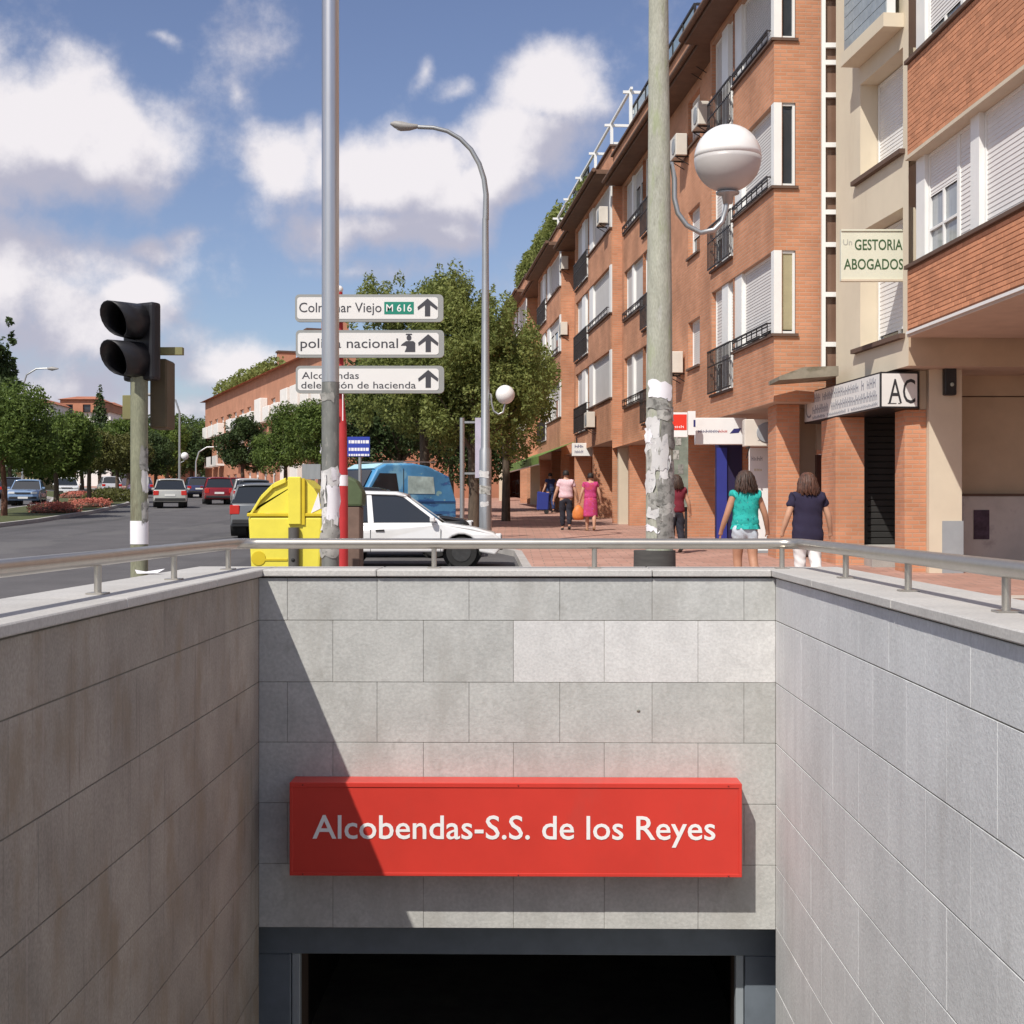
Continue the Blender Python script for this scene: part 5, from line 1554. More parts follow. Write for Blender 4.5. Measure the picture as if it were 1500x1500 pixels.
def car(label, cat, loc, rz, color, rim=None, L=3.7, W=1.62, H=1.42, belt=0.86, hood=0.72, ws=(0.62, 0.12), rear=(-1.72, -1.45), hoodx=None, wr=0.29, group=None, name='parked_car', rough=0.25, nose=0.45, detail=True):
    """x = forward. ws = (base, top) x of the windscreen; rear = (base, top) x of the back window"""
    t = thing(name, label, cat, loc, rz, group)
    paint = mat('car_paint_%02d%02d%02d' % tuple(int(c * 99) for c in color), color, rough, 0.15, var=0.03, coat=0.6)
    xf, xr = L / 2 - 0.76, -L / 2 + 0.66
    ar = wr + 0.05
    def arch(cx):
        return [(cx + ar * math.cos(R(a)), wr + ar * math.sin(R(a))) for a in range(180, -1, -20)]
    sill = 0.21
    poly = [(-L / 2 + 0.10, sill + 0.06)]
    for (x, z) in arch(xr):
        poly.append((x, max(z, sill)))
    for (x, z) in arch(xf):
        poly.append((x, max(z, sill)))
    poly += [(L / 2 - 0.12, sill + 0.02), (L / 2 - 0.01, sill + 0.16), (L / 2, nose), (L / 2 - 0.06, hood - 0.08), (L / 2 - 0.16, hood),
             (L / 2 - 0.55, hood + (belt - hood) * 0.55), (ws[0], belt), (rear[0] + 0.0, belt), (-L / 2 + 0.03, belt - 0.05), (-L / 2, 0.62), (-L / 2 + 0.0, 0.36)]
    b = MB(); b.prism(poly, -W / 2, W / 2, paint)
    body = b.build('body', t, bevel=0.05, seg=3)
    me = body.data
    for v in me.vertices:
        s = 1.0
        if v.co.z > belt - 0.22: s *= 1 - 0.22 * (v.co.z - belt + 0.22)
        ex = abs(v.co.x) - (L / 2 - 0.5)
        if ex > 0: s *= 1 - 0.32 * ex * ex
        v.co.y *= s
    for pl in me.polygons: pl.use_smooth = len(pl.vertices) < 8
    # glasshouse
    yb, yt = W / 2 - 0.055, W / 2 - 0.20
    zt = H - 0.055
    def ly(z): return yb + (yt - yb) * (z - belt) / (zt - belt)
    side = [(rear[0], belt), (ws[0], belt), (ws[1], zt), (rear[1], zt)]
    vs = []
    for s in (-1, 1):
        for (x, z) in side: vs.append((x, s * (ly(z) - 0.012), z))
    g = MB(); g.add(vs, [(0, 1, 2, 3), (7, 6, 5, 4), (1, 5, 6, 2), (3, 7, 4, 0)], M_CGL); g.build('window', t)
    r = MB(); n = 6; vs = []; fs = []
    xs = [rear[1] - 0.05, rear[1] + 0.12, (rear[1] + ws[1]) / 2, ws[1] - 0.15, ws[1] + 0.05]
    zs = [zt - 0.01, zt + 0.03, zt + 0.055, zt + 0.04, zt - 0.01]
    for x, z in zip(xs, zs):
        for k in range(n + 1):
            f = -1 + 2 * k / n
            vs.append((x, f * (yt + 0.015), z - 0.05 * f ** 4))
    for i in range(4):
        for k in range(n):
            fs.append((i * (n + 1) + k, (i + 1) * (n + 1) + k, (i + 1) * (n + 1) + k + 1, i * (n + 1) + k + 1))
    r.add(vs, fs, paint, True)
    ro = r.build('roof', t); sm_ = ro.modifiers.new('thickness', 'SOLIDIFY'); sm_.thickness = 0.035; sm_.offset = 1
    def pillar(xb0, xb1, xt0, xt1, m=paint, out=0.004, zt_=None):
        for s in (-1, 1):
            q = MB(); z0, z1 = belt - 0.012, (zt_ or zt)
            o0, o1 = ly(z0) + out, ly(z1) + out; i0, i1 = o0 - 0.05, o1 - 0.05
            q.add([(xb0, s * o0, z0), (xb1, s * o0, z0), (xt1, s * o1, z1), (xt0, s * o1, z1), (xb0, s * i0, z0), (xb1, s * i0, z0), (xt1, s * i1, z1), (xt0, s * i1, z1)],
                  [(0, 1, 2, 3) if s < 0 else (3, 2, 1, 0), (4, 7, 6, 5) if s < 0 else (5, 6, 7, 4), (0, 4, 5, 1), (1, 5, 6, 2), (2, 6, 7, 3), (3, 7, 4, 0)], m)
            q.build('pillar', t)
    pillar(ws[0] - 0.075, ws[0] + 0.02, ws[1] - 0.05, ws[1] + 0.03)
    xm = (rear[0] + ws[0]) / 2 - 0.12
    pillar(xm - 0.05, xm + 0.06, xm - 0.09, xm + 0.0)
    pillar(rear[0] - 0.0, rear[0] + 0.20, rear[1] - 0.03, rear[1] + 0.14)
    # wheels
    for cx in (xf, xr):
        for s in (-1, 1):
            w = MB(); w.tube([(cx, s * (W / 2 - 0.19), wr), (cx, s * (W / 2 - 0.012), wr)], wr, M_TYRE, 22)
            wo = w.build('wheel', t, bevel=0.012)
            h = MB(); h.tube([(cx, s * (W / 2 - 0.02), wr), (cx, s * (W / 2 - 0.002), wr)], wr * 0.62, rim or M_RIM, 18)
            ho = h.build('rim', wo)
            a_ = MB(); a_.tube([(cx, -s * 0.0 + s * (W / 2 - 0.45), wr), (cx, s * (W / 2 - 0.20), wr)], ar + 0.03, M_TRIMB, 16); a_.build('wheel_well', t)
    # bumpers, lights, plates
    b = MB(); b.box(L / 2 - 0.10, L / 2 + 0.03, -W / 2 + 0.16, W / 2 - 0.16, 0.33, 0.45, M_TRIM); b.build('bumper', t, bevel=0.02)
    b = MB(); b.box(-L / 2 - 0.03, -L / 2 + 0.10, -W / 2 + 0.10, W / 2 - 0.10, 0.34, 0.47, M_TRIM); b.build('bumper', t, bevel=0.02)
    b = MB(); b.box(L / 2 + 0.028, L / 2 + 0.04, -0.26, 0.26, 0.335, 0.44, M_PLATE); b.build('number_plate', t)
    b = MB(); b.box(-L / 2 - 0.022, -L / 2 - 0.006, -0.26, 0.26, 0.56, 0.67, M_PLATE); b.build('number_plate', t)
    for s in (-1, 1):
        b = MB(); b.box(L / 2 - 0.20, L / 2 - 0.005, s * (W / 2 - 0.45), s * (W / 2 - 0.12), hood - 0.15, hood - 0.03, M_HEADL); b.build('headlight', t, bevel=0.02)
        b = MB(); b.box(-L / 2 - 0.012, -L / 2 + 0.16, s * (W / 2 - 0.30), s * (W / 2 - 0.03), 0.60, belt - 0.06, M_TAIL); b.build('tail_light', t, bevel=0.02)
    b = MB(); b.box(L / 2 - 0.03, L / 2 + 0.004, -W / 2 + 0.47, W / 2 - 0.47, hood - 0.14, hood - 0.06, M_TRIM); b.build('grille', t)
    if detail:
        for s in (-1, 1):
            yy = W / 2
            d = MB()
            for x in (ws[0] - 0.02, xm, rear[0] + 0.35):
                d.box(x - 0.005, x + 0.005, s * (yy - 0.004), s * (yy + 0.0015), 0.28, belt - 0.12, M_TRIM)
            d.build('door_seam', t)
            d = MB(); d.box(xr + ar, xf - ar, s * (yy - 0.01), s * (yy + 0.012), 0.38, 0.43, M_TRIM); d.build('side_strip', t)
            for x in (xm + 0.10, rear[0] + 0.45):
                if x < ws[0] - 0.3:
                    d = MB(); d.box(x, x + 0.16, s * (yy - 0.012), s * (yy + 0.012), belt - 0.165, belt - 0.13, M_TRIM); d.build('door_handle', t)
            d = MB(); d.box(ws[0] - 0.22, ws[0] - 0.12, s * (yy - 0.03), s * (yy + 0.13), belt + 0.0, belt + 0.12, paint); d.build('mirror', t, bevel=0.025)
    return t


def rg(px, d):
    p = on_ground(px, d); p.z -= 0.062; return p

RA = lambda d: math.atan2(1.0, -(0.085 + 0.004 * max(0, d - 40)))     # heading of the street at distance d
c = rg(735, 27.7)
car('white old three-door hatchback seen side-on behind the handrail', 'car', (c.x - 1.85, 27.9, c.z), 0.0, (0.80, 0.80, 0.80), rim=mat('dark_rim', (0.06, 0.06, 0.06), 0.5, 0.4, var=0.2, vscale=12), L=3.7, W=1.58, H=1.43, belt=0.85, hood=0.66, ws=(0.72, -0.02), rear=(-1.74, -1.48), rough=0.3)
car('black car parked right behind the white hatchback, only its roof and bonnet showing', 'car', (-3.0, 31.2, ground_z(31.2) - 0.062), 0.0, (0.016, 0.016, 0.018), L=4.3, W=1.72, H=1.47, belt=0.92, hood=0.80, ws=(1.05, 0.25), rear=(-2.0, -1.6))
c = rg(392, 41.5)
car('dark silver estate with a red tail light behind the yellow container', 'car', (c.x, c.y, c.z), RA(41), (0.14, 0.15, 0.16), L=4.4, W=1.76, H=1.46, belt=0.92, hood=0.8, ws=(0.85, 0.1), rear=(-2.1, -1.75), wr=0.31)
c = rg(250, 74.5)
car('silver hatchback driving away in the left lane', 'car', c, RA(74) , (0.46, 0.46, 0.43), L=3.9, W=1.70, H=1.45, belt=0.9, hood=0.8, ws=(0.75, 0.05), rear=(-1.85, -1.5), name='moving_car')
c = rg(319, 82.5)
car('dark red compact car driving away beside the silver one', 'car', c, RA(82), (0.23, 0.012, 0.018), L=3.8, W=1.68, H=1.50, belt=0.92, hood=0.8, ws=(0.75, 0.05), rear=(-1.82, -1.55), name='moving_car')
c = rg(40, 80)
car('pale blue sedan coming towards us on the far carriageway', 'car', c, RA(74) + math.pi, (0.20, 0.30, 0.46), L=4.3, W=1.74, H=1.42, belt=0.88, hood=0.74, ws=(0.65, -0.05), rear=(-1.6, -1.1), name='moving_car')
c = rg(98, 105)
car('white car coming towards us behind a median tree trunk', 'car', c, RA(98) + math.pi, (0.78, 0.78, 0.77), L=4.1, W=1.70, H=1.45, belt=0.88, hood=0.76, ws=(0.65, 0.0), rear=(-1.8, -1.45), name='moving_car')
for (px, d, col, lab) in ((345, 92, (0.20, 0.02, 0.03), 'small maroon car parked beyond the dark red car'), (372, 66, (0.05, 0.055, 0.06), 'black car parked at the kerb behind the dark estate'),
                          (287, 104, (0.05, 0.06, 0.14), 'dark blue car far ahead left of the red car'), (362, 78, (0.55, 0.55, 0.54), 'light grey car parked under the round kerbside trees'),
                          (18, 98, (0.04, 0.04, 0.06), 'black car behind the pale blue sedan'), (160, 122, (0.55, 0.56, 0.58), 'grey car parked far off beyond the median flower beds'), (205, 118, (0.10, 0.09, 0.20), 'dark violet car far off behind the traffic light pole')):
    c = rg(px, d)
    car(lab, 'car', c, RA(d), col, L=4.0, W=1.68, H=1.45, detail=False, ws=(0.7, 0.05), rear=(-1.85, -1.5))

# blue painted van
M_VAN = mat('blue_graffiti', (0.07, 0.25, 0.47), 0.45, var=0.3, vscale=1.1,
            stain=[((0.30, 0.58, 0.70), 0.8, (1, 1, 0.8), 0.56, 0.62, 0.55), ((0.02, 0.08, 0.26), 1.1, (1, 1, 3), 0.57, 0.60, 0.7), ((0.40, 0.60, 0.42), 1.2, (1.5, 1, 2), 0.64, 0.66, 0.5), ((0.12, 0.10, 0.28), 2.7, (1, 1.5, 1), 0.63, 0.70, 0.7)])
M_VANL = mat('van_pale_blue', (0.42, 0.66, 0.74), 0.35, var=0.12, vscale=2)
c = rg(574, 38.6)
vn = thing('delivery_van', 'light blue van covered in painted graffiti in the shade of the street tree', 'van', (c.x, c.y, c.z), math.atan2(-0.62, -0.78))
# local x forward (towards the left of the photo), length 4.3
vn.scale = (0.93, 0.93, 0.95); vl = 4.4; prof = [(-1.7, 0.30), (1.9, 0.28), (2.2, 0.42), (2.22, 0.80), (2.10, 1.02), (1.55, 1.18), (1.05, 1.98), (0.75, 2.12), (-0.2, 2.15), (-0.7, 2.08), (-1.45, 1.80), (-1.7, 1.1)]
b = MB(); b.prism(prof, -0.85, 0.85, M_VAN); b.build('body', vn, bevel=0.07, seg=3)
b = MB(); b.add([(1.57, -0.72, 1.21), (1.57, 0.72, 1.21), (1.08, 0.66, 1.95), (1.08, -0.66, 1.95)], [(0, 1, 2, 3)], MATS['car_glass']); ob = b.build('windscreen', vn)
for v in ob.data.vertices: v.co.x += 0.03; v.co.z += 0.01
for s in (-1, 1):
    b = MB(); y = s * 0.853
    pts = [(1.42, 1.22), (0.98, 1.86), (0.42, 1.86), (0.30, 1.18)]
    b.prism(pts if s < 0 else pts[::-1], y - 0.004, y + 0.004, MATS['car_glass']); b.build('side_window', vn)
    b = MB(); b.box(0.16, 0.18, y - 0.004, y + 0.004, 0.4, 2.0, M_TRIM); b.build('door_seam', vn)
    b = MB(); b.box(1.25, 1.36, s * 0.86, s * 1.05, 1.15, 1.42, M_TRIM); b.build('mirror', vn, bevel=0.03)
    for x in (1.45, -1.05):
        b = MB(); b.tube([(x, s * 0.66, 0.32), (x, s * 0.87, 0.32)], 0.32, M_TYRE, 22); w = b.build('wheel', vn)
        b = MB(); b.tube([(x, s * 0.86, 0.32), (x, s * 0.88, 0.32)], 0.19, M_RIM, 16); b.build('rim', w)
    b = MB(); b.box(2.14, 2.23, s * 0.42, s * 0.74, 0.72, 0.92, M_HEADL); b.build('headlight', vn, bevel=0.02)
b = MB(); b.prism([(2.19, 1.05), (1.60, 1.19), (1.58, 1.17), (2.16, 1.0)], -0.70, 0.70, M_VANL); b.build('bonnet', vn)
b = MB(); b.prism([(1.1, 2.0), (0.8, 2.14), (0.0, 2.17), (0.0, 2.15), (0.76, 2.115), (1.06, 1.975)], -0.74, 0.74, M_VANL); b.build('roof_front', vn)
for s in (-1, 1):
    y = s * 0.856
    b = MB(); pts = [(0.02, 1.30), (0.02, 1.80), (-0.86, 1.78), (-0.92, 1.30)]
    b.prism(pts if s > 0 else pts[::-1], y - 0.004, y + 0.004, mat('van_window_reflection', (0.40, 0.52, 0.50), 0.15, var=0.4, vscale=3)); b.build('side_window', vn)  # pale reflection is put into the rear pane's colour
    b = MB(); b.box(-1.66, 1.95, y - 0.008, y + 0.008, 1.06, 1.10, mat('van_dark_blue', (0.02, 0.08, 0.22), 0.5, var=0.1)); b.build('side_strip', vn)
    b = MB(); b.box(-1.1, 0.7, s * 0.60, s * 0.64, 2.19, 2.22, M_GALV); b.build('roof_bar', vn)
    b = MB(); b.tube([(-1.05, s * 0.5, 0.34), (-1.05, s * 0.853, 0.34)], 0.40, M_TRIMB, 18); b.build('wheel_arch', vn)
b = MB(); b.box(2.16, 2.26, -0.8, 0.8, 0.36, 0.56, M_TRIM); b.build('bumper', vn, bevel=0.03)

# ------------------------------------------------------------------ people
M_SKIN = mat('skin', (0.52, 0.30, 0.20), 0.6, var=0.06, vscale=20)
M_SKIND = mat('skin_tanned', (0.42, 0.22, 0.14), 0.6, var=0.06, vscale=20)
M_HAIRB = mat('hair_brown', (0.045, 0.025, 0.018), 0.5, var=0.35, vscale=40, stretch=(3, 3, 0.4), island=0.55)
M_HAIRR = mat('hair_reddish', (0.075, 0.032, 0.020), 0.5, var=0.35, vscale=40, stretch=(3, 3, 0.4), island=0.55)
M_HAIRK = mat('hair_dark', (0.022, 0.018, 0.016), 0.6, var=0.3, vscale=40)
M_SHOE = mat('shoe', (0.03, 0.028, 0.028), 0.6, var=0.1)
M_SANDAL = mat('sandal', (0.30, 0.18, 0.10), 0.7, var=0.1)


def skin_mesh(name, V, E, RAD, m, parent, root=0, sub=2):
    me = bpy.data.meshes.new(name); me.from_pydata([tuple(v) for v in V], E, []); me.update()
    ob = bpy.data.objects.new(name, me); COL.objects.link(ob)
    md = ob.modifiers.new('skin', 'SKIN'); md.use_smooth_shade = True
    sv = me.skin_vertices[0].data
    for i, r in enumerate(RAD):
        sv[i].radius = (r, r) if not isinstance(r, tuple) else r
        sv[i].use_root = (i == root)
    s = ob.modifiers.new('sub', 'SUBSURF'); s.levels = s.render_levels = (3 if name in ('top', 'trousers') else sub)
    dg = bpy.context.evaluated_depsgraph_get(); dg.update()
    out = bpy.data.meshes.new_from_object(ob.evaluated_get(dg))
    bpy.data.objects.remove(ob); bpy.data.meshes.remove(me)
    out.materials.clear(); out.materials.append(m)
    for p in out.polygons: p.use_smooth = True
    out.name = name
    if name in ('top', 'trousers'):
        rf = random.Random(len(V)); ph = rf.uniform(0, 6)
        for v in out.vertices:
            c_ = v.co; k_ = 0.007 * math.sin(c_.z * 46 + 5 * c_.x * 6 + ph) * math.sin(math.atan2(c_.y, c_.x) * 4 + c_.z * 9 + ph) + 0.004 * math.sin(c_.x * 70 + c_.z * 23)
            v.co = c_ + v.normal * k_
    return out


def person(label, loc, rz, h=1.70, wide=1.0, skin=M_SKIN, top=None, bottom=None, shoe=M_SHOE, style='trousers', hair='bob', hairm=M_HAIRB, step=0.16, armspread=0.05, sleeve=0.45, toph=0.86, girth=1.0, bendL=0.06, bendR=0.06, skirt_z=0.52):
    """walks along local +y. s = scale from a 1.70 m figure; girth widens the trunk"""
    t = thing('person', label, 'person', loc, rz)
    s = h / 1.70; g = girth
    V, E, Rr = [], [], []
    def add(p, r, par=None):
        V.append(Vector(p) * s); Rr.append((r[0] * s, r[1] * s) if isinstance(r, tuple) else r * s)
        if par is not None: E.append((par, len(V) - 1))
        return len(V) - 1
    pel = add((0, 0, 0.93), (0.175 * g, 0.125 * g))
    wa = add((0, 0.005, 1.10), (0.150 * g, 0.110 * g), pel)
    ch = add((0, 0.0, 1.30), (0.175 * g, 0.120 * g), wa)
    up = add((0, -0.005, 1.41), (0.135 * g, 0.085), ch)
    nk = add((0, 0.0, 1.475), 0.050, up)
    hb = add((0, 0.012, 1.53), 0.062, nk)
    hm = add((0, 0.012, 1.60), (0.074, 0.088), hb)
    ht = add((0, 0.006, 1.675), 0.055, hm)
    arms = {}
    for sd, bend in ((-1, bendL), (1, bendR)):
        sh = add((sd * 0.170 * wide, -0.005, 1.385), 0.062, up)
        el = add((sd * (0.225 * wide + armspread), -0.03, 1.12), 0.047, sh)
        mid = add((sd * (0.235 * wide + armspread * 1.6), bend * 0.5 - 0.02, 0.99), 0.042, el)
        wr = add((sd * (0.245 * wide + armspread * 2.0), bend, 0.875), 0.030, mid)
        pa = add((sd * (0.248 * wide + armspread * 2.1), bend + 0.012, 0.81), (0.020, 0.036), wr)
        arms[sd] = (V[wr] / s, V[pa] / s, V[el] / s, V[sh] / s)
    feet = []
    for sd, st in ((-1, step), (1, -step)):
        hp = add((sd * 0.092, 0.0, 0.88), 0.108 * (0.5 + 0.5 * g), pel)
        kn = add((sd * 0.095, st * 0.75 + 0.02, 0.49), 0.070, hp)
        ca = add((sd * 0.093, st * 0.95 - 0.02 - (0.05 if st < 0 else 0), 0.34), 0.064, kn)
        lift = 0.05 if st < 0 else 0.0
        an = add((sd * 0.090, st * 1.25 - (0.06 if st < 0 else 0), 0.095 + lift), 0.042, ca)
        he = add((sd * 0.090, st * 1.25 - (0.07 if st < 0 else 0.01), 0.045 + lift), 0.035, an)
        to = add((sd * 0.095, st * 1.25 + 0.14 - (0.05 if st < 0 else 0), 0.030 + lift * 0.3), (0.036, 0.022), he)
        feet.append((V[hp] / s, V[kn] / s, V[ca] / s, V[an] / s, V[he] / s, V[to] / s))
    me = skin_mesh('body', V, E, Rr, skin, t, 0)
    # fingers: short tapering chains rooted in the palm, thumb from its side
    extra = MB()
    for sd in (-1, 1):
        wr, pa, el, sh = arms[sd]
        dirv = (pa - wr).normalized()
        for k in range(4):
            off = Vector((0, (k - 1.5) * 0.019, 0))
            ln_ = (0.060, 0.072, 0.068, 0.052)[k]
            p0 = pa + off + dirv * 0.005; p1 = p0 + dirv * ln_ * 0.55; p2 = p1 + (dirv + Vector((-sd * 0.35, 0.1, 0))).normalized() * ln_ * 0.5
            extra.tube([p0 * s, p1 * s, p2 * s], [0.0088 * s, 0.008 * s, 0.0055 * s], skin, 6)
        p0 = pa + Vector((0, 0.022, 0.035)); p1 = p0 + Vector((-sd * 0.012, 0.028, -0.025)); p2 = p1 + Vector((-sd * 0.008, 0.008, -0.028))
        extra.tube([p0 * s, p1 * s, p2 * s], [0.011 * s, 0.0095 * s, 0.007 * s], skin, 6)
        # ears
        extra.sphere((sd * 0.078 * s, 0.008 * s, 1.595 * s), 0.022 * s, skin, 8, 6, (0.45, 0.8, 1.3))
    # face: nose, brow, lips, eyes on the far side of the head
    extra.sphere((0, 0.108 * s, 1.585 * s), 0.017 * s, skin, 8, 6, (0.8, 1.2, 1.3))
    extra.sphere((0, 0.098 * s, 1.545 * s), 0.020 * s, mat('lips', (0.36, 0.14, 0.12), 0.5, var=0), 8, 6, (1.2, 0.5, 0.35))
    for sd in (-1, 1):
        extra.sphere((sd * 0.032 * s, 0.090 * s, 1.61 * s), 0.013 * s, M_WHITE, 8, 6); extra.sphere((sd * 0.032 * s, 0.100 * s, 1.61 * s), 0.006 * s, M_TRIMB, 6, 4)
    bm = bmesh.new(); bm.from_mesh(me)
    em = bpy.data.meshes.new('x'); em.from_pydata(extra.v, [], extra.f)
    nm = len(me.materials)
    for m in extra.mats:
        if m not in me.materials[:]: me.materials.append(m)
    idx = [me.materials[:].index(m) for m in extra.mats]
    for i, p in enumerate(em.polygons): p.material_index = idx[extra.mi[i]]; p.use_smooth = True
    bm.from_mesh(em); bm.to_mesh(me); bm.free(); bpy.data.meshes.remove(em)
    link('body', me, t)

    # clothes follow the same bones, a little fuller
    def cloth(name, pts, edges, rad, m, root=0):
        return link(name, skin_mesh(name, [Vector(p) * s for p in pts], edges, [(r[0] * s, r[1] * s) if isinstance(r, tuple) else r * s for r in rad], m, t, root), t)
    P, Ee, Rd = [], [], []
    def ad(p, r, par=None):
        P.append(p); Rd.append(r)
        if par is not None: Ee.append((par, len(P) - 1))
        return len(P) - 1
    c0 = ad((0, 0.0, toph), (0.225 * g, 0.165 * g)); c1 = ad((0, 0.0, (toph + 1.13) / 2), (0.215 * g, 0.160 * g), c0); c2 = ad((0, 0.005, 1.13), (0.195 * g, 0.145 * g), c1)
    c3 = ad((0, 0.0, 1.30), (0.215 * g, 0.155 * g), c2); c4 = ad((0, -0.004, 1.40), (0.185 * g, 0.115), c3); ad((0, 0.0, 1.47), (0.105, 0.09), c4)
    if sleeve > 0:
        for sd in (-1, 1):
            wr, pa, el, sh = arms[sd]
            a = ad((sd * 0.172 * wide, -0.005, 1.385), 0.088, c4)
            q = Vector((sd * 0.172 * wide, -0.005, 1.385)).lerp(el, min(1, sleeve * 1.0)); ad(tuple(q), 0.074, a)
    cloth('top', P, Ee, Rd, top)
    if style in ('trousers', 'shorts'):
        P2, E2, R2 = [], [], []
        P, Ee, Rd = P2, E2, R2
        def ad2(p, r, par=None):
            P2.append(p); R2.append(r)
            if par is not None: E2.append((par, len(P2) - 1))
            return len(P2) - 1
        w0 = ad2((0, 0, 1.02), (0.190 * g, 0.140 * g)); w1 = ad2((0, 0, 0.92), (0.215 * g, 0.155 * g), w0)
        for f in feet:
            hp, kn, ca, an, he, to = f
            a = ad2(tuple(hp + Vector((0, 0, -0.03))), 0.128 * (0.5 + 0.5 * g), w1)
            if style == 'trousers':
                b_ = ad2(tuple(kn), 0.090, a); c_ = ad2(tuple(ca), 0.080, b_); ad2(tuple(an + Vector((0, 0, 0.01))), 0.068, c_)
            else:
                q = hp.lerp(kn, 0.55); ad2(tuple(q), 0.112, a)
        link('trousers' if style == 'trousers' else 'shorts', skin_mesh('trousers', [Vector(p) * s for p in P2], E2, [(r[0] * s, r[1] * s) if isinstance(r, tuple) else r * s for r in R2], bottom, t), t)
    else:
        b = MB(); gz_ = skirt_z
        pr = [(0.170 * g, 1.02), (0.20 * g, 0.90), (0.215 * g, 0.75), (0.22 * g, gz_ + 0.05), (0.225 * g, gz_)]
        b.lathe([(r * s, z * s) for r, z in pr], bottom, 24, (0, 0.0, 0), 1.0, 0.80); b.build('skirt', t)
    for f in feet:
        hp, kn, ca, an, he, to = f
        b = MB(); b.tube([(he + Vector((0, -0.03, -0.002))) * s, (he + Vector((0, 0.03, -0.006))) * s, (to + Vector((0, -0.02, 0))) * s, (to + Vector((0, 0.03, -0.004))) * s], [0.034 * s, 0.043 * s, 0.043 * s, 0.024 * s], shoe, 10, flat=0.8); b.build('shoe', t)
    # hair: a cap over the crown, longer at the back for 'bob' and 'long'
    b = MB(); vs, fs = [], []; n = 20
    low = {'short': 1.565, 'bob': 1.43, 'long': 1.38}[hair]
    rings = [(1.722, 0.02), (1.712, 0.055), (1.685, 0.086), (1.64, 0.100), (1.59, 0.104), (max(low, 1.53), 0.104 if hair != 'short' else 0.09)]
    if hair != 'short': rings = [(1.735, 0.02), (1.725, 0.065), (1.695, 0.100), (1.65, 0.122), (1.60, 0.136), (1.55, 0.148), (1.50, 0.160), (1.46, 0.165), (1.43, 0.14)]
    for (z, r) in rings:
        for k in range(n):
            a = 2 * math.pi * k / n
            fx = r * math.cos(a) * 0.92; fy = r * math.sin(a) * 1.02 - 0.004
            if z < 1.64 and math.sin(a) > 0.25: fy = min(fy, 0.045); fx *= 0.98
            if z < 1.56: fy = fy * 0.72 - 0.035
            jig = 1 + (0.07 * math.sin(7 * a + z * 34) + 0.05 * math.sin(13 * a - z * 61)) * (1 if hair != 'short' else 0.3)
            z = z + (0.018 * math.sin(9 * a + 1.3) + 0.012 * math.sin(17 * a) if z < 1.48 and hair != 'short' else 0)
            vs.append((fx * jig * s, fy * jig * s, z * s))
    for i in range(len(rings) - 1):
        for k in range(n):
            fs.append((i * n + k, (i + 1) * n + k, (i + 1) * n + (k + 1) % n, i * n + (k + 1) % n))
    fs.append(tuple(range(n))); fs.append(tuple((len(rings) - 1) * n + k for k in range(n - 1, -1, -1)))
    b.add(vs, fs, hairm, True)
    if hair != 'short':
        rs_ = random.Random(int(loc.x * 100))
        for q in range(90):
            a = R(rs_.uniform(150, 390)); zb = rs_.uniform(1.385, 1.46); wv = rs_.uniform(0, 6)
            pts = []
            for (z, r) in ((1.70, 0.09), (1.64, 0.125), (1.57, 0.146), (1.51, 0.162), (1.46, 0.170), (zb, 0.160 + rs_.uniform(-.02, .03))):
                rr = r + 0.006 * math.sin(wv + z * 60); aa = a + 0.05 * math.sin(wv * 2 + z * 45)
                fy = rr * math.sin(aa) * 1.02
                if z < 1.56: fy = fy * 0.74 - 0.036
                pts.append((rr * math.cos(aa) * 0.92 * s, (fy - 0.004) * s, z * s))
            b.tube(pts, [0.006 * s, 0.011 * s, 0.012 * s, 0.011 * s, 0.010 * s, 0.003 * s], hairm, 5)
    b.build('hair', t)
    return t, arms, s

M_TEAL = mat('teal_print', (0.02, 0.40, 0.36), 0.85, var=0.12, vscale=14, stain=[((0.005, 0.20, 0.22), 26, (1, 1, 1), 0.54, 0.60, 0.75), ((0.35, 0.62, 0.56), 30, (1, 1, 1), 0.62, 0.68, 0.5)])
M_NAVY = mat('navy_cloth', (0.022, 0.018, 0.045), 0.9, var=0.12, vscale=8)
M_PINK = mat('pink_check', (0.68, 0.46, 0.50), 0.85, var=0.08, vscale=10, stain=[((0.72, 0.64, 0.66), 34, (1, 1, 1), 0.5, 0.6, 0.6)])
M_TROU = mat('dark_trousers', (0.022, 0.022, 0.032), 0.9, var=0.1, vscale=8)
M_MAG = mat('magenta_print', (0.46, 0.045, 0.16), 0.85, var=0.15, vscale=12, stain=[((0.48, 0.06, 0.08), 5, (1, 1, 1), 0.5, 0.6, 0.7), ((0.50, 0.10, 0.34), 16, (1, 1, 1), 0.56, 0.64, 0.6)])
M_DENIM = mat('pale_denim', (0.52, 0.60, 0.68), 0.9, var=0.12, vscale=10)
M_CROP = mat('white_trousers', (0.74, 0.73, 0.73), 0.9, var=0.06, vscale=8)
M_DBLUE = mat('dark_blue_cloth', (0.03, 0.05, 0.14), 0.9, var=0.1)

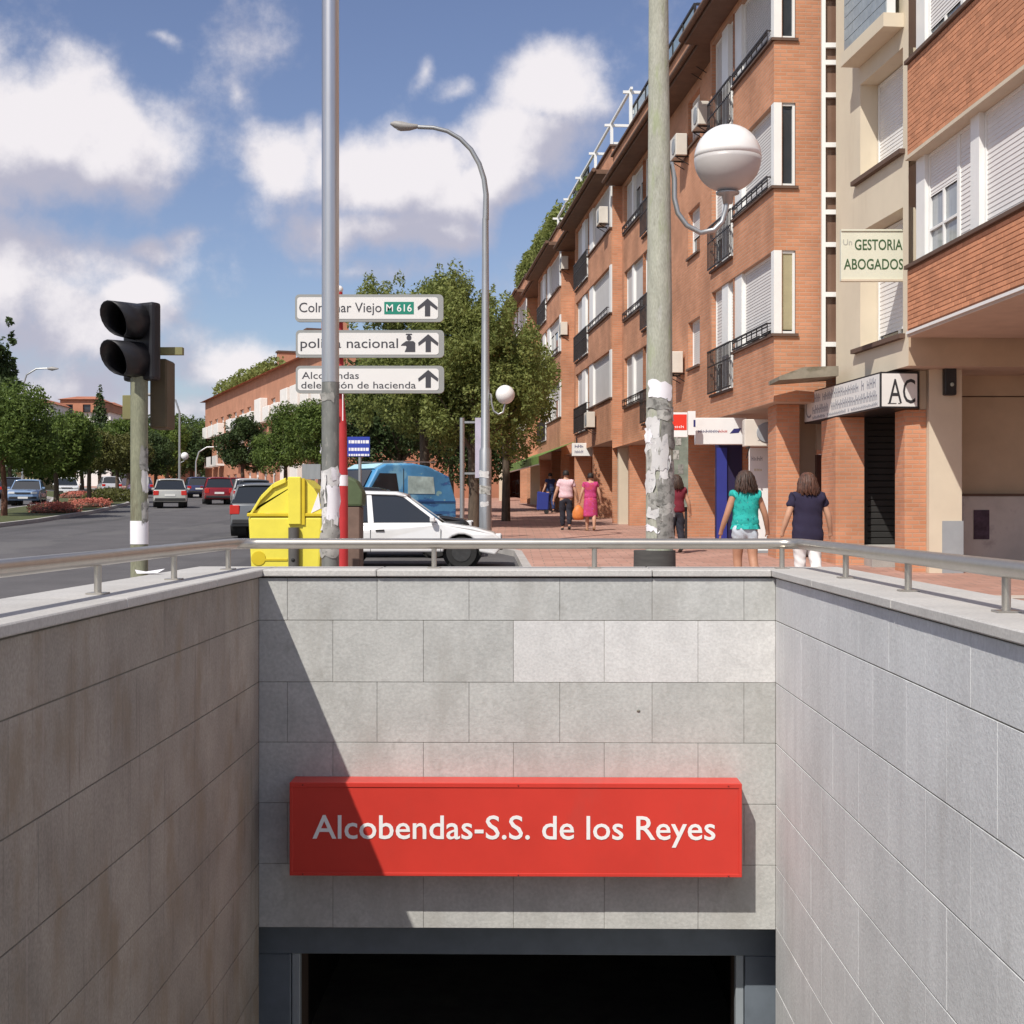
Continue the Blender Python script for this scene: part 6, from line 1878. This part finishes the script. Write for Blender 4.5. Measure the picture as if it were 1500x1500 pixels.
def pg_(px, d):
    p = on_ground(px, d); p.z += 0.062; return p
tw, _a, _s = person('woman in a teal printed top and pale shorts walking away', pg_(1092, 20.1), R(6), 1.69, skin=M_SKIND, top=M_TEAL, bottom=M_DENIM, style='shorts', hair='bob', hairm=M_HAIRB, shoe=M_SANDAL, sleeve=0.22, armspread=0.045, toph=0.90, girth=0.98, step=0.08)
b = MB(); n_ = 40; vs = []; fs = []
for j, (r, z) in enumerate(((0.175, 1.03), (0.182, 0.985), (0.196, 0.94), (0.205, 0.895))):
    for k in range(n_):
        a = 2 * math.pi * k / n_; rr = r + (0.010 * j * math.sin(8 * a + 0.6 * j) / 2 + 0.006 * math.sin(13 * a))
        vs.append((rr * math.cos(a), rr * math.sin(a) * 0.76, z))
for j in range(3):
    for k in range(n_): fs.append((j * n_ + k, j * n_ + (k + 1) % n_, (j + 1) * n_ + (k + 1) % n_, (j + 1) * n_ + k))
b.add(vs, fs, M_TEAL, True); b.build('peplum', tw)
b = MB(); b.lathe([(0.181, 1.015), (0.186, 1.03), (0.181, 1.05)], mat('teal_band', (0.006, 0.17, 0.17), 0.8, var=0.1), 28, (0, 0, 0), 1.0, 0.76); b.build('waistband', tw)
person('woman in a loose navy top and white trousers walking away', pg_(1183, 20.0), R(4), 1.66, skin=M_SKIN, top=M_NAVY, bottom=M_CROP, style='trousers', hair='bob', hairm=M_HAIRR, shoe=M_SANDAL, sleeve=0.62, armspread=0.035, wide=1.14, toph=0.62, girth=1.14, step=0.08)
man, ma, ms = person('man in a pink checked shirt and dark trousers on the red pavement', pg_(829, 42), R(3), 1.74, skin=M_SKIN, top=M_PINK, bottom=M_TROU, style='trousers', hair='short', hairm=M_HAIRK, sleeve=0.62, armspread=0.05, toph=0.88, girth=1.06, step=0.05)
wom, wa_, ws_ = person('woman in a magenta printed dress walking beside the man in pink', pg_(865, 41.5), R(2), 1.66, skin=M_SKIN, top=M_MAG, bottom=M_MAG, style='skirt', hair='short', hairm=M_HAIRK, shoe=M_SANDAL, sleeve=0.5, armspread=0.035, toph=0.92, girth=0.98, step=0.10, skirt_z=0.42)
person('person in dark blue standing far along the arcade beyond the couple', pg_(806, 60), R(30), 1.66, top=M_DBLUE, bottom=M_DBLUE, style='trousers', hair='short', hairm=M_HAIRK, step=0.04)
person('person in a dark red top half hidden behind the lamp post', pg_(990, 30), R(10), 1.62, skin=M_SKIN, top=mat('dark_red_cloth', (0.17, 0.02, 0.035), 0.9, var=0.1), bottom=M_TROU, style='trousers', hair='bob', hairm=M_HAIRB, step=0.05)
# orange carrier bag hanging from the woman's hand
hand = wom.matrix_basis @ (wa_[-1][1] * ws_)
bp = Vector((pg_(865, 41.5).x - 0.36, 41.5, pg_(865, 41.5).z))
cosr, sinr = math.cos(R(2)), math.sin(R(2)); hv = wa_[-1][1] * ws_
hand = Vector((pg_(865, 41.5).x + hv.x * cosr - hv.y * sinr, 41.5 + hv.x * sinr + hv.y * cosr, pg_(865, 41.5).z + hv.z))
bg = thing('carrier_bag', 'orange plastic carrier bag hanging from the hand of the woman in magenta', 'bag', (hand.x - 0.03, hand.y, hand.z - 0.08))
M_BAG = mat('orange_plastic', (0.75, 0.26, 0.07), 0.5, var=0.12, vscale=12, trans=0.25)
b = MB(); b.lathe([(1e-4, -0.40), (0.11, -0.39), (0.155, -0.30), (0.15, -0.15), (0.09, -0.02), (0.03, 0.03)], M_BAG, 18, sx=1.15, sy=0.7); b.build('bag_body', bg)
b = MB(); b.tube([(-0.03, 0, 0.0), (-0.01, 0, 0.07), (0.02, 0, 0.085), (0.04, 0, 0.0)], 0.008, M_BAG, 6); b.build('bag_handle', bg)
# blue shopping trolley by the distant person
c = pg_(795, 58.5)
tr = thing('shopping_trolley', 'dark blue two-wheeled shopping trolley standing far along the arcade', 'trolley', c)
b = MB(); b.prism([(-0.25, 0.16), (0.22, 0.16), (0.27, 0.85), (-0.22, 0.92)], -0.2, 0.2, mat('trolley_blue', (0.02, 0.035, 0.22), 0.7, var=0.1)); b.build('bag_body', tr, bevel=0.03)
b = MB(); b.tube([(0.2, 0.1, 0.1), (0.32, 0.1, 1.05), (0.42, 0.1, 1.08)], 0.014, M_IRON, 8); b.tube([(0.2, -0.1, 0.1), (0.32, -0.1, 1.05), (0.42, -0.1, 1.08)], 0.014, M_IRON, 8); b.build('frame', tr)
for s in (-1, 1):
    b = MB(); b.tube([(0.15, s * 0.22, 0.09), (0.15, s * 0.25, 0.09)], 0.09, M_TYRE, 14); b.build('wheel', tr)

# ------------------------------------------------------------------ trees, hedges, flower beds
M_BARK = mat('bark', (0.10, 0.075, 0.055), 0.95, var=0.3, vscale=6, stretch=(3, 3, 0.6), bump=0.4, bscale=20)
M_BARKR = mat('bark_reddish', (0.16, 0.075, 0.05), 0.95, var=0.3, vscale=6, stretch=(3, 3, 0.6))

def leaf_mat(name, c1, c2, trans=0.25):
    m = bpy.data.materials.new(name); m.use_nodes = True; nt = m.node_tree; N, L = nt.nodes, nt.links
    b = N['Principled BSDF']; b.inputs['Roughness'].default_value = 0.6; b.inputs['Specular IOR Level'].default_value = 0.3
    gi = N.new('ShaderNodeNewGeometry'); mx = N.new('ShaderNodeMix'); mx.data_type = 'RGBA'
    mx.inputs['A'].default_value = (*c1, 1); mx.inputs['B'].default_value = (*c2, 1)
    n = N.new('ShaderNodeTexNoise'); n.inputs['Scale'].default_value = 0.9; n.inputs['Detail'].default_value = 3
    L.new(gi.outputs['Position'], n.inputs['Vector'])
    ad = N.new('ShaderNodeMath'); ad.operation = 'MULTIPLY_ADD'; ad.inputs[1].default_value = 0.6
    L.new(gi.outputs['Random Per Island'], ad.inputs[0])
    r = N.new('ShaderNodeMapRange'); r.inputs['From Min'].default_value = 0.3; r.inputs['From Max'].default_value = 0.7; r.inputs['To Max'].default_value = 0.5
    L.new(n.outputs['Fac'], r.inputs['Value']); L.new(r.outputs[0], ad.inputs[2]); L.new(ad.outputs[0], mx.inputs['Factor'])
    L.new(mx.outputs['Result'], b.inputs['Base Color'])
    t = N.new('ShaderNodeBsdfTranslucent'); L.new(mx.outputs['Result'], t.inputs['Color'])
    ms = N.new('ShaderNodeMixShader'); ms.inputs[0].default_value = trans
    L.new(b.outputs[0], ms.inputs[1]); L.new(t.outputs[0], ms.inputs[2]); L.new(ms.outputs[0], N['Material Output'].inputs['Surface'])
    return m
L_BIG = leaf_mat('leaf_street_tree', (0.095, 0.130, 0.030), (0.33, 0.365, 0.115), 0.45)
L_MED = leaf_mat('leaf_median_tree', (0.045, 0.088, 0.018), (0.175, 0.235, 0.052), 0.38)
L_DRK = leaf_mat('leaf_dark', (0.026, 0.050, 0.016), (0.080, 0.118, 0.036))
L_YEL = leaf_mat('leaf_yellowish', (0.060, 0.070, 0.016), (0.135, 0.135, 0.035))
L_FLW = leaf_mat('flower_red', (0.42, 0.10, 0.07), (0.60, 0.22, 0.16), 0.1)


def leaf_cloud(name, parent, clumps, n, size, m, seed, kind=None, fill=0.35, droop=0.0, loc=None):
    """clumps = [(x, y, z, rx, ry, rz)]; n small folded leaves spread over and inside them"""
    rng = np.random.default_rng(seed)
    cl = np.array(clumps, float); vol = (cl[:, 3] * cl[:, 4] * cl[:, 5]) ** 0.75; pr = vol / vol.sum()
    idx = rng.choice(len(cl), n, p=pr)
    d = rng.normal(size=(n, 3)); d /= np.linalg.norm(d, axis=1)[:, None]
    rad = np.where(rng.random(n) < fill, rng.random(n) ** 0.5, 1 + rng.normal(size=n) * 0.10)
    c = cl[idx, :3] + d * rad[:, None] * cl[idx, 3:6]
    c[:, 2] -= droop * (rad ** 2) * (1 - np.abs(d[:, 2]))
    nr = d * 0.55 + rng.normal(size=(n, 3)) * 0.75; nr[:, 2] += 0.35; nr /= np.linalg.norm(nr, axis=1)[:, None]
    ax = rng.normal(size=(n, 3)); u = ax - nr * (ax * nr).sum(1)[:, None]; u /= np.linalg.norm(u, axis=1)[:, None]; v = np.cross(nr, u)
    L_ = size * rng.uniform(0.7, 1.4, n)[:, None]; W_ = L_ * rng.uniform(0.32, 0.55, n)[:, None]
    a = c - u * L_; b_ = c + v * W_ + nr * W_ * 0.3; e = c + u * L_; f = c - v * W_ + nr * W_ * 0.3
    co = np.stack([a, b_, e, f], 1).reshape(-1, 3).astype(np.float32)
    me = bpy.data.meshes.new(name)
    me.vertices.add(4 * n); me.vertices.foreach_set('co', co.ravel())
    me.loops.add(4 * n); me.loops.foreach_set('vertex_index', np.arange(4 * n, dtype=np.int32))
    me.polygons.add(n); me.polygons.foreach_set('loop_start', np.arange(0, 4 * n, 4, dtype=np.int32))
    try: me.polygons.foreach_set('loop_total', np.full(n, 4, dtype=np.int32))
    except Exception: pass
    me.materials.append(m); me.update(calc_edges=True); me.validate()
    return link(name, me, parent, kind=kind, loc=loc)


def make_clumps(r, h, z0, k, seed, lump=0.36, shape=1.0):
    rn = random.Random(seed); cl = [(0, 0, z0 + h * 0.42, r * 0.5, r * 0.5, h * 0.28)]
    for _ in range(k):
        a = rn.uniform(0, 2 * math.pi); zf = rn.random() ** 0.9
        rr = r * math.sqrt(max(0.05, 1 - (2 * zf - 0.85) ** 2 * 0.72)) * rn.uniform(0.45, 0.86) * (1 - shape * 0.12 * zf)
        s = r * lump * rn.uniform(0.6, 1.25)
        cl.append((rr * math.cos(a), rr * math.sin(a), z0 + h * (0.08 + 0.84 * zf), s, s, s * rn.uniform(0.6, 0.95)))
    for _ in range(int(k * 1.3)):
        a = rn.uniform(0, 2 * math.pi); zf = rn.random()
        rr = r * math.sqrt(max(0.05, 1 - (2 * zf - 0.85) ** 2 * 0.72)) * rn.uniform(0.88, 1.08)
        s = r * 0.085 * rn.uniform(0.5, 1.4)
        cl.append((rr * math.cos(a), rr * math.sin(a), z0 + h * (0.04 + 0.97 * zf) + s, s, s, s * rn.uniform(1.2, 2.6)))
    return cl


def tree(label, loc, r, trunk, h, seed, n, size, m, bark=M_BARK, tr=0.13, group=None, k=22, name='street_tree', branches=6, cat='tree', lump=0.36):
    t = thing(name, label, cat, loc, random.Random(seed).uniform(0, 6), group)
    rn = random.Random(seed)
    b = MB()
    b.tube([(0, 0, -0.1), (0.02, 0.0, trunk * 0.5), (rn.uniform(-.05, .05), rn.uniform(-.05, .05), trunk), (rn.uniform(-.1, .1), 0.05, trunk + h * 0.45)], [tr * 1.25, tr, tr * 0.85, tr * 0.35], bark, 12)
    to = b.build('trunk', t)
    for i in range(branches):
        a = i * 2 * math.pi / branches + rn.uniform(-.4, .4); z = trunk + rn.uniform(-0.05, 0.25) * h * 0.5; rr = r * rn.uniform(0.5, 0.8)
        b = MB(); b.tube([(0, 0, z), (rr * 0.4 * math.cos(a), rr * 0.4 * math.sin(a), z + h * 0.16), (rr * math.cos(a), rr * math.sin(a), z + h * rn.uniform(0.3, 0.5))], [tr * 0.5, tr * 0.33, tr * 0.12], bark, 7)
        b.build('branch', to)
    leaf_cloud('crown', t, make_clumps(r, h, trunk - 0.1, k, seed, lump), n, size, m, seed)
    return t

def tg(px, d, dz=0.06):
    p = on_ground(px, d); p.z += dz; return p
# the big street tree in front of the brick houses, and its neighbour
t1 = tree('big leafy street tree behind the direction signs, drooping over the blue van', tg(622, 44.5), 2.5, 2.7, 5.1, 3, 52000, 0.060, L_BIG, tr=0.17, k=64, branches=8, lump=0.24)
t2 = tree('leafy street tree overhanging the arcade beside the tall street lamp', tg(694, 43.5), 2.3, 2.3, 4.6, 8, 36000, 0.060, L_BIG, tr=0.16, k=50, branches=7, lump=0.25)
tree('darker street tree close behind the blue van and the lamp', tg(585, 52), 2.4, 2.0, 4.0, 14, 20000, 0.08, L_DRK, k=30)
tree('dark street tree filling the gap between the van and the far bend building', tg(660, 62), 3.0, 1.6, 4.6, 15, 20000, 0.09, L_DRK, k=30)
tree('street tree with its low branches over the green awning', tg(741, 50), 2.0, 3.3, 2.9, 18, 20000, 0.072, L_BIG, k=30)
# round kerbside trees in front of the far building
tree('round clipped tree at the kerb right of the dark red car', tg(356, 95), 1.85, 1.9, 3.6, 21, 14000, 0.09, L_DRK, group='round kerbside trees', k=20)
tree('round kerbside tree under the lowest direction sign', tg(418, 84), 1.9, 1.9, 3.6, 22, 15000, 0.085, L_MED, group='round kerbside trees', k=20)
tree('round kerbside tree directly behind the steel pole', tg(468, 78), 1.8, 1.8, 3.7, 23, 15000, 0.085, L_MED, group='round kerbside trees', k=20)
# median row
for (px, d, r, h, tk, sd, m, lab) in ((6, 56, 2.4, 2.75, 2.1, 31, L_MED, 'nearest median tree at the left edge with a reddish trunk'), (82, 64, 2.0, 1.95, 2.1, 32, L_MED, 'median tree standing right above the nearer red flower bed'),
                                      (131, 74, 1.9, 1.5, 2.0, 33, L_YEL, 'yellowish median tree above the farther flower bed'), (172, 86, 1.9, 1.6, 2.0, 34, L_YEL, 'median tree just left of the traffic light pole'),
                                      (214, 104, 2.1, 2.3, 2.0, 35, L_DRK, 'median tree half behind the traffic light pole')):
    tree(lab, tg(px, d, 0.07), r, tk, h, sd, 20000, 0.08, m, bark=M_BARKR if px < 50 else M_BARK, group='trees along the median', k=24, name='median_tree', tr=0.11)
# tall tree peeping in at the left edge, conifer and far trees
tree('tall slender tree top at the left picture edge behind the median', tg(-12, 75, 0), 1.35, 3.0, 7.3, 41, 8000, 0.13, L_DRK, k=20, name='poplar_tree')
cf = thing('conifer_tree', 'dark pointed conifer between the far terracotta houses', 'tree', tg(146, 160, 0))
b = MB(); b.tube([(0, 0, 0), (0, 0, 11.2)], [0.22, 0.05], M_BARK, 8); b.build('trunk', cf)
leaf_cloud('crown', cf, [(0, 0, 3.2 + i * 0.85, 2.0 * (1 - i / 10.5), 2.2 * (1 - i / 10.5), 0.7) for i in range(10)], 5000, 0.18, L_DRK, 44, droop=0.5)
far = [(166, 150, 3.6, 4.6), (188, 138, 3.6, 4.4), (228, 150, 4.2, 5.4), (262, 160, 4.2, 6.0), (292, 172, 4.2, 6.2), (245, 128, 3.0, 3.9), (280, 138, 3.0, 4.0), (120, 150, 3.2, 2.6), (60, 140, 3.6, 3.2), (15, 135, 4.0, 4.6), (318, 185, 4.0, 5.6)]
names = ['second from the left behind the median', 'just left of the traffic light housing', 'right of the traffic light pole', 'tallest, by the far thin street lamp', 'beside the far brick building', 'low, under the far street lamp', 'low and dark beside the far building corner',
         'below the white far house', 'below the far terracotta house', 'at the left picture edge', 'partly behind the far brick building']
for i, (px, d, r, h) in enumerate(far):
    tree('far avenue tree ' + names[i], tg(px, d, 0), r, 1.8, h, 50 + i, 9000, 0.17, (L_DRK, L_MED)[i % 2], group='far avenue trees', k=16, name='avenue_tree', branches=3, tr=0.2)
wood = [((px - 750) / F * d, d, ground_z(d) + 2.2, 6, 4, 3.2) for px, d in ((-60, 190), (10, 200), (60, 190), (110, 210), (160, 200), (210, 200), (260, 205), (310, 210), (360, 215), (420, 215), (480, 215), (-130, 190), (-220, 190))]
o = leaf_cloud('tree_belt', None, wood, 9000, 0.4, L_DRK, 77, kind='stuff')

# flower beds on the median
M_SOIL = mat('soil', (0.10, 0.06, 0.04), 0.95, var=0.3, vscale=4)
for (px, d, rx, ry, lab, sd) in ((80, 60.5, 0.95, 1.3, 'nearer red flower bed on the median, mounded round the tree trunk', 1), (132, 70, 0.85, 1.3, 'farther red flower bed on the median', 2), (118, 96, 1.2, 1.6, 'far patch of red flowers beyond the white car', 3)):
    p = tg(px, d, 0.07); t = thing('flower_bed', lab, 'flower bed', p, 0, 'red flower beds on the median')
    b = MB(); b.lathe([(1.0, 0.0), (0.93, 0.10), (0.6, 0.22), (1e-4, 0.28)], M_SOIL, 24, (0, 0, 0), rx, ry); b.build('soil_mound', t)
    rn = random.Random(sd)
    leaf_cloud('flowers', t, [(0, 0, 0.10, rx, ry, 0.33)] + [(rn.uniform(-rx, rx) * 0.7, rn.uniform(-ry, ry) * 0.7, 0.26, 0.3, 0.3, 0.16) for _ in range(10)], 2600, 0.05, L_FLW, 90 + sd, kind='stuff')
p = tg(165, 84, 0.07); t = thing('low_shrub', 'low yellow-green shrub patch on the median before the traffic light pole', 'shrub', p)
leaf_cloud('foliage', t, [(0, 0, 0.3, 1.4, 1.6, 0.45)], 2500, 0.08, L_YEL, 97)
# leafy hedge along the roof edge
def hedge(lab, base, top, a0, a1, h, seed, n):
    t = thing('roof_hedge', lab, 'hedge', base.location, base.rotation_euler.z, 'hedges on the roof terraces')
    rn = random.Random(seed); cl = []; a = a0
    while a < a1:
        cl.append((a, -0.65 + rn.uniform(-.15, .15), top + 0.95 + h * 0.5, 0.85, 0.6, h * 0.5 * rn.uniform(0.8, 1.25))); a += 0.8
    b = MB(); b.box(a0 - 0.2, a1 + 0.2, -0.95, -0.35, top + 0.2, top + 1.12, M_TAN); b.build('planter', t)
    leaf_cloud('foliage', t, cl, n, 0.11, L_BIG, seed)
hedge('long dark green hedge on the roof of the fourth brick house', B4, TOP4, 5.0, 14.5, 1.9, 61, 9000)
hedge('green hedge further along, on the roof behind the street tree', B5, TOP5, 1.0, 8.0, 1.7, 62, 6000)
hedge('potted greenery under the white pergola', B3, TOP3, 7.0, 12.0, 0.8, 63, 3000)

# ------------------------------------------------------------------ far brick building across the bend
FD = (-0.382, 1.0); FP = (-11.6, 92.0)
fbM = frame_mat(FP, FD)
fb = thing('apartment_building', 'low brick apartment house with white balconies at the bend of the road', 'apartment building', (FP[0], FP[1], 0), math.atan2(FD[1], FD[0]))
FL = 51.5
w = MB(); fops = []; g0 = 2.4
step = 3.3
rowz = [(3.4, 4.9), (6.1, 7.6), (8.9, 10.3)]
a = 1.2
cols = []
while a < FL - 2.5:
    cols.append(a); a += step
def rise(a): return 0.021 * a
zlow, ztop = 1.5, 12.4
for a in cols:
    for (z0, z1) in rowz: fops.append((a, a + 1.7, z0, z1))
wall_open(w, 0, FL, zlow, ztop, 0.0, fops, M_BRICKF, depth=0.25)
w.quad((FL, -12, zlow), (FL, 0, zlow), (FL, 0, ztop), (FL, -12, ztop), M_BRICKF)
w.quad((0, 0, zlow), (0, -12, zlow), (0, -12, ztop), (0, 0, ztop), M_BRICKF)
w.build('wall', fb)
M_TILE = mat('roof_tiles', (0.42, 0.16, 0.09), 0.9, var=0.18, vscale=1.5, stain=[((0.30, 0.11, 0.07), 2.0, (1, 1, 1), 0.5, 0.65, 0.5)])
rf = MB(); rf.add([(-0.4, 0.5, ztop - 0.1), (FL + 0.4, 0.5, ztop - 0.1), (FL + 0.4, -6, ztop + 0.9), (-0.4, -6, ztop + 0.9), (FL + 0.4, -12.5, ztop - 0.1), (-0.4, -12.5, ztop - 0.1)], [(1, 0, 3, 2), (2, 3, 5, 4), (0, 5, 3), (1, 2, 4)], M_TILE); ro = rf.build('roof', fb)
for a, ww, h in ((20, 0.9, 2.6), (13, 2.4, 3.4), (31, 0.8, 2.0)):
    b = MB(); b.box(a, a + ww, -4.5, -3.0, ztop + 0.6, ztop + 0.8 + h, M_BRICKF); b.box(a - 0.1, a + ww + 0.1, -4.6, -2.9, ztop + 0.801 + h, ztop + 0.95 + h, M_SILL); b.build('chimney', ro)
M_AWNW = mat('white_awning', (0.80, 0.78, 0.74), 0.8, var=0.05)
rn = random.Random(12)
for a in cols:
    for ri, (z0, z1) in enumerate(rowz):
        win(fb, a + 0.02, a + 1.68, z0 + 0.02, z1 - 0.02, -0.18, shut=rn.choice([0, 0.5, 1.0, 0.3]), panes=2, fr=0.09, sm=M_SHUTW)
        if ri == 2 and rn.random() < 0.75 or rn.random() < 0.25:
            b = MB(); b.box(a - 0.35, a + 2.05, 0.004, 0.6, z0 - 0.35, z0 + (0.75 if rn.random() < .5 else 1.55), M_AWNW); b.build('glazed_balcony', fb, bevel=0.03)
        elif rn.random() < 0.5:
            b = MB(); b.box(a - 0.3, a + 2.0, 0.002, 0.75, z0 - 0.3, z0 - 0.12, M_FRAME); b.box(a - 0.3, a + 2.0, 0.70, 0.75, z0 - 0.119, z0 + 0.62, M_FRAME); b.build('balcony', fb)
t = thing('roof_hedge', 'greenery growing along the roof of the far bend building', 'hedge', fb.location, fb.rotation_euler.z, 'hedges on the roof terraces')
leaf_cloud('foliage', t, [(a, -1.6 + rn.uniform(-.5, .5), ztop + 0.75, 1.6, 1.0, rn.uniform(0.6, 1.2)) for a in range(26, 50, 2)], 5000, 0.2, L_BIG, 71)

# far houses on the left
def far_house(lab, px0, px1, d, ytop, yroof, wallm, depth=9.0, gable=False, ybase=None):
    x0, x1 = (px0 - 750) / F * d, (px1 - 750) / F * d; z0 = ground_z(d) - 0.5; zt = zpx(yroof, d); zr = zpx(ytop, d)
    t = thing('house', lab, 'house', ((x0 + x1) / 2, d, 0))
    hw = (x1 - x0) / 2
    b = MB(); n = max(2, int(hw * 2 / 3.0)); ops = []; w = hw * 2 / n
    k = 0; z = zt - 2.0
    while z > z0 + 2 and k < 4:
        for i in range(n): ops.append((-hw + i * w + w * 0.28, -hw + i * w + w * 0.72, z, z + 1.3))
        z -= 2.9; k += 1
    M_ = Matrix(((-1, 0, 0, 0), (0, -1, 0, 0), (0, 0, 1, 0), (0, 0, 0, 1)))
    b.M = M_
    wall_open(b, -hw, hw, z0, zt, 0.0, ops, wallm, depth=0.3)
    b.quad((hw, 0, z0), (hw, -depth, z0), (hw, -depth, zt), (hw, 0, zt), wallm); b.quad((-hw, -depth, z0), (-hw, 0, z0), (-hw, 0, zt), (-hw, -depth, zt), wallm)
    b.build('wall', t)
    for o_ in ops:
        g = MB(M_); g.box(o_[0], o_[1], -0.32, -0.28, o_[2], o_[3], M_GLASS); g.build('window', t)
    r = MB()
    if gable: r.add([(-hw - 0.3, -0.3, zt), (hw + 0.3, -0.3, zt), (0, -0.3, zr), (-hw - 0.3, depth, zt), (hw + 0.3, depth, zt), (0, depth, zr)], [(0, 2, 1), (0, 3, 5, 2), (1, 2, 5, 4), (3, 4, 5)], M_TILE)
    else: r.add([(-hw - 0.3, -0.4, zt), (hw + 0.3, -0.4, zt), (hw - 1, depth / 2, zr), (-hw + 1, depth / 2, zr), (-hw - 0.3, depth, zt), (hw + 0.3, depth, zt)], [(0, 1, 2, 3), (1, 5, 2), (5, 4, 3, 2), (4, 0, 3)], M_TILE)
    r.build('roof', t)
    return t
M_WALLT = mat('terracotta_wall', (0.46, 0.20, 0.12), 0.9, var=0.12, vscale=0.5); M_WALLW = mat('white_wall', (0.72, 0.70, 0.67), 0.9, var=0.05)
far_house('far terracotta house with a stepped tiled roof above the median trees', 88, 140, 200, 577, 585, M_WALLT)
far_house('far reddish house right of the conifer', 141, 165, 215, 586, 593, M_WALLT)
far_house('far white house below the terracotta one', 112, 162, 180, 600, 604, M_WALLW)
far_house('small far white gable peeping over the median trees', 56, 70, 190, 584, 590, M_WALLW, gable=True)
far_house('low pale yellow building behind the far carriageway', 25, 62, 150, 690, 693, mat('yellow_wall', (0.62, 0.52, 0.30), 0.9, var=0.1))
far_house('low building with dark red shop front at the end of the street', 212, 262, 165, 684, 688, M_WALLT)
# far street lamps
def far_lamp(lab, px, d, ytop, side, globe=None):
    p = tg(px, d); t = thing('street_lamp', lab, 'street lamp', p, 0, 'thin street lamps along the avenue'); zt = zpx(ytop, d) - p.z
    b = MB(); b.tube([(0, 0, 0), (0, 0, zt - 1.2), (side * 0.25, 0, zt - 0.4), (side * 0.9, 0, zt), (side * 1.7, 0, zt + 0.02)], [0.10, 0.065, 0.06, 0.055, 0.05], M_GALV, 8); b.build('pole', t)
    b = MB(); b.tube([(side * 1.6, 0, zt), (side * 1.9, 0, zt), (side * 2.3, 0, zt)], [0.06, 0.14, 0.04], MATS['lamp_head_grey'], 8); b.build('lamp_head', t)
    if globe:
        b = MB(); b.sphere((0.35, 0, zpx(globe, d) - p.z), 0.26, M_OPAL, 14, 10); b.tube([(0, 0, zpx(globe, d) - p.z - 0.5), (0.35, 0, zpx(globe, d) - p.z - 0.3)], 0.03, M_GALV, 6); b.build('globe', t)
far_lamp('thin far street lamp with a white globe right of the traffic light', 263, 96, 578, -1, 668)
far_lamp('far street lamp whose head shows above the median trees', 33, 92, 540, 1)
far_lamp('white far lamp pole beside the corner of the bend building', 287, 118, 655, 1)
